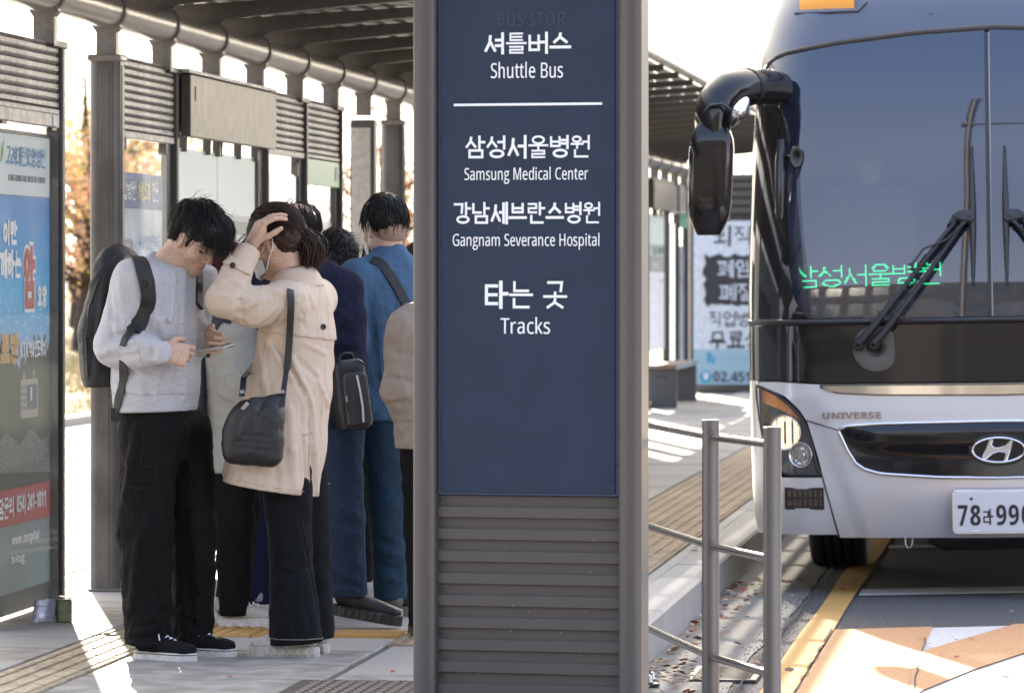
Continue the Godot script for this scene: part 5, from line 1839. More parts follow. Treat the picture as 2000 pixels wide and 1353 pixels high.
func wipers(t: Node3D) -> void:
	var black := mat("wiper_black", Color(0.022, 0.022, 0.026), 0.4)
	var hp := func(x: float, y: float, o: float) -> Vector3: return bus_pt(to_s(x, y), y, o)
	for sd in [1.0, -1.0]:
		var w := Node3D.new()
		w.name = "wiper" if sd > 0 else "wiper_001"
		t.add_child(w)
		var f := func(x: float) -> float: return x if sd > 0 else -0.075 - x
		for k in 2:
			var ox := k * 0.075
			var p := [hp.call(f.call(-0.685 + ox), 1.24, 0.05), hp.call(f.call(-0.63 + ox), 1.30, 0.055), hp.call(f.call(-0.56 + ox * 0.97), 1.385, 0.058), hp.call(f.call(-0.42 + ox * 0.9), 1.56, 0.06), hp.call(f.call(-0.205 + ox * 0.6), 1.83, 0.06)]
			obj("arm", Shape.new().tube(p, [0.034, 0.030, 0.025, 0.018, 0.017], 8, true, 0.7), black, w)
			obj("pivot", Shape.new().lathe([[0.0, 0.0], [0.03, 0.0], [0.03, 0.05], [0.02, 0.06], [0.0, 0.062]], 16), black, w, Transform3D(Basis(Vector3.RIGHT, PI / 2), hp.call(f.call(-0.685 + ox), 1.235, 0.0)))
			obj("arm_band", Shape.new().box(Vector3.ZERO, Vector3(0.062, 0.008, 0.042), 0.002, Basis(Vector3(0, 0, 1), (-0.7 if sd > 0 else 0.7))), M.dark_grey, w, Transform3D(Basis(), hp.call(f.call(-0.565 + ox * 0.97), 1.38, 0.058)))
		obj("hose", Shape.new().tube([hp.call(f.call(-0.42), 1.62, 0.075), hp.call(f.call(-0.36), 1.70, 0.08), hp.call(f.call(-0.25), 1.74, 0.08), hp.call(f.call(-0.15), 1.83, 0.075)], 0.006, 6), black, w)
		for q in [[-0.42, 1.62], [-0.40, 1.585], [-0.46, 1.505]]:
			obj("hose_clip", Shape.new().box(Vector3.ZERO, Vector3(0.03, 0.012, 0.03), 0.003, Basis(Vector3(0, 0, 1), -0.7 * sd)), black, w, Transform3D(Basis(), hp.call(f.call(q[0]), q[1], 0.065)))
		var hd := Shape.new()
		hd.prism(PackedVector2Array([Vector2(-0.09, -0.05), Vector2(-0.06, 0.005), Vector2(-0.03, 0.028), Vector2(0.045, 0.03), Vector2(0.05, -0.02), Vector2(0.03, -0.035), Vector2(-0.04, -0.02)]) if sd > 0 else PackedVector2Array([Vector2(0.09, -0.05), Vector2(0.06, 0.005), Vector2(0.03, 0.028), Vector2(-0.045, 0.03), Vector2(-0.05, -0.02), Vector2(-0.03, -0.035), Vector2(0.04, -0.02)]), 0.04, 0.006)
		obj("head", hd, black, w, Transform3D(Basis(Vector3.RIGHT, -0.3), hp.call(f.call(-0.155), 1.85, 0.035)))
		for q in [-0.05, 0.02]:
			obj("head_bolt", Shape.new().lathe([[0.011, 0], [0.009, 0.005], [0, 0.006]], 10), M.dark_grey, w, Transform3D(Basis(Vector3.RIGHT, PI / 2 - 0.3), hp.call(f.call(-0.155), 1.855, 0.035) + Vector3(q * sd, 0.005, 0.042)))
		var bl := []
		for j in 12: bl.append(hp.call(f.call(-0.12 + 0.002 * j - 0.02 * j / 11.0), lerpf(1.52, 2.2, j / 11.0), 0.018))
		obj("blade", Shape.new().strap(bl, Vector3(1, 0, 0.15), 0.022, 0.012), black, w)
		var sp := []
		for j in 12: sp.append(hp.call(f.call(-0.12 + 0.002 * j - 0.02 * j / 11.0), lerpf(1.56, 2.16, j / 11.0), 0.034 + 0.012 * sin(PI * j / 11.0)))
		obj("blade_spine", Shape.new().tube(sp, [0.008, 0.010, 0.012, 0.014, 0.016, 0.017, 0.017, 0.016, 0.014, 0.012, 0.010, 0.007], 6), black, w)


func mirrors(t: Node3D, gloss: Material, chrome: Material, trim: Material) -> void:
	for sd in [-1.0, 1.0]:
		var m := Node3D.new()
		m.name = "wing_mirror" if sd < 0 else "wing_mirror_001"
		t.add_child(m)
		var v := func(x: float, y: float, z: float) -> Vector3: return Vector3(-x * sd, y, z)
		obj("arm", Shape.new().tube([v.call(-1.08, 2.515, -0.42), v.call(-1.18, 2.525, -0.3), v.call(-1.265, 2.515, -0.16), v.call(-1.325, 2.49, -0.08), v.call(-1.36, 2.44, -0.03), v.call(-1.378, 2.37, 0.0), v.call(-1.382, 2.27, 0.01)], [0.10, 0.11, 0.112, 0.110, 0.104, 0.098, 0.09], 20, true, 0.85), gloss, m)
		obj("arm_joint", Shape.new().tube([v.call(-1.222, 2.521, -0.23), v.call(-1.24, 2.519, -0.2)], 0.1145, 20, true, 0.86), trim, m)
		var rings := []
		for i in 13:
			var q := i / 12.0
			var y := lerpf(1.785, 2.35, q)
			var k := pow(1.0 - pow(absf(q * 2.0 - 1.0), 5.0), 0.5)
			rings.append([y, -sd * lerpf(-1.408, -1.38, q), 0.02, 0.112 * maxf(k, 0.55) * lerpf(0.93, 1.0, q), 0.085 * maxf(k, 0.4)])
		obj("housing", loft(rings, 0.4, 40), gloss, m)
		obj("glass_plate", Shape.new().box(v.call(-1.39, 2.06, -0.066), Vector3(0.16, 0.42, 0.004), 0.001), chrome, m)
		# small kerb mirror on a thin bracket
		obj("bracket", Shape.new().tube([v.call(-1.415, 2.39, 0.06), v.call(-1.38, 2.42, 0.09), v.call(-1.33, 2.425, 0.1), v.call(-1.29, 2.40, 0.1), v.call(-1.27, 2.37, 0.09)], 0.008, 8), trim, m)
		var sm := Shape.new()
		sm.x = Transform3D(Basis(Vector3(0, 0, 1), -0.6 * -sd) * Basis.from_scale(Vector3(0.036, 0.085, 0.03)), v.call(-1.245, 2.385, 0.10))
		var prof := []
		for i in 13: prof.append([sin(PI * i / 12.0), -cos(PI * i / 12.0)])
		sm.lathe(prof, 20)
		obj("kerb_mirror", sm, chrome, m)
		var sb := Shape.new()
		sb.x = Transform3D(Basis(Vector3(0, 0, 1), -0.6 * -sd) * Basis.from_scale(Vector3(0.034, 0.08, 0.02)), v.call(-1.262, 2.375, 0.093))
		sb.lathe(prof, 20)
		obj("kerb_mirror_back", sb, gloss, m)
	# round mirror on the inside of the kerb side pillar
	var d := Shape.new()
	d.x = Transform3D(Basis(Vector3.UP, 0.5) * Basis(Vector3.RIGHT, PI / 2) * Basis.from_scale(Vector3(0.034, 1, 0.052)), bus_pt(-0.985, 2.17, 0.03))
	d.lathe([[0.0, -0.02], [0.8, -0.015], [1.0, 0.0], [1.0, 0.008], [0.92, 0.012], [0.0, 0.014]], 28)
	obj("round_mirror", d, trim, t)
	obj("round_mirror_stalk", Shape.new().rod(bus_pt(-1.06, 2.175, 0.0), bus_pt(-1.0, 2.17, 0.03), 0.006), trim, t)
	obj("pillar_mirror", loft([[1.86, -1.075, -0.28, 0.02, 0.03], [1.9, -1.075, -0.285, 0.026, 0.035], [2.15, -1.07, -0.33, 0.028, 0.035], [2.26, -1.065, -0.35, 0.018, 0.025]], 0.7), gloss, t)


# --- rounded bodies from a distance field ---------------------------------------------------------------------------------
class Prim:
	var a: Vector3
	var ab: Vector3
	var il := 0.0
	var ra := 0.0
	var dr := 0.0
	var k := 0.01
	var flat := 1.0
	var w := Vector3.ZERO
	var round := false      # an ellipsoid instead of a tapered capsule
	var inv := Basis()
	var rad := Vector3.ONE
	var cut := false
	var col := Color.WHITE

	func dist(p: Vector3) -> float:
		if round:
			var q := inv * (p - a)
			var u := q / rad
			var k0 := u.length()
			var k1 := (u / rad).length()
			return k0 * (k0 - 1.0) / maxf(k1, 1e-6)
		var d := p - a
		var t := clampf(d.dot(ab) * il, 0.0, 1.0)
		d -= ab * t
		if flat != 1.0:
			var m := d.length()
			d += w * (d.dot(w) * (1.0 / flat - 1.0))
			var m2 := d.length()
			return (m2 - ra - dr * t) * (m / maxf(m2, 1e-6))
		return d.length() - ra - dr * t


class Field:
	var prims: Array[Prim] = []
	var folds := []          # [a, ab, 1/len2, width, height]
	var planes := []         # [point, normal]: only what lies behind the plane stays
	var cell := 0.008
	var wobble := 0.0
	var wobble_scale := 20.0
	var noise := FastNoiseLite.new()
	var x := Transform3D()
	var colored := false
	var v := PackedVector3Array()
	var n := PackedVector3Array()
	var c := PackedColorArray()

	func _init() -> void:
		noise.seed = 7
		noise.frequency = 1.0
		noise.fractal_octaves = 2

	func cone(a: Vector3, b: Vector3, ra: float, rb: float, k := 0.02, flat := 1.0, w := Vector3.ZERO, col := Color.WHITE) -> Prim:
		var p := Prim.new()
		p.a = a
		p.ab = b - a
		p.il = 1.0 / maxf(p.ab.length_squared(), 1e-9)
		p.ra = ra
		p.dr = rb - ra
		p.k = k
		p.flat = flat
		p.w = w.normalized() if flat != 1.0 else w
		p.col = col
		prims.append(p)
		return p

	func chain(pts: Array, radii: Array, k := 0.02, flat := 1.0, w := Vector3.ZERO) -> void:
		for i in pts.size() - 1:
			cone(pts[i], pts[i + 1], radii[i], radii[i + 1], k, flat, w)

	func ball(at: Vector3, rad: Vector3, k := 0.015, b := Basis(), col := Color.WHITE) -> Prim:
		var p := Prim.new()
		p.round = true
		p.a = at
		p.rad = rad
		p.inv = b.inverse()
		p.k = k
		p.col = col
		prims.append(p)
		return p

	func fold(a: Vector3, b: Vector3, width: float, height: float) -> void:
		folds.append([a, b - a, 1.0 / maxf((b - a).length_squared(), 1e-9), width, height])

	func keep_behind(at: Vector3, normal: Vector3) -> void:
		planes.append([at, normal.normalized()])

	func at(p: Vector3, some: Array, creases: Array) -> float:
		var d := 1e3
		for q: Prim in some:
			var e := q.dist(p)
			if q.cut:
				var h0 := maxf(q.k - absf(d + e), 0.0)
				d = maxf(d, -e) + h0 * h0 / (4.0 * q.k)
			else:
				var h := maxf(q.k - absf(d - e), 0.0)
				d = minf(d, e) - h * h / (4.0 * q.k)
		for f in creases:
			var g: Vector3 = p - f[0]
			var t := clampf(g.dot(f[1]) * f[2], 0.0, 1.0)
			g -= f[1] * t
			var s: float = 1.0 - g.length_squared() / (f[3] * f[3])
			if s > 0.0:
				d -= f[4] * s * s
		if wobble > 0.0:
			d += noise.get_noise_3dv(p * wobble_scale) * wobble
		for pl in planes:
			d = maxf(d, (p - pl[0]).dot(pl[1]))
		return d

	func full(p: Vector3) -> float:
		return at(p, prims, folds)

	# nearest point that lies off the surface by the given distance
	func snap(p: Vector3, off := 0.0) -> Vector3:
		for i in 6:
			var d := full(p)
			var e := 0.004
			var g := Vector3(full(p + Vector3(e, 0, 0)) - d, full(p + Vector3(0, e, 0)) - d, full(p + Vector3(0, 0, e)) - d)
			if g.length() < 1e-9: break
			p -= g.normalized() * (d - off) * 0.9
		return p

	# first surface point met when looking along -z from the camera's side
	func hit(px: float, py: float, z0 := 0.55) -> Vector3:
		var p := Vector3(px, py, z0)
		for i in 90:
			var d := full(p)
			if d < 0.001: break
			p.z -= maxf(d * 0.7, 0.002)
			if p.z < -0.6: break
		return p

	func crease(x0: float, y0: float, x1: float, y1: float, width: float, height: float, bits := 2) -> void:
		var todo := []
		for i in bits:
			var a := Vector2(x0, y0).lerp(Vector2(x1, y1), float(i) / bits)
			var b := Vector2(x0, y0).lerp(Vector2(x1, y1), float(i + 1) / bits)
			todo.append([hit(a.x, a.y), hit(b.x, b.y)])
		for q in todo:
			if q[0].z > -0.5 and q[1].z > -0.5 and q[0].distance_to(q[1]) < 0.4: fold(q[0], q[1], width, height)

	func run() -> void:
		var lo := Vector3.ONE * 1e6
		var hi := -lo
		for q in prims:
			if q.cut: continue
			var r: float = q.rad[q.rad.max_axis_index()] if q.round else maxf(q.ra, q.ra + q.dr)
			r += 0.01
			for e in [q.a, q.a + q.ab]:
				lo = lo.min(e - Vector3.ONE * r)
				hi = hi.max(e + Vector3.ONE * r)
		lo -= Vector3.ONE * cell * 2.0
		var B := 5
		var nb := Vector3i(((hi - lo) / (cell * B)).ceil()) + Vector3i.ONE
		var nx := nb.x * B + 1
		var ny := nb.y * B + 1
		var nz := nb.z * B + 1
		var vals := PackedFloat32Array()
		vals.resize(nx * ny * nz)
		vals.fill(9.0)
		var half := cell * B * 0.5 * 1.7321
		var active := []
		var amp := wobble
		for f in folds: amp = maxf(amp, absf(f[4]))
		for bz in nb.z:
			for by in nb.y:
				for bx in nb.x:
					var mid := lo + Vector3(bx + 0.5, by + 0.5, bz + 0.5) * cell * B
					var near: Array[Prim] = []
					var best := 1e3
					var ds := PackedFloat32Array()
					for q in prims:
						var e := q.dist(mid)
						ds.append(e)
						if not q.cut: best = minf(best, e)
					var d := full(mid)
					if absf(d) > half * 1.08 + amp + 0.001:
						if d < 0.0:
							for k in B + 1:
								for j in B + 1:
									var row := bx * B + nx * ((by * B + j) + ny * (bz * B + k))
									for i in B + 1:
										if vals[row + i] > 8.0: vals[row + i] = -8.0
						continue
					for i in prims.size():
						if (prims[i].cut and ds[i] < half * 1.2 + 0.03) or (not prims[i].cut and ds[i] < best + half * 2.4 + prims[i].k + 0.01):
							near.append(prims[i])
					var creases := []
					for f in folds:
						var g: Vector3 = mid - f[0]
						g -= f[1] * clampf(g.dot(f[1]) * f[2], 0.0, 1.0)
						if g.length() < f[3] + half: creases.append(f)
					active.append(Vector3i(bx, by, bz))
					for k in B + 1:
						for j in B + 1:
							var row := bx * B + nx * ((by * B + j) + ny * (bz * B + k))
							var p := lo + Vector3(bx * B, by * B + j, bz * B + k) * cell
							for i in B + 1:
								if absf(vals[row + i]) > 7.0: vals[row + i] = at(p, near, creases)
								p.x += cell
		# surface nets
		var index := {}
		var verts := PackedVector3Array()
		var sy := nx
		var sz := nx * ny
		var off := [0, 1, sy, sy + 1, sz, sz + 1, sz + sy, sz + sy + 1]
		var edges := [[0, 1], [2, 3], [4, 5], [6, 7], [0, 2], [1, 3], [4, 6], [5, 7], [0, 4], [1, 5], [2, 6], [3, 7]]
		var cells := []
		for b in active:
			for k in B:
				for j in B:
					var row: int = b.x * B + nx * ((b.y * B + j) + ny * (b.z * B + k))
					for i in B:
						var o := row + i
						var m := 0
						if vals[o] < 0.0: m += 1
						if vals[o + 1] < 0.0: m += 1
						if vals[o + sy] < 0.0: m += 1
						if vals[o + sy + 1] < 0.0: m += 1
						if vals[o + sz] < 0.0: m += 1
						if vals[o + sz + 1] < 0.0: m += 1
						if vals[o + sz + sy] < 0.0: m += 1
						if vals[o + sz + sy + 1] < 0.0: m += 1
						if m == 0 or m == 8: continue
						var sum := Vector3.ZERO
						var cnt := 0
						for e in edges:
							var va := vals[o + off[e[0]]]
							var vb := vals[o + off[e[1]]]
							if (va < 0.0) != (vb < 0.0):
								var t := va / (va - vb)
								var pa := Vector3(e[0] & 1, (e[0] >> 1) & 1, e[0] >> 2)
								var pb := Vector3(e[1] & 1, (e[1] >> 1) & 1, e[1] >> 2)
								sum += pa.lerp(pb, t)
								cnt += 1
						index[o] = verts.size()
						verts.append(lo + (Vector3(b.x * B + i, b.y * B + j, b.z * B + k) + sum / cnt) * cell)
						cells.append(o)
		var tris := PackedInt32Array()
		var steps := [1, sy, sz]
		for o in cells:
			for ax in 3:
				var a: float = vals[o]
				var b: float = vals[o + steps[ax]]
				if (a < 0.0) == (b < 0.0): continue
				var u: int = steps[(ax + 1) % 3]
				var w: int = steps[(ax + 2) % 3]
				if not (index.has(o - u) and index.has(o - w) and index.has(o - u - w)): continue
				var q0: int = index[o]
				var q1: int = index[o - u]
				var q2: int = index[o - u - w]
				var q3: int = index[o - w]
				if a < 0.0:
					tris.append_array([q0, q2, q1, q0, q3, q2])
				else:
					tris.append_array([q0, q1, q2, q0, q2, q3])
		var nn := PackedVector3Array()
		nn.resize(verts.size())
		for i in range(0, tris.size(), 3):
			var a := verts[tris[i]]
			var f := (verts[tris[i + 2]] - a).cross(verts[tris[i + 1]] - a)
			for j in 3: nn[tris[i + j]] += f
		var cols := PackedColorArray()
		if colored:
			for p in verts:
				var bc := Color.WHITE
				var bd := 1e3
				for q in prims:
					var e := q.dist(p)
					if not q.cut and e < bd:
						bd = e
						bc = q.col
				cols.append(bc)
		if x.basis.determinant() < 0.0:
			for i in range(0, tris.size(), 3):
				var q := tris[i + 1]
				tris[i + 1] = tris[i + 2]
				tris[i + 2] = q
		for i in tris.size():
			var t := tris[i]
			v.append(x * verts[t])
			n.append((x.basis * nn[t]).normalized())
			c.append(cols[t] if colored else Color.WHITE)


# meshes all waiting fields (several cores at once) and hands each to its node
func field_job(called: String, fields: Array, m: Material, parent: Node) -> MeshInstance3D:
	var o := put(called, null, m, parent)
	jobs.append([o, fields])
	return o


func run_jobs() -> void:
	var all: Array[Field] = []
	for j in jobs:
		for f in j[1]: all.append(f)
	all.sort_custom(func(p: Field, q: Field) -> bool: return p.prims.size() / p.cell > q.prims.size() / q.cell)
	var id := WorkerThreadPool.add_group_task(func(i: int) -> void: all[i].run(), all.size(), -1, true)
	WorkerThreadPool.wait_for_group_task_completion(id)
	for j in jobs:
		var s := Shape.new()
		for f in j[1]:
			s.v.append_array(f.v)
			s.n.append_array(f.n)
			s.c.append_array(f.c)
		s.uv.resize(s.v.size())
		if s.v.size() == 0:
			printerr("empty field ", j[0].name)
			continue
		j[0].mesh = s.mesh()
	jobs.clear()


# --- figures -----------------------------------------------------------------------------------------------------------
const LIP := Color(0.84, 0.66, 0.64)
const SKIN := Color.WHITE


# face of an adult, looking along +z, chin down -y; the middle of the head at the origin
func head_field(k := 1.0, cell := 0.0035, young := true, nose := 1.0) -> Field:
	var f := Field.new()
	f.cell = cell
	f.colored = true
	f.ball(Vector3(0, 0.035, -0.012) * k, Vector3(0.074, 0.092, 0.094) * k, 0.02)
	f.ball(Vector3(0, -0.01, 0.012) * k, Vector3(0.066, 0.085, 0.076) * k, 0.03)
	f.cone(Vector3(0.045, -0.065, 0.012) * k, Vector3(0.012, -0.104, 0.062) * k, 0.022 * k, 0.017 * k, 0.03)
	f.cone(Vector3(-0.045, -0.065, 0.012) * k, Vector3(-0.012, -0.104, 0.062) * k, 0.022 * k, 0.017 * k, 0.03)
	f.ball(Vector3(0, -0.10, 0.066) * k, Vector3(0.02, 0.016, 0.016) * k, 0.018)
	f.ball(Vector3(0, -0.066, 0.066) * k, Vector3(0.034, 0.034, 0.024) * k, 0.02)
	for s in [-1.0, 1.0]:
		f.ball(Vector3(s * 0.042, -0.026, 0.056) * k, Vector3(0.026, 0.028, 0.022) * k, 0.025)
		f.cone(Vector3(s * 0.014, 0.03, 0.084) * k, Vector3(s * 0.05, 0.032, 0.066) * k, 0.009 * k, 0.007 * k, 0.018)
	for s in [-1.0, 1.0]:
		var e := f.ball(Vector3(s * 0.032, 0.006, 0.096) * k, Vector3(0.02, 0.012, 0.016) * k, 0.014)
		e.cut = true
		f.ball(Vector3(s * 0.032, 0.005, 0.074) * k, Vector3(0.0145, 0.011, 0.012) * k, 0.004)
		# lash line and brow
		f.cone(Vector3(s * 0.019, -0.001, 0.0845) * k, Vector3(s * 0.046, -0.001, 0.0785) * k, 0.0022 * k, 0.002 * k, 0.001, 1.0, Vector3.ZERO, Color(0.05, 0.04, 0.04))
		f.cone(Vector3(s * 0.016, 0.026, 0.091) * k, Vector3(s * 0.05, 0.030, 0.073) * k, 0.004 * k, 0.003 * k, 0.001, 1.0, Vector3.ZERO, Color(0.05, 0.04, 0.04))
	f.cone(Vector3(0, 0.018, 0.084) * k, Vector3(0, -0.030, 0.104 * nose) * k, 0.0085 * k, 0.012 * k, 0.012)
	for s in [-1.0, 1.0]:
		f.ball(Vector3(s * 0.0125, -0.036, 0.094) * k, Vector3(0.0085, 0.0075, 0.011) * k, 0.006)
		var o := f.ball(Vector3(s * 0.007, -0.045, 0.101) * k, Vector3(0.004, 0.003, 0.005) * k, 0.003)
		o.cut = true
	f.cone(Vector3(-0.018, -0.066, 0.085) * k, Vector3(0.018, -0.066, 0.085) * k, 0.0038 * k, 0.0038 * k, 0.006, 1.0, Vector3.ZERO, LIP)
	f.ball(Vector3(0, -0.0625, 0.089) * k, Vector3(0.013, 0.0045, 0.005) * k, 0.005, Basis(), LIP)
	f.ball(Vector3(0, -0.072, 0.0865) * k, Vector3(0.014, 0.005, 0.006) * k, 0.005, Basis(), LIP)
	# ears
	for s in [-1.0, 1.0]:
		var b := Basis(Vector3.UP, s * 0.45) * Basis(Vector3.RIGHT, -0.12)
		f.ball(Vector3(s * 0.077, 0.0, -0.008) * k, Vector3(0.008, 0.033, 0.019) * k, 0.006, b)
		f.ball(Vector3(s * 0.079, -0.026, 0.0) * k, Vector3(0.007, 0.012, 0.010) * k, 0.006, b)
		var o := f.ball(Vector3(s * 0.087, -0.002, -0.003) * k, Vector3(0.006, 0.019, 0.010) * k, 0.004, b)
		o.cut = true
	return f


# hand at the wrist, fingers along +x, back of the hand +y, thumb side +z; bends in degrees for index .. little finger
func hand_field(xf: Transform3D, bends: Array, thumb: Array, size := 1.0, cell := 0.0032) -> Field:
	var f := Field.new()
	f.cell = cell
	f.x = xf
	var k := size
	f.cone(Vector3(-0.022, 0, 0), Vector3(0.005, 0, 0), 0.025 * k, 0.024 * k, 0.012, 0.78, Vector3.UP)
	var zs := [0.030, 0.010, -0.010, -0.028]
	var len := [[0.042, 0.026, 0.021], [0.046, 0.030, 0.022], [0.043, 0.028, 0.022], [0.034, 0.021, 0.019]]
	for i in 4:
		var kn := Vector3([0.086, 0.090, 0.086, 0.078][i], 0.003, zs[i]) * k
		f.cone(Vector3(0.006, 0, zs[i] * 0.55) * k, kn, 0.018 * k, 0.0118 * k, 0.014)
		var p := kn
		var a := 0.0
		var r: float = [0.0098, 0.0098, 0.0092, 0.0082][i]
		var spread: float = [0.10, 0.02, -0.05, -0.14][i] if bends[i].size() < 4 else bends[i][3]
		for j in 3:
			a += deg_to_rad(bends[i][j])
			var q: Vector3 = p + Vector3(cos(a) * cos(spread), -sin(a), cos(a) * sin(spread)) * len[i][j] * k
			f.cone(p, q, (r - j * 0.0008) * k, (r - (j + 1) * 0.0008) * k, 0.0035)
			p = q
	f.ball(Vector3(0.04, -0.010, 0.024) * k, Vector3(0.032, 0.015, 0.016) * k, 0.014)
	f.ball(Vector3(0.045, -0.008, -0.022) * k, Vector3(0.034, 0.013, 0.012) * k, 0.014)
	var p := Vector3(0.026, -0.008, 0.028) * k
	for j in thumb.size():
		var q: Vector3 = p + thumb[j] * [0.036, 0.031, 0.026][j] * k
		f.cone(p, q, [0.0135, 0.0112, 0.0102][j] * k, [0.0112, 0.0102, 0.0085][j] * k, 0.006)
		p = q
	return f


# locks of hair that grow from the skull away from the crown and hang with gravity (all in the head's own axes)
func locks(count: int, crown: Vector3, allow: Callable, length: Callable, down: Vector3, rad: Vector3, mid: Vector3, lift: float, thick: float, curl := 0.15, pull = null) -> Shape:
	var s := Shape.new()
	var made := 0
	var guard := 0
	while made < count and guard < count * 30:
		guard += 1
		var d := Vector3(rng.randfn(), rng.randfn(), rng.randfn()).normalized()
		if not allow.call(d): continue
		made += 1
		var p := mid + d * rad
		var dir := (d - crown).normalized()
		if pull != null: dir = pull.call(p, d)
		var L: float = length.call(d) * rng.randf_range(0.75, 1.15)
		var n := 7
		var path := []
		var rr := []
		var off := lift * rng.randf_range(0.25, 1.1)
		var side := Vector3(rng.randfn(), rng.randfn(), rng.randfn()) * curl
		var side2 := Vector3(rng.randfn(), rng.randfn(), rng.randfn()) * curl
		for i in n:
			var t := float(i) / (n - 1)
			var u := (p - mid) / rad
			var nrm := (u / rad).normalized()
			var hug := off * minf(1.0, 0.25 + t * 1.6)
			if u.length() < 1.0 + hug / 0.1:
				p = mid + u.normalized() * rad * (1.0 + hug / 0.1)
			path.append(p)
			rr.append(thick * (1.0 - t * 0.85) * (0.55 if i == 0 else 1.0))
			var tang := dir - nrm * dir.dot(nrm) * clampf(1.0 - t * 0.9, 0, 1)
			if pull != null: tang = pull.call(p, d)
			dir = (tang.normalized() + down * (0.16 + 0.5 * t) + side.lerp(side2, t)).normalized()
			p += dir * L / (n - 1)
		s.tube(path, rr, 4, false, 0.6)
	return s


func lookframe(forward: Vector3, up := Vector3.UP) -> Basis:
	var z := forward.normalized()
	var x := up.cross(z).normalized()
	return Basis(x, z.cross(x).normalized(), z)


# joints of a standing figure of height h that faces f (in the picture's axes: x right, z to the camera)
func joints(h: float, f: Vector3) -> Dictionary:
	f = f.normalized()
	var l := Vector3.UP.cross(f)
	var J := {"h": h, "f": f, "l": l}
	J.hip = Vector3(0, 0.52 * h, 0)
	J.waist = Vector3(0, 0.61 * h, 0) + f * 0.005
	J.chest = Vector3(0, 0.73 * h, 0) + f * 0.01
	J.upper = Vector3(0, 0.795 * h, 0) - f * 0.005
	J.neck = Vector3(0, 0.845 * h, 0) - f * 0.01
	J.head = Vector3(0, 0.93 * h, 0) + f * 0.02
	J.look = f
	J.sl = Vector3(0, 0.805 * h, 0) + l * 0.108 * h
	J.sr = Vector3(0, 0.805 * h, 0) - l * 0.108 * h
	J.el = J.sl + Vector3(0, -0.175 * h, 0) + l * 0.03 - f * 0.02
	J.er = J.sr + Vector3(0, -0.175 * h, 0) - l * 0.03 - f * 0.02
	J.wl = J.el + Vector3(0, -0.13 * h, 0) + f * 0.07
	J.wr = J.er + Vector3(0, -0.13 * h, 0) + f * 0.07
	J.tl = Vector3(0, 0.49 * h, 0) + l * 0.052 * h
	J.tr = Vector3(0, 0.49 * h, 0) - l * 0.052 * h
	J.kl = Vector3(0, 0.28 * h, 0) + l * 0.055 * h + f * 0.015
	J.kr = Vector3(0, 0.28 * h, 0) - l * 0.055 * h + f * 0.015
	J.al = Vector3(0, 0.05 * h, 0) + l * 0.058 * h - f * 0.02
	J.ar = Vector3(0, 0.05 * h, 0) - l * 0.058 * h - f * 0.02
	return J


# the unclothed figure: trunk, limbs, neck and head as one mesh; hands are added by the caller
func body_fields(J: Dictionary, head: Field, head_up := Vector3.UP) -> Array:
	var f := Field.new()
	f.cell = 0.013
	f.chain([J.hip, J.waist, J.chest, J.upper], [0.13, 0.115, 0.135, 0.11], 0.05, 0.68, J.f)
	for s in ["l", "r"]:
		f.cone(J.upper, J["s" + s], 0.07, 0.05, 0.04)
		f.chain([J["s" + s], J["e" + s], J["w" + s]], [0.05, 0.04, 0.025], 0.02)
		f.chain([J["t" + s], J["k" + s], J["a" + s]], [0.075, 0.05, 0.033], 0.03)
	# the neck belongs to the head's own fine grid
	var hb := lookframe(J.look, head_up)
	var back := hb.inverse()
	var base: Vector3 = back * (J.upper + Vector3(0, 0.01, 0) - J.head)
	var mid: Vector3 = back * (J.neck - J.head)
	head.cone(base, mid, 0.075, 0.057, 0.03)
	head.cone(mid, Vector3(0, -0.045, -0.028), 0.056, 0.055, 0.03)
	head.x = Transform3D(hb, J.head)
	return [f, head]


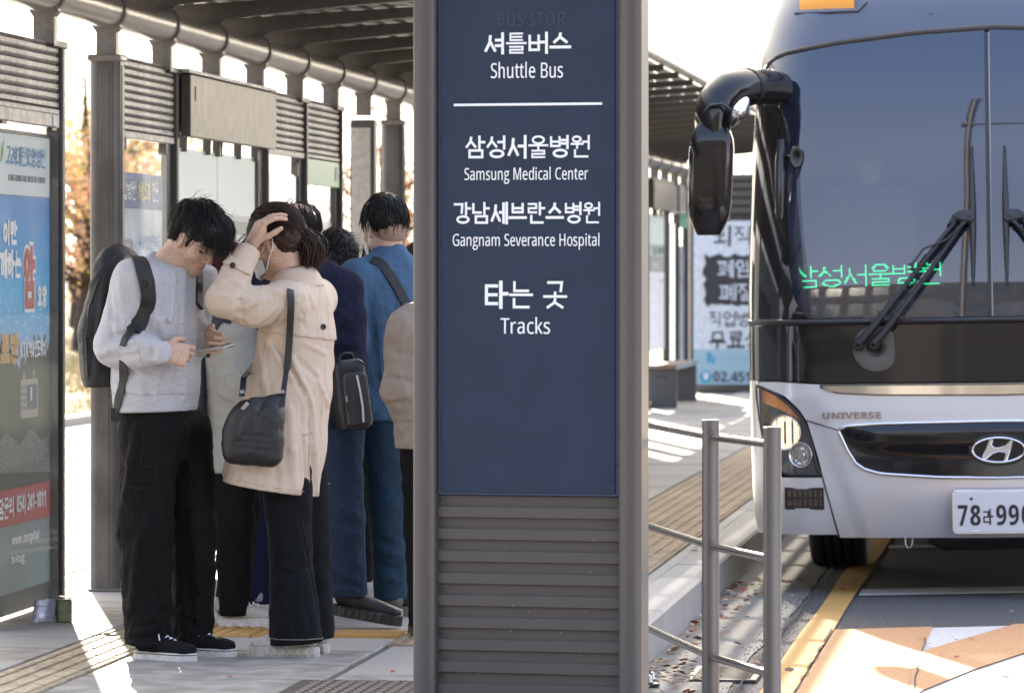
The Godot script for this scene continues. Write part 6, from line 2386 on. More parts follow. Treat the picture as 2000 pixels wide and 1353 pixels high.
func shoe(t: Node3D, heel: Vector3, toe: Vector3, style: Dictionary, pitch := 0.0) -> Node3D:
	var d := toe - heel
	var L: float = style.get("length", 0.275)
	var o := Node3D.new()
	var i := 0
	for ch in t.get_children():
		if String(ch.name).begins_with("shoe"): i += 1
	o.name = "shoe" if i == 0 else "shoe_%03d" % i
	t.add_child(o)
	var z := Vector3(d.x, 0, d.z).normalized()
	o.transform = Transform3D(Basis(Vector3.UP.cross(z), Vector3.UP, z) * Basis(Vector3.RIGHT, pitch), heel)
	if not M.has("_shoe_" + style.key):
		M["_shoe_" + style.key] = true
	var sh: float = style.sole_h
	var up := Field.new()
	up.cell = 0.005
	up.cone(Vector3(0, sh + 0.03, 0.038), Vector3(0, sh + 0.03, 0.11), 0.034, 0.04, 0.02)
	up.cone(Vector3(0, sh + 0.022, 0.11), Vector3(0, sh + 0.008, L - 0.05), 0.042, 0.042, 0.02, 0.8, Vector3.UP)
	up.cone(Vector3(0, sh + 0.065, 0.04), Vector3(0, sh + 0.045, 0.105), 0.033, 0.034, 0.03)
	up.keep_behind(Vector3(0, sh - 0.004, 0), Vector3.DOWN)
	up.keep_behind(Vector3(0, sh + 0.082, 0.03), Vector3(0, 1, 0.25))
	field_job("upper", [up], style.upper, o)
	var poly := PackedVector2Array()
	var prof := [[0.0, 0.0], [0.002, 0.010], [0.007, 0.019], [0.016, 0.027], [0.03, 0.033], [0.05, 0.036], [0.10, 0.036], [0.15, 0.042], [0.19, 0.046], [0.215, 0.0445], [0.235, 0.040], [0.252, 0.032], [0.264, 0.022], [0.271, 0.012], [0.275, 0.0]]
	for q in prof: poly.append(Vector2(q[1], -q[0] * L / 0.275))
	for k in range(prof.size() - 2, 0, -1): poly.append(Vector2(-prof[k][1], -prof[k][0] * L / 0.275))
	var so := Shape.new()
	so.x = Transform3D(Basis(Vector3.RIGHT, -PI / 2), Vector3.ZERO)
	so.prism(poly, sh, 0.004)
	obj("sole", so, style.sole, o)
	if style.has("band"):
		var bd := []
		for q in prof: bd.append(Vector3(q[1] + 0.0005, sh * 0.78, q[0] * L / 0.275))
		for k in range(prof.size() - 2, -1, -1): bd.append(Vector3(-prof[k][1] - 0.0005, sh * 0.78, prof[k][0] * L / 0.275))
		obj("foxing_stripe", Shape.new().tube(bd, 0.0016, 5, false), style.band, o)
	if style.has("chunks"):
		for k in 9:
			var zz := 0.02 + k * (L - 0.05) / 8.0
			for sd in [-1.0, 1.0]:
				var wx: float = along([[0.0, 0.024], [0.05, 0.036], [0.10, 0.036], [0.19, 0.046], [0.275, 0.02]], zz * 0.275 / L)
				obj("sole_block", Shape.new().box(Vector3(sd * wx, sh * 0.5, zz), Vector3(0.012, sh * 0.8, 0.02), 0.004), style.chunks, o)
	if style.has("lace"):
		for k in 5:
			var zz := 0.112 + k * 0.017
			var yy := sh + 0.068 - k * 0.0065
			obj("lace", Shape.new().tube([Vector3(-0.026, yy - 0.012, zz - 0.006), Vector3(0, yy + 0.004, zz), Vector3(0.026, yy - 0.012, zz + 0.006)], 0.003, 6), style.lace, o)
		obj("lace", Shape.new().tube([Vector3(0.004, sh + 0.073, 0.112), Vector3(0.028, sh + 0.072, 0.10), Vector3(0.04, sh + 0.05, 0.105)], 0.0025, 6), style.lace, o)
		obj("lace", Shape.new().tube([Vector3(-0.004, sh + 0.073, 0.112), Vector3(-0.028, sh + 0.07, 0.125), Vector3(-0.042, sh + 0.045, 0.14)], 0.0025, 6), style.lace, o)
	if style.has("stripe"):
		for sd in [-1.0, 1.0]:
			obj("side_stripe", Shape.new().tube([Vector3(sd * 0.037, sh + 0.02, 0.16), Vector3(sd * 0.041, sh + 0.03, 0.12), Vector3(sd * 0.036, sh + 0.05, 0.075), Vector3(sd * 0.033, sh + 0.025, 0.05)], 0.0028, 5), style.stripe, o)
	return o


# strap laid on a garment through the given points
func laid_strap(f: Field, pts: Array, width: float, thick: float, off := 0.004) -> Shape:
	var path := []
	var nr := []
	for i in pts.size() - 1:
		for k in 4:
			path.append(f.snap(pts[i].lerp(pts[i + 1], k / 4.0), off))
	path.append(f.snap(pts[-1], off))
	for it in 2:
		var q := path.duplicate()
		for i in range(1, path.size() - 1):
			q[i] = (path[i - 1] + path[i] * 2.0 + path[i + 1]) / 4.0
		path = q
	for p in path:
		var e := 0.006
		var d := f.full(p)
		nr.append(Vector3(f.full(p + Vector3(e, 0, 0)) - d, f.full(p + Vector3(0, e, 0)) - d, f.full(p + Vector3(0, 0, e)) - d).normalized())
	for it in 2:
		var q := nr.duplicate()
		for i in range(1, nr.size() - 1):
			q[i] = (nr[i - 1] + nr[i] + nr[i + 1]).normalized()
		nr = q
	return Shape.new().strap(path, nr, width, thick)


# face mask over nose and chin with ear loops, in the head's axes
func face_mask(t: Node3D, J: Dictionary, head_up := Vector3.UP, k := 1.0, near := 0.0) -> void:
	var hb := lookframe(J.look, head_up)
	var P := []
	for j in 9:
		var v := j / 8.0
		var row := PackedVector3Array()
		for i in 15:
			var u := lerpf(-1.0, 1.0, i / 14.0)
			var a := u * 1.05
			var puff := 1.0 - pow(absf(v * 2.0 - 1.0), 2.0)
			var y := lerpf(-0.118, -0.004 - 0.022 * absf(u), v) + 0.018 * absf(u) * (1.0 - v)
			var r := 0.082 + 0.026 * (1.0 - u * u) * (0.45 + 0.55 * puff) + 0.004 * sin(v * 14.0) * (1.0 - u * u)
			row.append(Vector3(sin(a) * r * 0.86, y, cos(a) * r * 1.03 + 0.008) * k)
		P.append(row)
	var s := Shape.new()
	s.x = Transform3D(hb, J.head)
	s.grid(P, false, false)
	var m := obj("mask", s, M.mask_white, t)
	for sd in [-1.0, 1.0]:
		var lp := Shape.new()
		lp.x = Transform3D(hb, J.head)
		lp.tube([Vector3(sd * 0.066, -0.026, 0.045) * k, Vector3(sd * 0.079, -0.004, 0.018) * k, Vector3(sd * 0.084, 0.026, -0.004) * k, Vector3(sd * 0.085, 0.03, -0.014) * k], 0.0022, 5)
		lp.tube([Vector3(sd * 0.062, -0.095, 0.045) * k, Vector3(sd * 0.077, -0.06, 0.018) * k, Vector3(sd * 0.085, -0.022, -0.014) * k, Vector3(sd * 0.088, 0.01, -0.026) * k, Vector3(sd * 0.085, 0.03, -0.014) * k], 0.0022, 5)
		obj("ear_loop", lp, M.mask_white, m)


# --- people in the queue ------------------------------------------------------------------------------------------------
func cloth(key: String, c: Color, rough := 0.85, sheen := 0.15, weave := 0.25, wrinkle := true) -> StandardMaterial3D:
	if M.has(key): return M[key]
	var m := mat(key, c, rough)
	m.uv1_triplanar = true
	m.uv1_scale = Vector3(5.0, 1.7, 5.0)
	m.albedo_texture = noise_tex("cloth_tone", 0.02, 0.95, 1.0, 5)
	m.heightmap_enabled = true
	m.heightmap_texture = noise_tex("cloth_relief", 0.018, 0.0, 1.0, 3)
	m.heightmap_scale = weave * 2.0
	m.rim_enabled = true
	m.rim = sheen * 0.4
	m.rim_tint = 0.5
	m.metallic_specular = 0.22
	return m


func people_materials() -> void:
	var skin := mat("skin", Color(0.63, 0.41, 0.30), 0.5, 0.0)
	skin.vertex_color_use_as_albedo = true
	skin.subsurf_scatter_enabled = true
	skin.subsurf_scatter_strength = 0.06
	skin.heightmap_enabled = true
	skin.heightmap_texture = noise_tex("pores", 0.09, 0.0, 1.0, 3)
	skin.heightmap_scale = 0.05
	skin.uv1_triplanar = true
	skin.uv1_scale = Vector3.ONE * 6.0
	skin.albedo_texture = noise_tex("skin_tone", 0.03, 0.84, 1.0, 5)
	mat("mask_white", Color(0.72, 0.73, 0.74), 0.8)
	mat("hair_black", Color(0.008, 0.0075, 0.008), 0.38)
	mat("hair_dark", Color(0.011, 0.009, 0.009), 0.42)
	mat("hair_brown", Color(0.030, 0.014, 0.010), 0.42)
	mat("hair_maroon", Color(0.05, 0.012, 0.016), 0.5)
	mat("shaved", Color(0.30, 0.20, 0.15), 0.7)
	for key in ["hair_black", "hair_dark", "hair_brown", "hair_maroon"]:
		M[key].metallic_specular = 0.36
	mat("button_dark", Color(0.02, 0.014, 0.012), 0.3)
	mat("leather_black", Color(0.012, 0.012, 0.013), 0.34, 0.0, null, 1.0, noise_tex("leather", 0.09, 0.0, 1.0, 3), 5.0, 0.15)
	mat("nylon_black", Color(0.011, 0.011, 0.012), 0.6, 0.0, null, 1.0, noise_tex("nylon", 0.2, 0.0, 1.0, 2), 6.0, 0.08)
	mat("buckle", Color(0.02, 0.02, 0.022), 0.3)
	mat("zip_steel", Color(0.4, 0.4, 0.41), 0.3, 0.9)


func shoe_styles() -> Dictionary:
	var tone := noise_tex("scuff", 0.02, 0.86, 1.0, 5)
	var rubber := mat("sole_white", Color(0.62, 0.60, 0.57), 0.7, 0.0, tone, 4.0)
	return {
		"skate": {"key": "skate", "sole_h": 0.03, "upper": cloth("canvas_black", Color(0.012, 0.012, 0.013), 0.85, 0.1, 0.1), "sole": rubber, "band": mat("band_black", Color(0.015, 0.015, 0.015), 0.6), "lace": mat("lace_white", Color(0.72, 0.72, 0.72), 0.8), "stripe": mat("stitch_grey", Color(0.2, 0.2, 0.21), 0.8)},
		"cream": {"key": "cream", "sole_h": 0.036, "upper": mat("shoe_cream", Color(0.56, 0.53, 0.47), 0.7, 0.0, tone, 4.0), "sole": mat("sole_cream", Color(0.55, 0.52, 0.46), 0.7, 0.0, tone, 4.0), "chunks": mat("sole_sand", Color(0.45, 0.42, 0.36), 0.7), "stripe": mat("shoe_beige", Color(0.42, 0.38, 0.32), 0.7)},
		"air": {"key": "air", "sole_h": 0.045, "length": 0.29, "upper": mat("shoe_black", Color(0.022, 0.022, 0.023), 0.5, 0.0, tone, 4.0), "sole": mat("sole_black", Color(0.03, 0.03, 0.03), 0.4), "chunks": mat("sole_glossy", Color(0.05, 0.05, 0.052), 0.12), "stripe": M.mask_white},
		"grey": {"key": "grey", "sole_h": 0.04, "upper": mat("shoe_grey", Color(0.13, 0.12, 0.115), 0.7, 0.0, tone, 4.0), "sole": mat("sole_pale", Color(0.42, 0.41, 0.4), 0.7, 0.0, tone, 4.0), "stripe": mat("shoe_reflect", Color(0.5, 0.51, 0.52), 0.4)},
		"purple": {"key": "purple", "sole_h": 0.03, "upper": mat("shoe_purple", Color(0.16, 0.035, 0.085), 0.7, 0.0, tone, 4.0), "sole": rubber, "stripe": mat("shoe_pink", Color(0.5, 0.3, 0.38), 0.6), "lace": mat("lace_purple", Color(0.3, 0.06, 0.12), 0.7)},
		"beige": {"key": "beige", "sole_h": 0.036, "upper": mat("shoe_white", Color(0.5, 0.48, 0.44), 0.7, 0.0, tone, 4.0), "sole": rubber, "stripe": mat("shoe_taupe", Color(0.27, 0.24, 0.2), 0.7), "lace": mat("lace_white", Color(0.72, 0.72, 0.72), 0.8)},
		"pink": {"key": "pink", "sole_h": 0.034, "upper": mat("shoe_silver", Color(0.33, 0.31, 0.31), 0.6, 0.0, tone, 4.0), "sole": mat("sole_pink", Color(0.42, 0.16, 0.2), 0.7)},
		"dark": {"key": "dark", "sole_h": 0.028, "upper": M.shoe_black, "sole": M.sole_black},
	}


func hair_cap(rad: Vector3, mid: Vector3, wob := 0.006, nape := -0.075, face_open := 0.0, cell := 0.0045) -> Field:
	var f := Field.new()
	f.cell = cell
	f.ball(mid, rad, 0.01)
	f.ball(mid + Vector3(0, -0.035, -0.035), Vector3(rad.x * 0.86, 0.075, 0.06), 0.03)
	var o := f.ball(Vector3(0, -0.055 - face_open, 0.085), Vector3(0.085, 0.095, 0.075), 0.015)
	o.cut = true
	for s in [-1.0, 1.0]:
		o = f.ball(Vector3(s * 0.082, -0.025, 0.008), Vector3(0.03, 0.048, 0.032), 0.01)
		o.cut = true
	f.keep_behind(Vector3(0, nape, 0), Vector3(0, -1, 0.25))
	f.wobble = wob
	f.wobble_scale = 45.0
	return f


func buttoned(t: Node, at: Vector3, normal: Vector3, r: float, parent: Node) -> void:
	var s := Shape.new()
	var b := lookframe(normal, Vector3.UP if absf(normal.y) < 0.9 else Vector3.RIGHT)
	s.x = Transform3D(b * Basis(Vector3.RIGHT, PI / 2), at + normal.normalized() * 0.004)
	s.lathe([[0.0, 0.0], [r, 0.0], [r, 0.003], [r * 0.85, 0.0045], [r * 0.6, 0.003], [0.0, 0.003]], 18)
	obj("button", s, M.button_dark, parent)


func build_people() -> void:
	people_materials()
	var ST := shoe_styles()
	man_with_phone(ST)
	woman_in_coat(ST)
	queue(ST)
	driver()
	run_jobs()


func man_with_phone(ST: Dictionary) -> void:
	var t := thing("person", "young person in grey sweatshirt and wide black trousers looking down at a phone", "person", Vector3(-3.285, PLAT, -16.46), YAW)
	var F := Vector3(0.87, 0, 0.5).normalized()
	var J := joints(1.74, F)
	J.hip = Vector3(-0.02, 0.90, 0)
	J.waist = Vector3(-0.045, 1.05, 0)
	J.chest = Vector3(-0.035, 1.26, 0)
	J.upper = Vector3(-0.03, 1.375, 0)
	J.neck = Vector3(0.0, 1.455, 0)
	J.head = Vector3(0.092, 1.550, 0.0)
	J.look = F * 0.815 + Vector3(0, -0.58, 0)
	J.sr = Vector3(-0.115, 1.395, 0.16)
	J.er = Vector3(-0.185, 1.16, 0.15)
	J.wr = Vector3(-0.02, 1.135, 0.275)
	J.sl = Vector3(0.09, 1.40, -0.16)
	J.el = Vector3(0.055, 1.16, -0.22)
	J.wl = Vector3(0.125, 1.185, -0.05)
	J.tr = Vector3(-0.065, 0.86, 0.08)
	J.tl = Vector3(0.045, 0.86, -0.08)
	J.kr = Vector3(-0.07, 0.50, 0.10)
	J.kl = Vector3(0.075, 0.48, -0.07)
	J.ar = Vector3(-0.075, 0.08, 0.085)
	J.al = Vector3(0.07, 0.08, -0.07)
	var head := head_field(1.0, 0.0032)
	var fields := body_fields(J, head)
	# hands closed round the phone
	var rx := Vector3(0.84, -0.14, -0.5).normalized()
	var rz := Vector3(-0.15, 0.98, 0.05)
	rz = (rz - rx * rz.dot(rx)).normalized()
	var ry := -rz.cross(rx)
	fields.append(hand_field(Transform3D(Basis(rx, ry, rz), Vector3(-0.005, 1.135, 0.268)), [[28, 38, 22, 0.04], [40, 42, 25, 0.0], [50, 45, 28, -0.05], [58, 48, 30, -0.12]], [Vector3(0.72, -0.35, 0.6), Vector3(0.86, -0.45, 0.22), Vector3(0.85, -0.52, 0.0)], 1.07))
	var lx := Vector3(0.70, -0.22, 0.68).normalized()
	var lz := Vector3(0.1, 0.98, 0.1)
	lz = (lz - lx * lz.dot(lx)).normalized()
	fields.append(hand_field(Transform3D(Basis(lx, lz.cross(lx), lz), Vector3(0.128, 1.18, -0.03)), [[30, 45, 25, 0.05], [42, 48, 25, 0.0], [50, 48, 28, -0.05], [55, 48, 28, -0.1]], [Vector3(0.55, -0.3, 0.75), Vector3(0.8, -0.55, 0.3), Vector3(0.8, -0.6, -0.1)], 1.0))
	field_job("body", fields, M.skin, t)
	# sweatshirt
	var f := Field.new()
	f.cell = 0.0075
	f.chain([Vector3(-0.052, 0.90, 0), Vector3(-0.05, 1.05, 0), Vector3(-0.036, 1.26, 0), Vector3(-0.03, 1.375, 0)], [0.192, 0.19, 0.192, 0.125], 0.05, 0.72, F)
	f.cone(J.upper + Vector3(0.0, 0.01, 0), J.sr, 0.09, 0.078, 0.04)
	f.cone(J.upper + Vector3(0.0, 0.01, 0), J.sl, 0.09, 0.075, 0.04)
	f.chain([J.sr, J.er, J.er.lerp(J.wr, 0.6), J.er.lerp(J.wr, 0.78)], [0.082, 0.078, 0.062, 0.056], 0.03)
	f.cone(J.er.lerp(J.wr, 0.80), J.wr + (J.wr - J.er) * 0.04, 0.046, 0.044, 0.014)
	f.chain([J.sl, J.el, J.wl], [0.078, 0.072, 0.055], 0.03)
	f.keep_behind(Vector3(0, 0.912, 0), Vector3(0.02, -1, 0))
	f.keep_behind(Vector3(0.0, 1.472, 0), Vector3(0.42, 1, 0.22))
	var k := func(px: float) -> float: return (px - 340.0) / 526.0
	var h := func(py: float) -> float: return (1282.0 - py) / 526.0
	for q in [[352, 530, 344, 700, .016, .011], [371, 530, 366, 690, .014, .012], [388, 540, 392, 690, .014, .010], [335, 560, 322, 650, .02, -.006], [362, 540, 356, 680, .014, -.007], [380, 545, 380, 690, .012, -.006], [300, 600, 322, 690, .022, -.008], [312, 590, 338, 660, .018, .006],
			[255, 545, 262, 620, .02, .006], [232, 560, 240, 650, .02, -.006], [248, 640, 285, 625, .018, .011], [240, 655, 290, 648, .014, -.008], [255, 672, 300, 660, .014, .009], [215, 600, 250, 640, .02, .007], [210, 690, 250, 675, .018, .008], [225, 700, 290, 690, .016, -.006], [262, 640, 270, 600, .016, .007],
			[270, 710, 320, 745, .022, .007], [330, 710, 318, 780, .02, .007], [355, 715, 350, 775, .016, -.006], [375, 710, 372, 780, .016, .007], [240, 730, 262, 770, .02, -.006], [290, 740, 300, 785, .018, .006]]:
		f.crease(k.call(q[0]), h.call(q[1]), k.call(q[2]), h.call(q[3]), q[4], q[5] * 1.7)
	# knitted hem drawn in a little above the edge
	f.wobble = 0.003
	f.wobble_scale = 14.0
	var grey := cloth("jersey_grey", Color(0.56, 0.56, 0.585), 0.95, 0.25, 0.16)
	grey.albedo_texture = noise_tex("heather", 0.12, 0.82, 1.0, 4)
	grey.uv1_scale = Vector3(2.0, 8.0, 2.0)
	var sw := field_job("sweatshirt", [f], grey, t)
	var ring := []
	for i in 33:
		var a := TAU * i / 32.0
		var p: Vector3 = Vector3(0.0, 1.462, 0.0) + F * cos(a) * 0.066 + J.l * sin(a) * 0.072 + Vector3(0, -0.030 * cos(a), 0)
		ring.append(p)
	obj("collar", Shape.new().tube(ring, 0.0125, 10, false), grey, t)
	var seam := []
	for i in 41:
		var a := TAU * i / 40.0
		seam.append(f.snap(Vector3(-0.052, 0.978, 0) + F * cos(a) * 0.16 + J.l * sin(a) * 0.21, 0.0005))
	obj("hem_seam", Shape.new().tube(seam, 0.0022, 5, false), mat("jersey_seam", Color(0.40, 0.40, 0.42), 0.95), t)
	for q in [[0.79, 0.0585]]:
		var cr := []
		var c: Vector3 = J.er.lerp(J.wr, q[0])
		var ax: Vector3 = (J.wr - J.er).normalized()
		var u: Vector3 = ax.cross(Vector3.UP).normalized()
		for i in 25:
			var a := TAU * i / 24.0
			cr.append(f.snap(c + (u * cos(a) + Vector3.UP * sin(a)) * 0.06, 0.0004))
		obj("cuff_seam", Shape.new().tube(cr, 0.0022, 5, false), M.jersey_seam, t)
	# wide trousers
	var g := Field.new()
	g.cell = 0.009
	g.cone(Vector3(-0.05, 0.97, 0), Vector3(-0.03, 0.84, 0), 0.155, 0.175, 0.04, 0.74, F)
	g.chain([Vector3(-0.07, 0.83, 0.07), Vector3(-0.083, 0.48, 0.095), Vector3(-0.068, 0.045, 0.10)], [0.112, 0.103, 0.086], 0.03)
	g.chain([Vector3(0.05, 0.83, -0.07), Vector3(0.085, 0.48, -0.06), Vector3(0.078, 0.06, -0.07)], [0.105, 0.090, 0.078], 0.02)
	g.keep_behind(Vector3(-0.07, 0.055, 0), Vector3(-0.10, -1, -0.06))
	for q in [[285, 830, 262, 960, .03, .009], [330, 830, 345, 960, .025, .008], [370, 830, 385, 930, .025, .008], [265, 900, 318, 905, .012, .006], [268, 943, 316, 946, .010, -.006], [300, 960, 330, 1040, .025, -.008], [345, 960, 352, 1240, .014, -.016], [290, 1050, 275, 1180, .03, .009], [320, 1080, 330, 1220, .026, -.009], [300, 1180, 330, 1215, .02, .009], [270, 1230, 320, 1222, .02, .008], [335, 1190, 345, 1235, .02, -.008], [385, 1000, 400, 1150, .025, .009], [372, 1120, 385, 1220, .02, -.008], [362, 1190, 400, 1210, .02, .008]]:
		g.crease(k.call(q[0]), h.call(q[1]), k.call(q[2]), h.call(q[3]), q[4], q[5] * 1.7)
	g.wobble = 0.009
	g.wobble_scale = 9.0
	var piping := mat("twill_seam", Color(0.013, 0.0125, 0.0125), 0.9)
	for line in [[[252, 902], [285, 908], [320, 906]], [[320, 906], [319, 945]], [[256, 944], [290, 950], [319, 947]], [[298, 830], [292, 900]], [[345, 960], [353, 1100], [352, 1235]], [[262, 1243], [300, 1250], [342, 1246]]]:
		var zp := []
		for i in line.size() - 1:
			for m in 4: zp.append(g.hit(k.call(lerpf(line[i][0], line[i + 1][0], m / 4.0)), h.call(lerpf(line[i][1], line[i + 1][1], m / 4.0))))
		zp.append(g.hit(k.call(line[-1][0]), h.call(line[-1][1])))
		obj("seam", Shape.new().tube(zp, 0.0013, 5), piping, t)
	field_job("trousers", [g], cloth("twill_black", Color(0.009, 0.0085, 0.0085), 0.8, 0.1, 0.22), t)
	shoe(t, Vector3(-0.122, 0.0, 0.08), Vector3(0.113, 0.0, 0.215), ST.skate)
	shoe(t, Vector3(-0.005, 0.0, -0.09), Vector3(0.25, 0.0, 0.01), ST.skate)
	obj("sock", Shape.new().tube([Vector3(-0.10, 0.06, 0.095), Vector3(-0.098, 0.13, 0.095)], 0.042, 14), mat("sock_grey", Color(0.3, 0.28, 0.27), 0.9), t)
	# hair
	var hb := lookframe(J.look)
	var dl := hb.inverse() * Vector3.DOWN
	var hair := Node3D.new()
	hair.name = "hair"
	t.add_child(hair)
	hair.transform = Transform3D(hb, J.head)
	var cap := hair_cap(Vector3(0.084, 0.098, 0.103), Vector3(0, 0.045, -0.014), 0.006, -0.06)
	cap.cone(Vector3(-0.042, 0.085, 0.07), Vector3(0.042, 0.085, 0.07), 0.038, 0.038, 0.02)
	cap.cone(Vector3(-0.03, 0.068, 0.10), Vector3(0.03, 0.068, 0.10), 0.022, 0.022, 0.02)
	for s in [-1.0, 1.0]:
		cap.cone(Vector3(s * 0.0755, 0.035, 0.022), Vector3(s * 0.0735, -0.012, 0.025), 0.009, 0.004, 0.008)
	field_job("hair_cap", [cap], M.hair_black, hair)
	var allow := func(d: Vector3) -> bool:
		if d.z > 0.3 and d.y < 0.42: return false
		if d.y < -0.42: return false
		return not (d.y < 0.18 and d.z > -0.2)
	var length := func(d: Vector3) -> float: return 0.05 + 0.05 * smoothstep(0.1, 0.9, d.z) + 0.02 * smoothstep(0.3, 0.9, d.y)
	obj("locks", locks(1700, Vector3(0.1, 0.72, -0.6).normalized(), allow, length, dl * 0.35, Vector3(0.086, 0.101, 0.104), Vector3(0, 0.047, -0.012), 0.014, 0.0023, 0.17), M.hair_black, hair)
	var fringe := func(d: Vector3) -> bool: return d.z > 0.3 and d.y > 0.42
	var flen := func(_d: Vector3) -> float: return rng.randf_range(0.08, 0.125)
	obj("locks", locks(950, Vector3(0.1, 0.72, -0.6).normalized(), fringe, flen, dl * 0.5, Vector3(0.085, 0.102, 0.108), Vector3(0, 0.05, 0.0), 0.026, 0.0022, 0.17), M.hair_black, hair)
	var stray := func(d: Vector3) -> bool: return d.y > 0.2
	var slen := func(_d: Vector3) -> float: return rng.randf_range(0.05, 0.09)
	obj("locks", locks(90, Vector3(0.1, 0.5, -0.8).normalized(), stray, slen, Vector3.UP * 0.3, Vector3(0.088, 0.104, 0.106), Vector3(0, 0.045, -0.012), 0.03, 0.0012, 0.5), M.hair_black, hair)

	# telephone between the hands
	var ph := thing("phone", "pale slim phone held in both hands of the person in grey", "phone", Vector3.ZERO)
	var at := t.transform * Vector3(0.185, 1.150, 0.135)
	var pb := lookframe(Vector3(0.70, 0.10, 0.62), Vector3(-0.2, 1, 0.1))
	ph.transform = Transform3D(Basis(Vector3.UP, YAW) * pb, at)
	obj("body", Shape.new().box(Vector3.ZERO, Vector3(0.066, 0.0095, 0.132), 0.003), mat("phone_silver", Color(0.5, 0.53, 0.55), 0.3, 0.5), ph)
	obj("screen", Shape.new().box(Vector3(0, 0.0052, 0), Vector3(0.060, 0.001, 0.124)), mat("phone_screen", Color(0.05, 0.055, 0.06), 0.1), ph)
	obj("camera_bump", Shape.new().box(Vector3(0.016, -0.0058, 0.048), Vector3(0.026, 0.003, 0.026), 0.001), M.phone_screen, ph)
	obj("side_key", Shape.new().box(Vector3(0.0332, 0.001, 0.01), Vector3(0.001, 0.002, 0.02)), M.zip_steel, ph)

	# rucksack on the back
	var b := thing("backpack", "plain black backpack worn by the person in grey sweatshirt", "backpack", Vector3.ZERO)
	b.transform = t.transform
	var bk := Field.new()
	bk.cell = 0.008
	var B := -F
	var c0 := Vector3(-0.062, 0, 0.02)
	bk.chain([c0 + B * 0.17 + Vector3(0, 1.05, 0), c0 + B * 0.185 + Vector3(0, 1.2, 0), c0 + B * 0.155 + Vector3(0, 1.40, 0)], [0.165, 0.165, 0.135], 0.02, 0.55, F)
	bk.chain([c0 + B * 0.22 + Vector3(0, 1.08, 0), c0 + B * 0.225 + Vector3(0, 1.19, 0)], [0.12, 0.12], 0.02, 0.5, F)
	bk.keep_behind(Vector3(0, 1.0, 0), Vector3(0, -1, 0.0))
	for q in [[200, 590, 190, 740, .012, -.008], [168, 665, 225, 690, .010, -.006], [185, 560, 215, 520, .016, .007], [215, 560, 205, 640, .018, .008], [225, 600, 222, 700, .02, -.006], [180, 620, 176, 700, .016, .006]]:
		bk.crease(k.call(q[0]), h.call(q[1]), k.call(q[2]), h.call(q[3]), q[4], q[5])
	bk.wobble = 0.006
	bk.wobble_scale = 12.0
	field_job("bag", [bk], M.nylon_black, b)
	for line in [[[232, 512], [205, 545], [186, 600], [180, 660], [184, 735]], [[170, 655], [195, 668], [226, 672]], [[240, 540], [226, 580], [218, 640]]]:
		var zp := []
		for q in line: zp.append(bk.snap(bk.hit(k.call(q[0]), h.call(q[1])), 0.001))
		obj("seam_piping", Shape.new().tube(zp, 0.0035, 6), mat("piping_black", Color(0.03, 0.03, 0.032), 0.4), b)
	var top := c0 + B * 0.13
	obj("grab_loop", Shape.new().tube([top + Vector3(0, 1.47, 0.05), top + B * 0.02 + Vector3(0, 1.515, 0.03), top + B * 0.02 + Vector3(0, 1.515, -0.03), top + Vector3(0, 1.47, -0.05)], 0.009, 8), M.nylon_black, b)
	var pk := func(px: float, py: float) -> Vector3: return f.hit(k.call(px), h.call(py))
	var s1 := [Vector3(-0.17, 1.47, 0.06), Vector3(-0.125, 1.495, 0.12), pk.call(298, 528), pk.call(306, 560), pk.call(306, 595), pk.call(294, 625), pk.call(279, 645)]
	obj("shoulder_strap", laid_strap(f, s1, 0.062, 0.014, 0.006), M.nylon_black, b)
	obj("strap_web", laid_strap(f, [pk.call(284, 640), pk.call(270, 660), pk.call(262, 672)], 0.03, 0.005, 0.012), M.nylon_black, b)
	var dr := f.hit(k.call(307), h.call(556)) + Vector3(0, 0, 0.018)
	var ringp := []
	for i in 17:
		var a := TAU * i / 16.0
		ringp.append(dr + Vector3(cos(a) * 0.013, sin(a) * 0.015 + 0.004 * cos(a), 0.004))
	obj("ring", Shape.new().tube(ringp, 0.0028, 6, false), M.buckle, b)
	obj("ring_tab", Shape.new().box(dr + Vector3(0, 0.014, 0.0), Vector3(0.03, 0.008, 0.006), 0.002), M.buckle, b)
	obj("strap_tail", laid_strap(f, [pk.call(262, 706), pk.call(256, 745), pk.call(248, 785), pk.call(243, 798)], 0.04, 0.004, 0.006), M.nylon_black, b)
	obj("strap_tail_end", Shape.new().box(pk.call(243, 800) + Vector3(-0.002, -0.014, 0.006), Vector3(0.04, 0.05, 0.005), 0.001), M.nylon_black, b)
	var s2 := [Vector3(0.07, 1.48, -0.11), f.hit(0.098, 1.43), f.hit(0.104, 1.37), f.hit(0.108, 1.30)]
	obj("shoulder_strap", laid_strap(f, s2, 0.05, 0.014, 0.006), M.nylon_black, b)
	obj("buckle", Shape.new().box(s2[2] + Vector3(0.004, 0, 0.02), Vector3(0.026, 0.035, 0.012), 0.004), M.buckle, b)


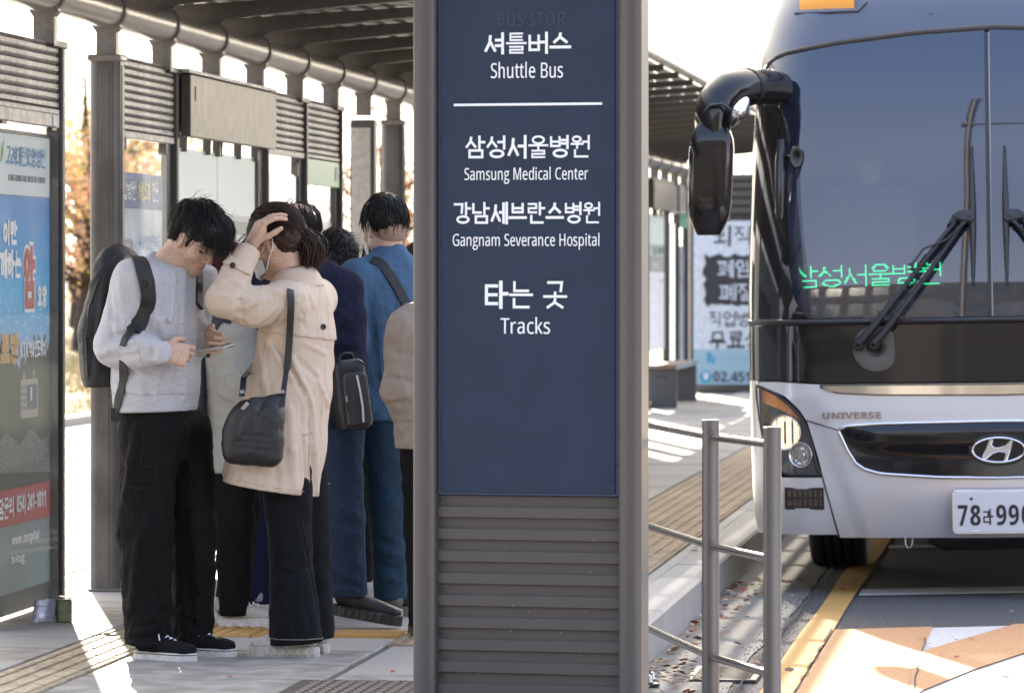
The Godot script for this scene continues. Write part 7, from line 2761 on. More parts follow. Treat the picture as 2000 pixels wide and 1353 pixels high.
func woman_in_coat(ST: Dictionary) -> void:
	var t := thing("person", "person in beige trench coat and white mask with one hand on the head", "person", Vector3(-2.869, PLAT, -16.621), YAW)
	var F := Vector3(-0.93, 0, -0.36).normalized()
	var J := joints(1.63, F)
	var k := func(px: float) -> float: return (px - 560.0) / 522.0
	var h := func(py: float) -> float: return (1277.0 - py) / 522.0
	J.hip = Vector3(-0.01, 0.80, 0)
	J.waist = Vector3(0.02, 1.0, 0)
	J.chest = Vector3(0.035, 1.2, 0)
	J.upper = Vector3(0.05, 1.30, 0)
	J.neck = Vector3(0.01, 1.415, 0)
	J.head = Vector3(-0.042, 1.535, 0.0)
	J.look = Vector3(-0.88, -0.30, -0.30).normalized()
	J.sl = Vector3(0.005, 1.315, 0.145)
	J.el = Vector3(-0.225, 1.325, 0.25)
	J.wl = Vector3(-0.135, 1.51, 0.13)
	J.sr = Vector3(0.10, 1.325, -0.145)
	J.er = Vector3(0.09, 1.08, -0.2)
	J.wr = Vector3(-0.05, 1.0, -0.22)
	J.tl = Vector3(-0.02, 0.74, 0.07)
	J.tr = Vector3(0.05, 0.74, -0.07)
	J.kl = Vector3(0.0, 0.42, 0.07)
	J.kr = Vector3(0.07, 0.42, -0.07)
	J.al = Vector3(0.04, 0.07, 0.07)
	J.ar = Vector3(0.09, 0.07, -0.06)
	var head := head_field(0.97, 0.0034)
	var fields := body_fields(J, head)
	# the hand lies over the hair above the forehead
	var hx := Vector3(0.42, 0.88, -0.10).normalized()
	var hy := Vector3(-0.80, 0.40, 0.45)
	hy = (hy - hx * hy.dot(hx)).normalized()
	fields.append(hand_field(Transform3D(Basis(hx, hy, hx.cross(hy)), Vector3(-0.125, 1.532, 0.115)), [[38, 22, 14, 0.10], [34, 22, 14, 0.02], [34, 22, 12, -0.05], [36, 24, 14, -0.16]], [Vector3(0.62, -0.42, 0.66), Vector3(0.8, -0.4, 0.45), Vector3(0.85, -0.45, 0.25)], 1.0))
	field_job("body", fields, M.skin, t)
	# coat
	var beige := cloth("gabardine", Color(0.585, 0.475, 0.375), 0.7, 0.2, 0.03)
	var torso := func(f: Field, o: float) -> void:
		f.chain([Vector3(-0.066, 0.56, 0), Vector3(-0.03, 0.80, 0), Vector3(0.015, 1.0, 0), Vector3(0.035, 1.2, 0), Vector3(0.05, 1.295, 0)], [0.243 + o, 0.215 + o, 0.182 + o, 0.168 + o, 0.122 + o], 0.05, 0.74, F)
		f.cone(J.upper + Vector3(0.0, 0.015, 0), J.sl, 0.08 + o, 0.078 + o, 0.04)
		f.cone(J.upper + Vector3(0.0, 0.015, 0), J.sr, 0.085 + o, 0.075 + o, 0.04)
	var f := Field.new()
	f.cell = 0.0066
	torso.call(f, 0.0)
	f.chain([J.sl, J.sl.lerp(J.el, 0.55) + Vector3(0, -0.022, 0), J.el], [0.077, 0.072, 0.060], 0.03)
	f.chain([J.el, J.el.lerp(J.wl, 0.5), J.el.lerp(J.wl, 0.97)], [0.062, 0.054, 0.048], 0.025)
	f.chain([J.sr, J.er, J.wr], [0.08, 0.072, 0.055], 0.03)
	f.keep_behind(Vector3(k.call(520), h.call(953), 0), Vector3(-0.17, -1, 0.0))
	f.keep_behind(J.el.lerp(J.wl, 1.0), J.wl - J.el)
	for q in [[520, 585, 480, 600, .016, .010], [505, 600, 470, 640, .016, -.010], [465, 570, 490, 545, .014, .010], [440, 545, 470, 550, .012, .012], [432, 560, 478, 562, .011, -.010], [425, 575, 470, 580, .012, .010], [462, 585, 458, 620, .016, .009], [480, 590, 484, 630, .014, -.008],
			[520, 560, 560, 575, .018, .008], [545, 600, 510, 630, .016, .008], [560, 610, 535, 640, .014, -.008], [515, 655, 550, 618, .012, -.008], [585, 590, 610, 570, .016, .007], [590, 620, 632, 590, .016, .007], [585, 650, 625, 630, .014, -.006],
			[508, 660, 530, 800, .02, .009], [528, 665, 575, 740, .018, .011], [540, 665, 600, 770, .018, -.010], [575, 700, 612, 790, .018, .011], [585, 700, 625, 740, .016, -.008], [600, 670, 635, 690, .014, .007], [606, 780, 612, 960, .012, -.009], [615, 800, 620, 960, .02, .008], [570, 800, 580, 950, .03, .008], [545, 910, 548, 955, .02, -.007], [470, 760, 440, 920, .025, .009], [490, 800, 470, 930, .02, -.008], [620, 730, 640, 790, .018, .009], [596, 845, 616, 838, .008, .006]]:
		f.crease(k.call(q[0]), h.call(q[1]), k.call(q[2]), h.call(q[3]), q[4], q[5] * 1.5)
	for q in [[440, 600, 500, 632, .010, .009], [450, 575, 505, 596, .009, -.008], [470, 548, 520, 566, .009, .007], [425, 560, 452, 548, .008, .008], [430, 548, 462, 530, .008, -.007], [448, 535, 476, 528, .007, .007],
			[530, 690, 600, 860, .009, .007], [560, 690, 620, 800, .009, -.007], [520, 720, 545, 880, .010, .007], [640, 690, 628, 860, .010, .007], [590, 780, 600, 950, .010, -.007], [455, 860, 440, 940, .010, .007], [510, 920, 505, 965, .009, .006], [575, 560, 590, 640, .008, .006], [548, 575, 520, 610, .008, -.006]]:
		f.crease(k.call(q[0]), h.call(q[1]), k.call(q[2]), h.call(q[3]), q[4], q[5])
	f.wobble = 0.002
	f.wobble_scale = 12.0
	field_job("trench_coat", [f], beige, t)
	var thread := mat("coat_seam", Color(0.40, 0.32, 0.25), 0.8)
	var seam := func(list: Array, r: float) -> void:
		var line := []
		for i in list.size() - 1:
			for m in 4:
				line.append(f.hit(k.call(lerpf(list[i][0], list[i + 1][0], m / 4.0)), h.call(lerpf(list[i][1], list[i + 1][1], m / 4.0))))
		line.append(f.hit(k.call(list[-1][0]), h.call(list[-1][1])))
		obj("seam", Shape.new().tube(line, r, 5), thread, t)
	seam.call([[427, 925], [480, 936], [540, 947], [600, 957], [628, 962]], 0.0013)
	seam.call([[508, 650], [540, 640], [560, 605], [566, 575]], 0.0016)
	seam.call([[607, 800], [606, 880], [605, 960]], 0.0016)
	seam.call([[594, 848], [612, 842]], 0.0022)
	seam.call([[520, 665], [512, 760]], 0.0013)
	# loose flap over the back with its own edge and a button
	var fl := Field.new()
	fl.cell = 0.0075
	torso.call(fl, 0.009)
	fl.keep_behind(Vector3(k.call(560), h.call(653), 0), Vector3(-0.14, -1, 0))
	fl.keep_behind(Vector3(0.0, 1.385, 0.0), Vector3(-0.2, 1, 0))
	fl.keep_behind(Vector3(k.call(520), h.call(620), 0), Vector3(-0.6, 0.25, 0.0))
	for q in [[600, 560, 618, 600, .02, .006], [605, 600, 590, 650, .018, .006], [640, 580, 644, 650, .016, .006], [622, 560, 620, 655, .007, -.010], [585, 600, 600, 640, .016, -.006]]:
		fl.crease(k.call(q[0]), h.call(q[1]), k.call(q[2]), h.call(q[3]), q[4], q[5])
	field_job("back_flap", [fl], beige, t)
	var bp := fl.hit(k.call(632), h.call(638))
	buttoned(t, bp, Vector3(0.35, 0, 0.9), 0.0115, t)
	var strap_at: Vector3 = J.el.lerp(J.wl, 0.72)
	var ca: Vector3 = (J.wl - J.el).normalized()
	var cu := ca.cross(Vector3(0, 0, 1)).normalized()
	var cv := ca.cross(cu)
	var pts := []
	for i in 9:
		var a := lerpf(-1.9, 0.75, i / 8.0)
		pts.append(f.snap(strap_at + (cu * sin(a) * 0.08 + Vector3(0, 0, 1) * cos(a) * 0.08), 0.003))
	obj("cuff_tab", laid_strap(f, pts, 0.042, 0.005, 0.004), beige, t)
	buttoned(t, f.hit(k.call(462), h.call(519)) + Vector3(0, 0, 0.006), Vector3(-0.2, 0.15, 0.95), 0.0115, t)
	# collar turned down round the neck
	var P := []
	for j in 7:
		var v := j / 6.0
		var row := PackedVector3Array()
		for i in 29:
			var a := lerpf(-2.5, 2.5, i / 28.0)
			var o := maxf(0.0, v - 0.3) / 0.7
			var r := 0.058 + 0.052 * o * (1.1 - 0.25 * absf(a) / 2.5)
			var y := lerpf(1.405, 1.458, minf(v / 0.3, 1.0)) - 0.062 * o * o - 0.016 * o - 0.02 * absf(a) / 2.5
			row.append(Vector3(0.028, y, 0) - F * cos(a) * r * 1.0 + J.l * sin(a) * r * 1.1)
		P.append(row)
	obj("collar", Shape.new().grid(P, false, true), beige, t)
	# flared jeans
	var g := Field.new()
	g.cell = 0.0085
	g.cone(Vector3(0.0, 0.85, 0), Vector3(0.01, 0.74, 0), 0.15, 0.15, 0.04, 0.8, F)
	g.chain([Vector3(0.0, 0.74, 0.055), Vector3(0.015, 0.40, 0.07), Vector3(0.037, 0.045, 0.075)], [0.105, 0.078, 0.103], 0.02)
	g.chain([Vector3(0.05, 0.74, -0.06), Vector3(0.085, 0.40, -0.06), Vector3(0.088, 0.05, -0.065)], [0.10, 0.076, 0.086], 0.015)
	g.keep_behind(Vector3(0.03, 0.045, 0), Vector3(0.07, -1, 0))
	for q in [[590, 1000, 632, 1240, .012, -.012], [545, 990, 560, 1080, .02, .006], [540, 1090, 580, 1110, .02, .006], [560, 1120, 610, 1100, .018, -.006], [545, 1180, 548, 1240, .02, .007], [590, 1170, 600, 1240, .02, .007], [575, 1160, 580, 1240, .016, -.006]]:
		g.crease(k.call(q[0]), h.call(q[1]), k.call(q[2]), h.call(q[3]), q[4], q[5])
	g.wobble = 0.005
	g.wobble_scale = 11.0
	var denim := cloth("denim_black", Color(0.0105, 0.0115, 0.0145), 0.85, 0.2, 0.05)
	denim.albedo_texture = noise_tex("denim_tone", 0.05, 0.8, 1.0, 5)
	field_job("jeans", [g], denim, t)
	for line in [[[588, 985], [610, 1100], [630, 1240]]]:
		var zp := []
		for i in line.size() - 1:
			for m in 6: zp.append(g.hit(k.call(lerpf(line[i][0], line[i + 1][0], m / 6.0)), h.call(lerpf(line[i][1], line[i + 1][1], m / 6.0))))
		obj("side_seam", Shape.new().tube(zp, 0.0014, 5), mat("denim_seam", Color(0.03, 0.034, 0.044), 0.9), t)
	var st := []
	for i in 31:
		var a := TAU * i / 30.0
		st.append(g.snap(Vector3(0.037, 0.068, 0.075) + Vector3(cos(a), 0, sin(a)) * 0.11, 0.0006))
	obj("hem_stitch", Shape.new().tube(st, 0.0014, 4, false), mat("stitch_tan", Color(0.28, 0.24, 0.2), 0.9), t)
	shoe(t, Vector3(0.127, 0, 0.105), Vector3(-0.134, 0, 0.055), ST.cream)
	shoe(t, Vector3(0.158, 0, -0.03), Vector3(-0.09, 0, -0.10), ST.cream)
	# hair gathered into a low ponytail
	var hb := lookframe(J.look)
	var hair := Node3D.new()
	hair.name = "hair"
	t.add_child(hair)
	hair.transform = Transform3D(hb, J.head)
	var tie: Vector3 = hb.inverse() * (Vector3(0.042, 1.552, 0.035) - J.head)
	var cap := hair_cap(Vector3(0.086, 0.102, 0.106), Vector3(0, 0.042, -0.018), 0.006, -0.045, -0.005)
	cap.cone(Vector3(0, 0.02, -0.07), tie, 0.036, 0.02, 0.03)
	field_job("hair_cap", [cap], M.hair_brown, hair)
	var allow := func(d: Vector3) -> bool:
		if d.z > 0.5 and d.y < 0.35: return false
		if d.y < -0.4: return false
		return not (d.y < 0.1 and d.z > -0.1 and absf(d.x) > 0.4)
	var pull := func(p: Vector3, _d: Vector3) -> Vector3: return (tie - p).normalized()
	var length := func(d: Vector3) -> float: return 0.13 + 0.06 * smoothstep(-0.3, 0.8, d.z)
	obj("locks", locks(900, Vector3(0, 0.3, 0.9), allow, length, Vector3.ZERO, Vector3(0.087, 0.104, 0.107), Vector3(0, 0.042, -0.016), 0.009, 0.0032, 0.10, pull), M.hair_brown, hair)
	var tail := Shape.new()
	for i in 420:
		var o := Vector3(rng.randfn(0, 0.008), rng.randfn(0, 0.008), rng.randfn(0, 0.009))
		var e := Vector3(rng.randfn(0, 0.013), rng.randfn(0, 0.012), rng.randfn(0, 0.015))
		var p0 := Vector3(0.060, 1.560, 0.03) + o * 0.5
		tail.tube([p0, p0 + Vector3(0.012, 0.008, 0.0) + o * 0.6, p0 + Vector3(0.028, 0.006, 0.0) + o + e * 0.2, p0 + Vector3(0.044, -0.008, 0.0) + o + e * 0.5, p0 + Vector3(0.053, -0.032, 0) + o * 1.2 + e * 0.8, p0 + Vector3(0.053, -0.062, 0) + o * 1.3 + e, p0 + Vector3(0.044, -0.094, 0) + o + e * 1.1], [0.002, 0.0025, 0.0028, 0.0028, 0.0026, 0.002, 0.0006], 4, false)
	obj("ponytail", tail, M.hair_brown, hair, hair.transform.affine_inverse() * Transform3D(Basis(), Vector3(-0.018, -0.008, 0)))
	obj("hair_tie", Shape.new().tube([Vector3(0.056, 1.562, 0.03), Vector3(0.066, 1.558, 0.03)], 0.02, 14), mat("tie_cream", Color(0.4, 0.34, 0.25), 0.6), hair, hair.transform.affine_inverse() * Transform3D(Basis(), Vector3(-0.018, -0.008, 0)))
	face_mask(t, J, Vector3.UP, 0.97)

	# shoulder bag
	var b := thing("shoulder_bag", "slouchy black leather shoulder bag hanging against the beige trench coat", "handbag", Vector3.ZERO)
	b.transform = t.transform
	var bf := Field.new()
	bf.cell = 0.007
	var zc := f.hit(k.call(500), h.call(880)).z + 0.055
	var W := Vector3(0.98, 0, -0.18).normalized()
	var D := Vector3(0.18, 0, 0.98).normalized()
	var bc := func(px: float, py: float) -> Vector3: return Vector3(k.call(px), h.call(py), zc)
	bf.cone(bc.call(466, 880), bc.call(536, 884), 0.042, 0.042, 0.04, 0.9, D)
	bf.cone(bc.call(466, 850), bc.call(536, 856), 0.044, 0.044, 0.05, 0.9, D)
	bf.cone(bc.call(474, 822), bc.call(536, 822), 0.042, 0.042, 0.06, 0.9, D)
	bf.cone(bc.call(486, 795), bc.call(540, 795), 0.034, 0.034, 0.06, 0.9, D)
	bf.cone(bc.call(500, 784), bc.call(552, 772), 0.014, 0.014, 0.03, 0.9, D)
	bf.planes = []
	for q in [[470, 855, 540, 862, .007, -.006], [468, 868, 540, 874, .007, -.006], [472, 842, 545, 848, .007, -.005], [500, 775, 480, 840, .014, .008], [520, 780, 505, 835, .014, -.008], [495, 790, 540, 815, .012, .006], [550, 770, 553, 890, .006, .006]]:
		bf.crease(k.call(q[0]), h.call(q[1]), k.call(q[2]), h.call(q[3]), q[4], q[5])
	bf.wobble = 0.004
	bf.wobble_scale = 16.0
	field_job("bag", [bf], M.leather_black, b)
	var sp := [f.hit(k.call(563), h.call(538)), f.hit(k.call(570), h.call(560)), f.hit(k.call(571), h.call(600)), f.hit(k.call(569), h.call(660)), f.hit(k.call(564), h.call(720)) + Vector3(0, 0, 0.01)]
	obj("strap", laid_strap(f, sp, 0.026, 0.006, 0.016), M.leather_black, b)
	obj("strap_end", Shape.new().strap([sp[4], Vector3(k.call(561), h.call(752), zc - 0.01), Vector3(k.call(558), h.call(790), zc + 0.02)], Vector3(0, 0, 1), 0.02, 0.006), M.leather_black, b)
	obj("strap", Shape.new().strap([f.hit(k.call(497), h.call(672)) + Vector3(0, 0, 0.004), f.hit(k.call(490), h.call(700)) + Vector3(0, 0, 0.006), Vector3(k.call(483), h.call(735), zc - 0.02), Vector3(k.call(480), h.call(770), zc)], Vector3(0, 0, 1), 0.022, 0.006), M.leather_black, b)
	for q in [[558, 762], [481, 762]]:
		obj("strap_ring", Shape.new().tube([Vector3(k.call(q[0]) - 0.008, h.call(q[1]), zc + 0.01), Vector3(k.call(q[0]) + 0.008, h.call(q[1]), zc + 0.01)], 0.009, 10), M.zip_steel, b)
	obj("clasp", Shape.new().box(Vector3(k.call(487), h.call(789), zc + 0.035), Vector3(0.016, 0.034, 0.008), 0.002, Basis(Vector3(0, 0, 1), -0.7)), M.zip_steel, b)


# a plainer figure: q holds place, height, facing, colours and adjustments
func bystander(q: Dictionary, ST: Dictionary) -> Node3D:
	var t := thing("person", q.label, "person", Vector3(q.at.x, PLAT, q.at.y), YAW)
	var F: Vector3 = q.face.normalized()
	var J := joints(q.h, F)
	J.look = q.get("look", F + Vector3(0, -0.12, 0)).normalized()
	for key in q.get("set", {}): J[key] = q.set[key]
	var head := head_field(0.98, 0.0045)
	var fields := body_fields(J, head)
	if q.get("hands", false):
		for s in [["wl", "el", 1.0], ["wr", "er", -1.0]]:
			var hx: Vector3 = (J[s[0]] - J[s[1]]).normalized()
			var hz := (F - hx * F.dot(hx)).normalized()
			var hy: Vector3 = hz.cross(hx) * s[2]
			fields.append(hand_field(Transform3D(Basis(hx, hy, hz), J[s[0]]), [[20, 25, 15], [25, 28, 15], [28, 28, 15], [30, 30, 15]], [Vector3(0.8, -0.2, 0.5), Vector3(0.9, -0.3, 0.2), Vector3(0.9, -0.3, 0.1)], 0.98, 0.004))
	field_job("body", fields, M.skin, t)
	var f := Field.new()
	f.cell = q.get("cell", 0.0095)
	var wd: float = q.get("wide", 1.0)
	var low: float = q.get("hem", 0.46 * q.h)
	f.chain([Vector3(J.hip.x, low - 0.02, J.hip.z), J.waist, J.chest, J.upper], [0.182 * wd * q.get("hemwide", 1.0), 0.178 * wd, 0.186 * wd, 0.125 * wd], 0.05, q.get("deep", 0.72), F)
	for s in ["l", "r"]:
		f.cone(J.upper + Vector3(0, 0.012, 0), J["s" + s], 0.088 * wd, 0.078 * wd, 0.04)
		f.chain([J["s" + s], J["e" + s], J["w" + s]], [0.082 * wd, 0.072 * wd, 0.055 * wd], 0.03)
	f.keep_behind(Vector3(0, low, 0), Vector3.DOWN)
	if q.has("collar"):
		f.cone(J.neck + Vector3(0, -0.02, 0), J.neck + Vector3(0, q.collar, 0) + F * 0.008, 0.074, 0.072, 0.02)
		f.keep_behind(J.neck + Vector3(0, q.collar, 0), Vector3(0, 1, 0) + F * 0.25)
	for c in q.get("folds", []):
		f.crease(c[0], c[1], c[2], c[3], c[4], c[5])
	f.wobble = q.get("wobble", 0.005)
	f.wobble_scale = q.get("wobble_scale", 10.0)
	field_job("jacket", [f], q.top, t)
	var g := Field.new()
	g.cell = 0.0095
	var lw: float = q.get("leg", 1.0)
	g.cone(J.hip + Vector3(0, 0.05, 0), J.hip + Vector3(0, -0.08, 0), 0.155, 0.155, 0.04, 0.78, F)
	for s in ["l", "r"]:
		g.chain([J["t" + s], J["k" + s], Vector3(J["a" + s].x, 0.02, J["a" + s].z)], [0.102 * lw, 0.08 * lw, q.get("cuff", 0.068) * lw], 0.02)
	g.keep_behind(Vector3(0, q.get("trouser_end", 0.045), 0), Vector3.DOWN)
	for c in q.get("leg_folds", []):
		g.crease(c[0], c[1], c[2], c[3], c[4], c[5])
	g.wobble = 0.006
	g.wobble_scale = 11.0
	field_job("trousers", [g], q.bottom, t)
	for s in ["l", "r"]:
		var toe: Vector3 = q.get("toe_" + s, F)
		var heel := Vector3(J["a" + s].x, 0, J["a" + s].z) - toe.normalized() * 0.07
		shoe(t, heel + Vector3(0, q.get("lift_" + s, 0.0), 0), heel + toe, ST[q.shoes], 0.16 if q.get("lift_" + s, 0.0) > 0.0 else 0.0)
	# hair
	var hb := lookframe(J.look)
	var hair := Node3D.new()
	hair.name = "hair"
	t.add_child(hair)
	hair.transform = Transform3D(hb, J.head)
	var style: String = q.hair
	var dl := hb.inverse() * Vector3.DOWN
	var m: Material = q.hair_mat
	var rad := Vector3(0.087, 0.102, 0.106)
	var mid := Vector3(0, 0.042, -0.016)
	var cap: Field
	match style:
		"long":
			cap = hair_cap(rad * 1.04, mid, 0.004, -0.30, 0.0, 0.006)
			cap.chain([Vector3(0, 0.0, -0.06), Vector3(0, -0.09, -0.075), Vector3(0, -0.19, -0.06)], [0.085, 0.088, 0.06], 0.03, 0.62, Vector3(0, 0, 1))
		"crop":
			cap = hair_cap(rad, mid + Vector3(0, 0.008, 0.0), 0.004, -0.035, 0.0, 0.005)
			var fade := hair_cap(Vector3(0.078, 0.098, 0.098), Vector3(0, 0.03, -0.014), 0.0, -0.07, 0.0, 0.006)
			field_job("shaved_nape", [fade], M.shaved, hair)
		"bald":
			cap = hair_cap(Vector3(0.083, 0.09, 0.10), Vector3(0, 0.022, -0.016), 0.003, -0.07, 0.0, 0.005)
			var o := cap.ball(Vector3(0, 0.125, -0.05), Vector3(0.045, 0.05, 0.05), 0.02)
			o.cut = true
		"hat":
			cap = hair_cap(Vector3(0.098, 0.112, 0.116), mid, 0.008, -0.09, 0.0, 0.006)
		_:
			cap = hair_cap(rad * 1.05, mid, 0.012 if style == "curly" else 0.006, -0.075, 0.0, 0.0055)
	field_job("hair_cap", [cap], m, hair)
	var allow := func(d: Vector3) -> bool:
		if d.z > 0.45 and d.y < 0.35: return false
		if d.y < (-0.22 if style == "crop" else -0.4): return false
		if style == "bald" and d.y > 0.75 and d.z < 0.2: return rng.randf() < 0.12
		return not (d.y < 0.08 and d.z > -0.15 and absf(d.x) > 0.4)
	var length := func(_d: Vector3) -> float:
		match style:
			"long": return 0.25
			"crop": return 0.075
			"curly": return 0.05
			"bald": return 0.06
			"hat": return 0.02
		return 0.08
	if style != "hat":
		obj("locks", locks(620, Vector3(0.05, 0.8, -0.55).normalized(), allow, length, dl, rad, mid, 0.010 if style != "long" else 0.006, 0.0030, 0.9 if style == "curly" else 0.16), m, hair)
	if q.get("mask", false): face_mask(t, J)
	t.set_meta("_f", f)
	t.set_meta("_g", g)
	return t


func queue(ST: Dictionary) -> void:
	var navy_wool := cloth("knit_navy", Color(0.016, 0.018, 0.038), 0.9, 0.25, 0.12)
	var blue_denim := cloth("denim_blue", Color(0.028, 0.044, 0.080), 0.85, 0.2, 0.05)
	blue_denim.albedo_texture = noise_tex("denim_tone", 0.05, 0.8, 1.0, 5)
	var teal_denim := cloth("denim_teal", Color(0.027, 0.055, 0.088), 0.85, 0.2, 0.05)
	teal_denim.albedo_texture = T.denim_tone
	var fleece := cloth("fleece_blue", Color(0.095, 0.175, 0.29), 0.98, 0.6, 0.10)
	fleece.albedo_texture = noise_tex("fleece_nap", 0.11, 0.66, 1.0, 3)
	var puff := cloth("puffer_beige", Color(0.29, 0.24, 0.20), 0.5, 0.1, 0.03)
	var khaki := cloth("parka_grey", Color(0.33, 0.325, 0.29), 0.75, 0.15, 0.08)
	var black := cloth("cloth_black", Color(0.008, 0.008, 0.0085), 0.85, 0.1, 0.1)
	var brownish := cloth("cloth_brown", Color(0.02, 0.015, 0.015), 0.85, 0.2, 0.1)

	# navy jacket, seen from behind, stepping forward
	var t := bystander({
		"label": "balding person in navy jacket and jeans, small black bag on the back", "at": Vector2(-2.85, -17.871), "h": 1.72, "face": Vector3(0.30, 0, -0.95), "look": Vector3(0.12, -0.18, -0.98),
		"set": {"hip": Vector3(-0.075, 0.88, 0), "waist": Vector3(-0.09, 1.03, 0.0), "chest": Vector3(-0.105, 1.24, 0), "upper": Vector3(-0.12, 1.365, 0), "neck": Vector3(-0.165, 1.44, 0), "head": Vector3(-0.185, 1.575, -0.01),
			"sr": Vector3(-0.005, 1.355, 0.02), "er": Vector3(-0.01, 1.15, 0.07), "wr": Vector3(-0.02, 1.0, -0.10), "sl": Vector3(-0.30, 1.37, -0.08), "el": Vector3(-0.33, 1.10, -0.06), "wl": Vector3(-0.3, 0.9, -0.14),
			"tr": Vector3(-0.025, 0.84, 0.03), "kr": Vector3(0.0, 0.45, 0.06), "ar": Vector3(0.015, 0.13, 0.02), "tl": Vector3(-0.15, 0.84, -0.03), "kl": Vector3(-0.15, 0.45, -0.02), "al": Vector3(-0.16, 0.08, -0.08)},
		"top": navy_wool, "bottom": blue_denim, "shoes": "air", "hair": "bald", "hair_mat": M.hair_dark, "mask": true, "collar": 0.04, "hem": 0.80, "cuff": 0.08, "trouser_end": 0.125, "hands": true,
		"toe_r": Vector3(0.97, 0, 0.12) * 1.0, "lift_r": 0.055, "wobble": 0.007, "cell": 0.0088,
		"folds": [[-0.06, 1.30, 0.02, 1.24, .02, .010], [-0.05, 1.22, 0.04, 1.18, .018, -.009], [-0.03, 1.15, 0.05, 1.13, .018, .010], [-0.01, 1.36, -0.04, 1.15, .012, -.010], [0.02, 1.12, 0.05, 1.08, .016, .009], [-0.08, 1.15, -0.06, 0.95, .02, .008]],
		"leg_folds": [[-0.05, 0.50, 0.05, 0.47, .02, .010], [-0.05, 0.45, 0.05, 0.42, .018, -.008], [-0.04, 0.40, 0.06, 0.38, .018, .009], [-0.04, 0.24, 0.05, 0.20, .02, .010], [-0.05, 0.19, 0.06, 0.17, .016, -.008], [0.04, 0.7, 0.05, 0.15, .008, .006]],
	}, ST)
	sling_bag(t)

	# blue fleece
	t = bystander({
		"label": "person in blue fleece seen from behind with black strap across the back", "at": Vector2(-2.776, -18.443), "h": 1.735, "face": Vector3(-0.50, 0, -0.87), "look": Vector3(-0.55, -0.22, -0.80),
		"set": {"hip": Vector3(0.03, 0.89, 0), "waist": Vector3(0.03, 1.05, 0), "chest": Vector3(0.03, 1.26, 0), "upper": Vector3(0.02, 1.40, 0), "neck": Vector3(0.02, 1.475, 0), "head": Vector3(0.0, 1.605, -0.02),
			"sl": Vector3(-0.105, 1.395, 0.09), "el": Vector3(-0.125, 1.15, 0.13), "wl": Vector3(-0.20, 1.0, 0.0), "sr": Vector3(0.165, 1.395, -0.06), "er": Vector3(0.2, 1.15, -0.06), "wr": Vector3(0.12, 1.0, -0.15),
			"tl": Vector3(0.0, 0.85, 0.05), "kl": Vector3(0.015, 0.47, 0.05), "al": Vector3(0.03, 0.09, 0.05), "tr": Vector3(0.08, 0.85, -0.05), "kr": Vector3(0.09, 0.47, -0.06), "ar": Vector3(0.10, 0.09, -0.08)},
		"top": fleece, "bottom": teal_denim, "shoes": "grey", "hair": "crop", "hair_mat": M.hair_black, "mask": true, "collar": 0.055, "hem": 0.815, "cuff": 0.066, "wide": 1.06, "deep": 0.8, "hands": true, "wobble": 0.008, "cell": 0.0088, "trouser_end": 0.075,
		"folds": [[-0.06, 1.36, -0.05, 1.12, .02, -.009], [-0.02, 1.34, 0.0, 1.0, .025, .009], [0.05, 1.30, 0.06, 0.95, .02, -.007], [0.0, 1.44, 0.05, 1.43, .016, .010], [0.03, 1.20, 0.04, 0.86, .022, .008], [-0.08, 0.98, -0.04, 0.86, .022, .008]],
		"leg_folds": [[0.0, 0.28, 0.08, 0.25, .02, .010], [-0.02, 0.23, 0.07, 0.2, .018, -.008], [0.0, 0.17, 0.08, 0.15, .018, .010], [0.0, 0.35, 0.07, 0.32, .018, .008]],
	}, ST)
	var ff: Field = t.get_meta("_f")
	var b := thing("crossbody_bag", "black webbing strap and bag crossing the blue fleece back", "shoulder bag", Vector3.ZERO)
	b.transform = t.transform
	obj("strap", laid_strap(ff, [ff.hit(-0.05, 1.475), ff.hit(-0.02, 1.47), ff.hit(0.03, 1.41), ff.hit(0.07, 1.34), ff.hit(0.11, 1.25), ff.hit(0.15, 1.15)], 0.042, 0.006, 0.005), M.nylon_black, b)
	obj("pouch", loft([[0.92, 0.20, 0.13, 0.09, 0.04], [0.95, 0.20, 0.13, 0.11, 0.05], [1.08, 0.195, 0.13, 0.11, 0.05], [1.12, 0.19, 0.13, 0.09, 0.035]], 0.5), M.nylon_black, b)

	# padded jacket at the sign's edge
	bystander({
		"label": "person in padded beige jacket and dark trousers half hidden by the sign post", "at": Vector2(-2.385, -17.434), "h": 1.55, "face": Vector3(-0.2, 0, -0.98),
		"set": {"sl": Vector3(-0.14, 1.20, 0.06), "el": Vector3(-0.165, 0.97, 0.06), "wl": Vector3(-0.10, 0.80, 0.0), "al": Vector3(-0.075, 0.08, 0.0), "tl": Vector3(-0.08, 0.75, 0), "kl": Vector3(-0.08, 0.42, 0)},
		"top": puff, "bottom": black, "shoes": "dark", "hair": "short", "hair_mat": M.hair_dark, "collar": 0.04, "hem": 0.74, "wide": 1.08, "wobble": 0.010, "wobble_scale": 13.0, "hands": true, "leg": 0.95,
		"folds": [[-0.2, 1.12, -0.08, 1.10, .016, -.010], [-0.22, 1.02, -0.1, 1.0, .016, -.010], [-0.22, 0.92, -0.1, 0.92, .014, -.010], [-0.2, 0.86, -0.08, 0.86, .014, .010]],
	}, ST)

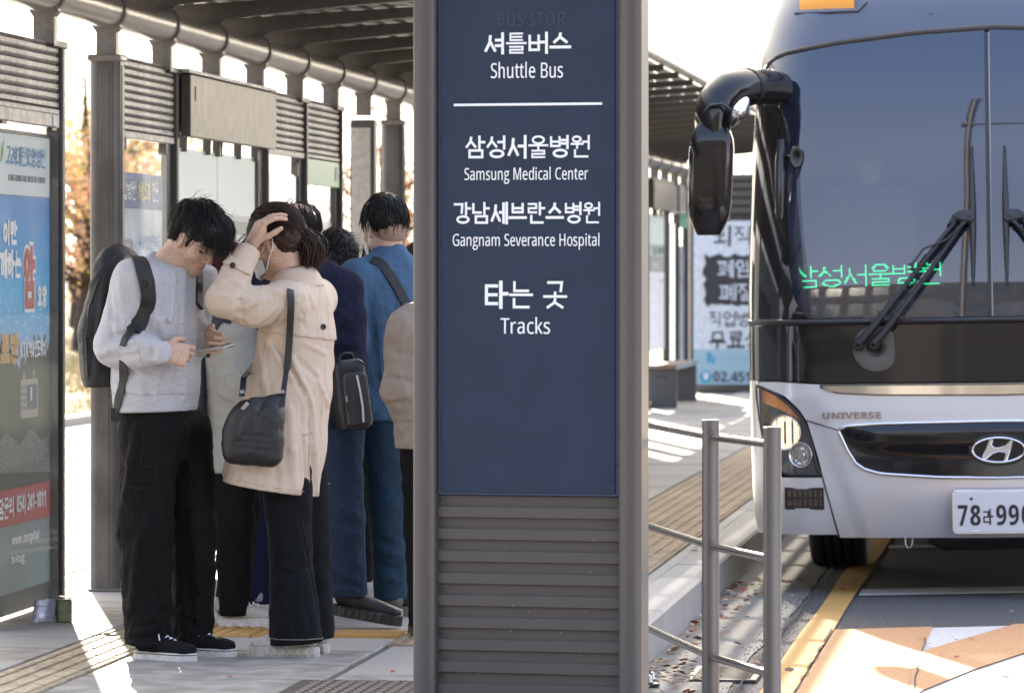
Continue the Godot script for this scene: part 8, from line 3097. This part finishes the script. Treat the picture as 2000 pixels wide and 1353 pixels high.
	# grey parka with navy rucksack
	t = bystander({
		"label": "person in grey green parka and maroon hat, behind the trench coat sleeve", "at": Vector2(-3.282, -17.92), "h": 1.55, "face": Vector3(0.93, 0, -0.30),
		"set": {"hip": Vector3(-0.03, 0.78, 0), "waist": Vector3(-0.03, 0.94, 0), "chest": Vector3(-0.045, 1.10, 0), "upper": Vector3(-0.06, 1.21, 0), "neck": Vector3(-0.06, 1.28, 0), "head": Vector3(-0.065, 1.405, 0),
			"sr": Vector3(-0.04, 1.195, 0.14), "er": Vector3(-0.005, 0.98, 0.14), "wr": Vector3(0.10, 0.86, -0.02), "ar": Vector3(-0.02, 0.08, 0.05), "kr": Vector3(-0.025, 0.42, 0.06), "tr": Vector3(-0.025, 0.75, 0.06)},
		"top": khaki, "bottom": black, "shoes": "beige", "hair": "hat", "hair_mat": cloth("felt_maroon", Color(0.05, 0.012, 0.018), 0.95, 0.3, 0.2), "hem": 0.62, "wide": 1.05, "hands": true, "toe_r": Vector3(0.97, 0, 0.05), "toe_l": Vector3(0.95, 0, -0.2), "wobble": 0.006, "cuff": 0.064,
		"folds": [[-0.03, 1.10, 0.02, 0.98, .02, .009], [-0.08, 0.95, 0.02, 0.90, .016, .010], [-0.09, 0.90, 0.0, 0.86, .014, -.010], [-0.1, 0.82, -0.02, 0.82, .012, .010], [-0.06, 1.02, 0.0, 1.03, .016, .008]],
	}, ST)
	var gf: Field = t.get_meta("_f")
	b = thing("backpack", "navy backpack on the person in grey green parka", "backpack", Vector3.ZERO)
	b.transform = t.transform
	var navy := mat("nylon_navy", Color(0.012, 0.014, 0.024), 0.55)
	obj("bag", loft([[0.76, -0.20, 0.03, 0.07, 0.12], [0.80, -0.21, 0.03, 0.085, 0.14], [1.0, -0.21, 0.03, 0.085, 0.14], [1.14, -0.19, 0.03, 0.07, 0.12], [1.17, -0.18, 0.03, 0.045, 0.09]], 0.5), navy, b)
	obj("shoulder_strap", laid_strap(gf, [gf.hit(-0.13, 1.10), gf.hit(-0.105, 1.20), gf.hit(-0.07, 1.25), gf.hit(-0.02, 1.24)], 0.055, 0.012, 0.006), navy, b)

	# girl with straight dark hair
	bystander({
		"label": "person with straight dark hair, black top and navy jeans beyond the raised beige sleeve", "at": Vector2(-3.301, -18.519), "h": 1.56, "face": Vector3(-0.25, 0, -0.97),
		"set": {"al": Vector3(-0.03, 0.08, 0.02), "kl": Vector3(-0.04, 0.42, 0.02)},
		"top": black, "bottom": cloth("denim_navy", Color(0.012, 0.019, 0.045), 0.85, 0.2, 0.12), "shoes": "pink", "hair": "long", "hair_mat": M.hair_brown, "hem": 0.74, "hands": true, "leg": 0.95,
	}, ST)
	# two heads beyond the navy shoulder
	bystander({
		"label": "person with curly dark hair beyond the navy jacket's shoulder", "at": Vector2(-3.20, -19.85), "h": 1.585, "face": Vector3(-0.3, 0, -0.95),
		"top": brownish, "bottom": black, "shoes": "dark", "hair": "curly", "hair_mat": M.hair_dark, "hem": 0.72, "hands": true,
	}, ST)
	bystander({
		"label": "person with smooth chestnut hair between the curly head and the blue fleece", "at": Vector2(-3.05, -20.25), "h": 1.575, "face": Vector3(-0.1, 0, -0.99),
		"top": brownish, "bottom": brownish, "shoes": "grey", "hair": "short", "hair_mat": M.hair_brown, "hem": 0.70, "hands": true,
	}, ST)
	bystander({
		"label": "person in purple trainers standing beyond the blue fleece, seen only by the feet", "at": Vector2(-2.74, -19.25), "h": 1.52, "face": Vector3(0.75, 0, 0.55), "look": Vector3(0.6, -0.3, -0.6),
		"top": black, "bottom": brownish, "shoes": "purple", "hair": "short", "hair_mat": M.hair_dark, "hem": 0.70, "hands": true,
	}, ST)


func sling_bag(t: Node3D) -> void:
	var ff: Field = t.get_meta("_f")
	var b := thing("sling_bag", "boxy black leather bag with white stripe on the navy jacket's back", "sling bag", Vector3.ZERO)
	b.transform = t.transform
	var body := Node3D.new()
	var zc := ff.hit(0.0, 0.95).z + 0.055
	var turn := Basis(Vector3(0, 0, 1), deg_to_rad(7)) * Basis(Vector3.UP, 0.45)
	var x := Transform3D(turn, Vector3(0.03, 0.945, zc))
	body.free()
	obj("bag", loft([[-0.14, 0, 0, 0.05, 0.035], [-0.132, 0, 0, 0.066, 0.045], [-0.05, 0, 0, 0.07, 0.048], [0.10, 0, 0, 0.066, 0.045], [0.128, 0, 0, 0.058, 0.038], [0.136, 0, 0, 0.04, 0.026]], 0.45), M.leather_black, b, x)
	var lea := mat("leather_grey", Color(0.035, 0.036, 0.038), 0.42, 0.0, null, 1.0, T.leather, 6.0, 0.1)
	obj("front_pocket", loft([[-0.125, 0.004, 0.047, 0.045, 0.012], [-0.118, 0.004, 0.047, 0.054, 0.018], [0.06, 0.004, 0.046, 0.052, 0.018], [0.082, 0.004, 0.045, 0.04, 0.012]], 0.5), lea, b, x)
	obj("white_stripe", Shape.new().strap([Vector3(0.008, 0.07, 0.0655), Vector3(0.014, 0.0, 0.0665), Vector3(0.016, -0.06, 0.0665), Vector3(0.012, -0.117, 0.0655)], Vector3(0, 0, 1), 0.009, 0.002), M.vinyl_white, b, x)
	obj("handle", Shape.new().tube([Vector3(-0.03, 0.13, 0), Vector3(-0.026, 0.155, 0), Vector3(0.0, 0.162, 0), Vector3(0.026, 0.155, 0), Vector3(0.03, 0.13, 0)], 0.007, 8), M.leather_black, b, x)
	obj("zip", Shape.new().box(Vector3(-0.045, -0.02, 0.062), Vector3(0.01, 0.022, 0.006), 0.002), M.zip_steel, b, x)
	obj("zip_pull", Shape.new().box(Vector3(-0.045, -0.05, 0.062), Vector3(0.012, 0.035, 0.004), 0.001), M.leather_black, b, x)
	obj("zip_pull", Shape.new().box(Vector3(0.05, 0.04, 0.055), Vector3(0.012, 0.03, 0.004), 0.001), M.leather_black, b, x)
	obj("top_flap", Shape.new().box(Vector3(0.045, 0.12, 0.03), Vector3(0.04, 0.006, 0.02), 0.002, Basis(Vector3(0, 0, 1), -0.6)), M.leather_black, b, x)
	obj("strap", laid_strap(ff, [ff.hit(0.0, 1.03), ff.hit(-0.035, 1.08), ff.hit(-0.08, 1.14), ff.hit(-0.13, 1.22), ff.hit(-0.18, 1.30)], 0.03, 0.005, 0.006), M.nylon_black, b)
	obj("strap", laid_strap(ff, [ff.hit(-0.03, 0.86), ff.hit(-0.07, 0.95), ff.hit(-0.11, 1.04), ff.hit(-0.14, 1.1)], 0.045, 0.005, 0.004), M.nylon_black, b)


func driver() -> void:
	var t := thing("person", "masked person in pale shirt dimly seen inside the coach windscreen", "person", Vector3.ZERO)
	t.transform = Transform3D(Basis(Vector3.UP, 0.15), Vector3(-1.02, 0.62, -24.0))
	var F := Vector3(0.1, 0, 1)
	var J := joints(1.68, F)
	J.look = Vector3(0.1, -0.1, 1).normalized()
	var fields := body_fields(J, head_field(1.0, 0.006))
	for s in [["wl", "el", 1.0], ["wr", "er", -1.0]]:
		var hx: Vector3 = (J[s[0]] - J[s[1]]).normalized()
		var hz := (F - hx * F.dot(hx)).normalized()
		fields.append(hand_field(Transform3D(Basis(hx, hz.cross(hx) * s[2], hz), J[s[0]]), [[20, 25, 15], [25, 28, 15], [28, 28, 15], [30, 30, 15]], [Vector3(0.8, -0.2, 0.5), Vector3(0.9, -0.3, 0.2), Vector3(0.9, -0.3, 0.1)], 0.98, 0.006))
	field_job("body", fields, M.skin, t)
	var f := Field.new()
	f.cell = 0.013
	f.chain([J.hip, J.waist, J.chest, J.upper], [0.17, 0.17, 0.17, 0.12], 0.05, 0.72, F)
	for s in ["l", "r"]:
		f.cone(J.upper, J["s" + s], 0.08, 0.07, 0.04)
		f.chain([J["s" + s], J["e" + s], J["w" + s]], [0.075, 0.065, 0.05], 0.03)
	field_job("shirt", [f], cloth("shirt_pale", Color(0.3, 0.33, 0.38), 0.85, 0.1, 0.1), t)
	var g := Field.new()
	g.cell = 0.014
	g.cone(J.hip, J.hip + Vector3(0, -0.08, 0), 0.15, 0.15, 0.04, 0.78, F)
	for s in ["l", "r"]:
		g.chain([J["t" + s], J["k" + s], J["a" + s]], [0.1, 0.08, 0.07], 0.02)
	field_job("trousers", [g], cloth("cloth_black", Color(0.011, 0.011, 0.012)), t)
	var hair := hair_cap(Vector3(0.09, 0.104, 0.108), Vector3(0, 0.045, -0.014), 0.006, -0.07, 0.0, 0.008)
	hair.x = Transform3D(lookframe(J.look), J.head)
	field_job("hair", [hair], M.hair_dark, t)
	face_mask(t, J)


# --- small things, and what stands across the road and behind the camera -----------------------------------------------
func build_details() -> void:
	# crumpled foil packet and carton under the first advert panel
	var t := thing("foil_packet", "crumpled silver foil packet lying by the advert panel's post", "litter", Vector3(-4.115, PLAT, -17.98), YAW)
	var foil := mat("foil_silver", Color(0.52, 0.54, 0.66), 0.35, 0.5)
	var P := []
	for j in 7:
		var row := PackedVector3Array()
		for i in 7:
			row.append(Vector3(-0.045 + i * 0.015 + j * 0.002, 0.004 + j * 0.0145 + rng.randf_range(-0.003, 0.003), 0.012 * sin(i * 1.3) + rng.randf_range(-0.004, 0.004) - j * 0.004))
		P.append(row)
	obj("front", Shape.new().grid(P, false, true), foil, t)
	obj("back", Shape.new().grid(P, false, false), foil, t, Transform3D(Basis(), Vector3(0.004, 0, -0.016)))
	latin("print", "MOIST SOFT", "Droid Sans", 400, M.dark_grey, t, -0.02, 0.065, 0.03, 0.072, 0.012, 0.001)
	t = thing("carton", "small green and silver carton beside the foil packet", "litter", Vector3(-4.03, PLAT, -18.0), YAW)
	obj("box", Shape.new().box(Vector3(0, 0.048, 0), Vector3(0.06, 0.095, 0.045), 0.004, Basis(Vector3.UP, 0.4)), mat("carton_green", Color(0.14, 0.17, 0.085), 0.35, 0.1, T.blotch, 5.0), t)
	obj("flap", Shape.new().box(Vector3(0.03, 0.1, 0.0), Vector3(0.10, 0.004, 0.05), 0.001, Basis(Vector3(0, 0, 1), -0.15)), foil, t)

	# cast iron cover in the pavement
	t = thing("manhole_cover", "rectangular iron chequer cover set in the pavement by the sign", "manhole cover", Vector3(-2.3, PLAT + 0.003, -15.06))
	obj("rim", Shape.new().box(Vector3(0, -0.004, 0), Vector3(0.66, 0.012, 0.96), 0.003), M.iron, t)
	obj("plate", Shape.new().box(Vector3(0, 0.0005, 0), Vector3(0.55, 0.008, 0.85), 0.002), mat("iron_dark", Color(0.05, 0.045, 0.042), 0.5, 0.5), t)
	var nub := Shape.new().box(Vector3.ZERO, Vector3(0.034, 0.006, 0.012), 0.002).mesh()
	var nubs := []
	for i in 14:
		for j in 22:
			nubs.append(Transform3D(Basis(Vector3.UP, 0.78 if (i + j) % 2 else -0.78), Vector3(-0.25 + i * 0.0385, 0.0065, -0.40 + j * 0.038)))
	many("chequer", nub, nubs, mat("iron_worn", Color(0.15, 0.135, 0.12), 0.4, 0.7), t)

	# drain grate in the gutter
	t = thing("drain_grate", "rusty slotted drain grate in the gutter under the guard rail", "drain grate", Vector3(-1.31, 0.008, -17.78))
	obj("frame", Shape.new().box(Vector3(0, 0.0, 0.29), Vector3(0.28, 0.014, 0.03), 0.003).box(Vector3(0, 0.0, -0.29), Vector3(0.28, 0.014, 0.03), 0.003).box(Vector3(-0.125, 0.0, 0), Vector3(0.03, 0.014, 0.55), 0.003).box(Vector3(0.125, 0.0, 0), Vector3(0.03, 0.014, 0.55), 0.003), M.iron, t)
	obj("pit", Shape.new().box(Vector3(0, -0.003, 0), Vector3(0.23, 0.004, 0.56)), M.black, t)
	for i in 14:
		obj("bar", Shape.new().box(Vector3(0, 0.002, -0.26 + i * 0.04), Vector3(0.22, 0.01, 0.016), 0.002), M.iron, t)

	# fallen leaves: along the kerb, on the pavement and on the road
	var leaf := Shape.new()
	leaf.quad(Vector3(-0.5, 0.02, 0), Vector3(-0.1, 0.0, 0.32), Vector3(0.5, 0.12, 0.0), Vector3(0.05, 0.18, -0.3))
	leaf.tri(Vector3(-0.1, 0.0, 0.32), Vector3(0.25, 0.1, 0.25), Vector3(0.5, 0.12, 0.0))
	leaf.tri(Vector3(-0.5, 0.02, 0), Vector3(0.05, 0.18, -0.3), Vector3(-0.3, 0.12, -0.25))
	var lm := leaf.mesh()
	var dry := mat("dry_leaf", Color(1, 1, 1), 0.8)
	dry.vertex_color_use_as_albedo = true
	var cols := [Color(0.28, 0.13, 0.06), Color(0.20, 0.10, 0.06), Color(0.38, 0.25, 0.13), Color(0.30, 0.09, 0.05), Color(0.42, 0.33, 0.22), Color(0.14, 0.08, 0.055)]
	var where := []
	for i in 420:
		var z := -15.6 - pow(rng.randf(), 1.6) * 7.5
		var x := -1.655 + absf(rng.randfn(0, 0.11)) + 0.02
		if z > -17.8: x = -1.655 + absf(rng.randfn(0, 0.2)) + 0.02
		where.append(Vector3(x, 0.012 + rng.randf() * 0.015, z))
	for i in 60:
		where.append(Vector3(rng.randf_range(-1.6, 1.5), 0.018, rng.randf_range(-23.0, -15.5)))
	for i in 26:
		where.append(Vector3(rng.randf_range(-4.1, -1.7), PLAT + 0.008, rng.randf_range(-28.0, -15.5)))
	var mm := MultiMesh.new()
	mm.transform_format = MultiMesh.TRANSFORM_3D
	mm.use_colors = true
	mm.mesh = lm
	mm.instance_count = where.size()
	for i in where.size():
		var s := rng.randf_range(0.018, 0.05)
		var b := Basis(Vector3.UP, rng.randf() * TAU) * Basis(Vector3.RIGHT, rng.randf_range(-0.4, 0.4))
		mm.set_instance_transform(i, Transform3D(b.scaled(Vector3.ONE * s), where[i]))
		mm.set_instance_color(i, vary(cols[rng.randi() % cols.size()], 0.3))
	var mi := MultiMeshInstance3D.new()
	mi.name = "fallen_leaves"
	mi.multimesh = mm
	mi.material_override = dry
	add_child(mi, true)
	tag(mi, "dry brown leaves swept along the kerb and gutter", "leaves", "", "stuff")
	# grit and pebbles near the ragged asphalt edge
	var peb := Shape.new().lathe([[0.0, -0.3], [0.5, -0.1], [0.4, 0.3], [0.0, 0.45]], 6).mesh()
	var pebs := []
	for i in 1500:
		var z := -14.5 - rng.randf() * 10.0
		var s := rng.randf_range(0.003, 0.008)
		pebs.append(Transform3D(Basis(Vector3.UP, rng.randf() * TAU).scaled(Vector3.ONE * s), Vector3(-1.22 + rng.randfn(0, 0.06), 0.009, z)))
	many("grit", peb, pebs, M.concrete, self)
	# tufts on the lawn so that it reads as grass
	var tuft := Shape.new()
	for i in 5:
		var a := i * 1.26
		tuft.tri(Vector3(cos(a) * 0.02 - 0.006, 0, sin(a) * 0.02), Vector3(cos(a) * 0.02 + 0.006, 0, sin(a) * 0.02), Vector3(cos(a) * 0.06, 0.07, sin(a) * 0.06))
	var tufts := []
	for i in 9000:
		var d := rng.randf() * rng.randf() * 26.0
		var x := -9.3 - d
		var z := rng.randf_range(-92.0, -36.0)
		var y := 0.17 + clampf((-9.2 - x) / 9.0, 0, 1) * 0.75 + clampf((-9.2 - x) / 60.0, 0, 1) * 1.2
		tufts.append(Transform3D(Basis(Vector3.UP, rng.randf() * TAU).scaled(Vector3.ONE * rng.randf_range(0.8, 2.0)), Vector3(x, y - 0.02, z)))
	many("dry_grass", tuft.mesh(), tufts, mat("straw", Color(0.42, 0.33, 0.15), 0.9), self)
	tag(get_node("dry_grass"), "dry yellow grass of the lawn behind the shelter", "grass", "", "stuff")
	tag(get_node("grit"), "grit along the ragged edge of the asphalt", "gravel", "", "stuff")
	street_behind()


func many(called: String, mesh: Mesh, where: Array, m: Material, parent: Node) -> void:
	var mm := MultiMesh.new()
	mm.transform_format = MultiMesh.TRANSFORM_3D
	mm.mesh = mesh
	mm.instance_count = where.size()
	for i in where.size(): mm.set_instance_transform(i, where[i])
	var mi := MultiMeshInstance3D.new()
	mi.name = called
	mi.multimesh = mm
	mi.material_override = m
	mi.set_meta("kind", "stuff")
	parent.add_child(mi, true)


# the side of the street that only shows as a reflection in glass, paint and chrome
func street_behind() -> void:
	var wall := mat("facade_stone", Color(0.075, 0.066, 0.058), 0.8, 0.0, T.blotch, 0.1)
	var win := mat("facade_glass", Color(0.03, 0.04, 0.05), 0.1)
	var spots := [[Vector3(34, 0, -30), Vector3(14, 9, 34), "long low stone building across the road"], [Vector3(-6, 0, 68), Vector3(90, 34, 14), "stone office block down the road behind the stop"]]
	for q in spots:
		var b := thing("office_building", q[2], "building", q[0])
		obj("wall", Shape.new().box(Vector3(0, q[1].y / 2, 0), q[1], 0.05), wall, b)
		var along_z: bool = q[1].z > q[1].x
		var long := maxf(q[1].x, q[1].z)
		for f in int(q[1].y / 3.4):
			for i in int(long / 3.0):
				var u := -long / 2 + 1.5 + i * 3.0
				if not along_z and absf(u) > 22.0: continue
				var y := 2.0 + f * 3.4
				var s := Shape.new()
				if along_z: s.box(Vector3(-q[1].x / 2, y, u), Vector3(0.1, 1.7, 2.0), 0.02)
				else: s.box(Vector3(u, y, -q[1].z / 2), Vector3(2.0, 1.7, 0.1), 0.02)
				obj("window", s, win, b)
	# tall curved lamp standard mirrored in the windscreen
	var lp := thing("lamp_post", "tall curved grey lamp mast with a cross arm behind the stop", "lamp post", Vector3(-2.24, 0, 3.0))
	var path := []
	for i in 18:
		var v := i / 17.0
		path.append(Vector3(0.30 * pow(v, 6.0), 20.8 * v, 0))
	var rr := []
	for i in 18: rr.append(lerpf(0.14, 0.15, i / 17.0) + (0.05 if i > 14 else 0.0))
	obj("pole", Shape.new().tube(path, rr, 18), M.bronze_paint, lp)
	obj("cross_arm", Shape.new().tube([Vector3(-0.2, 17.4, 0), Vector3(3.5, 17.5, 0)], 0.07, 12), M.bronze_paint, lp)
	obj("arm_collar", Shape.new().tube([Vector3(-0.24, 17.4, 0), Vector3(0.32, 17.41, 0)], 0.2, 14), M.bronze_paint, lp)


func sky_and_camera() -> void:
	var cam := Camera3D.new()
	cam.name = "camera"
	cam.projection = Camera3D.PROJECTION_FRUSTUM
	cam.near = 0.5
	cam.far = 900.0
	cam.size = 0.5 * 1353.0 / 8800.0
	cam.frustum_offset = Vector2(0.0, -0.5 * 146.5 / 8800.0)
	cam.position = Vector3(0, 1.6, 0)
	cam.rotation.y = YAW
	var eye := CameraAttributesPhysical.new()
	eye.frustum_focal_length = 158.0
	eye.frustum_focus_distance = 16.8
	eye.frustum_near = 0.5
	eye.frustum_far = 900.0
	eye.exposure_aperture = 7.0
	cam.attributes = eye
	cam.near = 0.5
	cam.far = 900.0
	add_child(cam)
	cam.current = true
	var env := Environment.new()
	env.background_mode = Environment.BG_SKY
	var sky := Sky.new()
	var sm := ProceduralSkyMaterial.new()
	sm.sky_top_color = Color(0.44, 0.53, 0.69)
	sm.sky_horizon_color = Color(0.93, 0.92, 0.91)
	sm.sky_curve = 0.24
	sm.sky_energy_multiplier = 1.0
	sm.ground_bottom_color = Color(0.3, 0.29, 0.28)
	sm.ground_horizon_color = Color(0.6, 0.6, 0.6)
	sm.sun_angle_max = 130.0
	sm.sun_curve = 0.5
	sky.sky_material = sm
	env.sky = sky
	env.tonemap_mode = Environment.TONE_MAPPER_LINEAR
	env.tonemap_exposure = 4.8
	env.sdfgi_enabled = true
	env.ssao_enabled = true
	env.ssil_enabled = true
	var we := WorldEnvironment.new()
	we.name = "world"
	we.environment = env
	add_child(we)
	var sun := DirectionalLight3D.new()
	sun.name = "sun"
	sun.light_energy = 1.3
	sun.light_color = Color(1.0, 0.95, 0.86)
	sun.light_angular_distance = 0.5
	sun.shadow_enabled = true
	# the sun stands ahead, 14.6 degrees left of the kerb direction and 25 degrees high
	var az := deg_to_rad(14.6)
	var el := deg_to_rad(23.5)
	var to := Vector3(-sin(az) * cos(el), sin(el), -cos(az) * cos(el))
	sun.basis = Basis.looking_at(-to)
	add_child(sun)


func _ready() -> void:
	rng.seed = 20231
	sky_and_camera()
	make_materials()
	build_ground()
	build_shelter()
	build_panels()
	build_sign()
	build_fence()
	build_far_end()
	build_trees()
	build_bus()
	build_people()
	build_details()
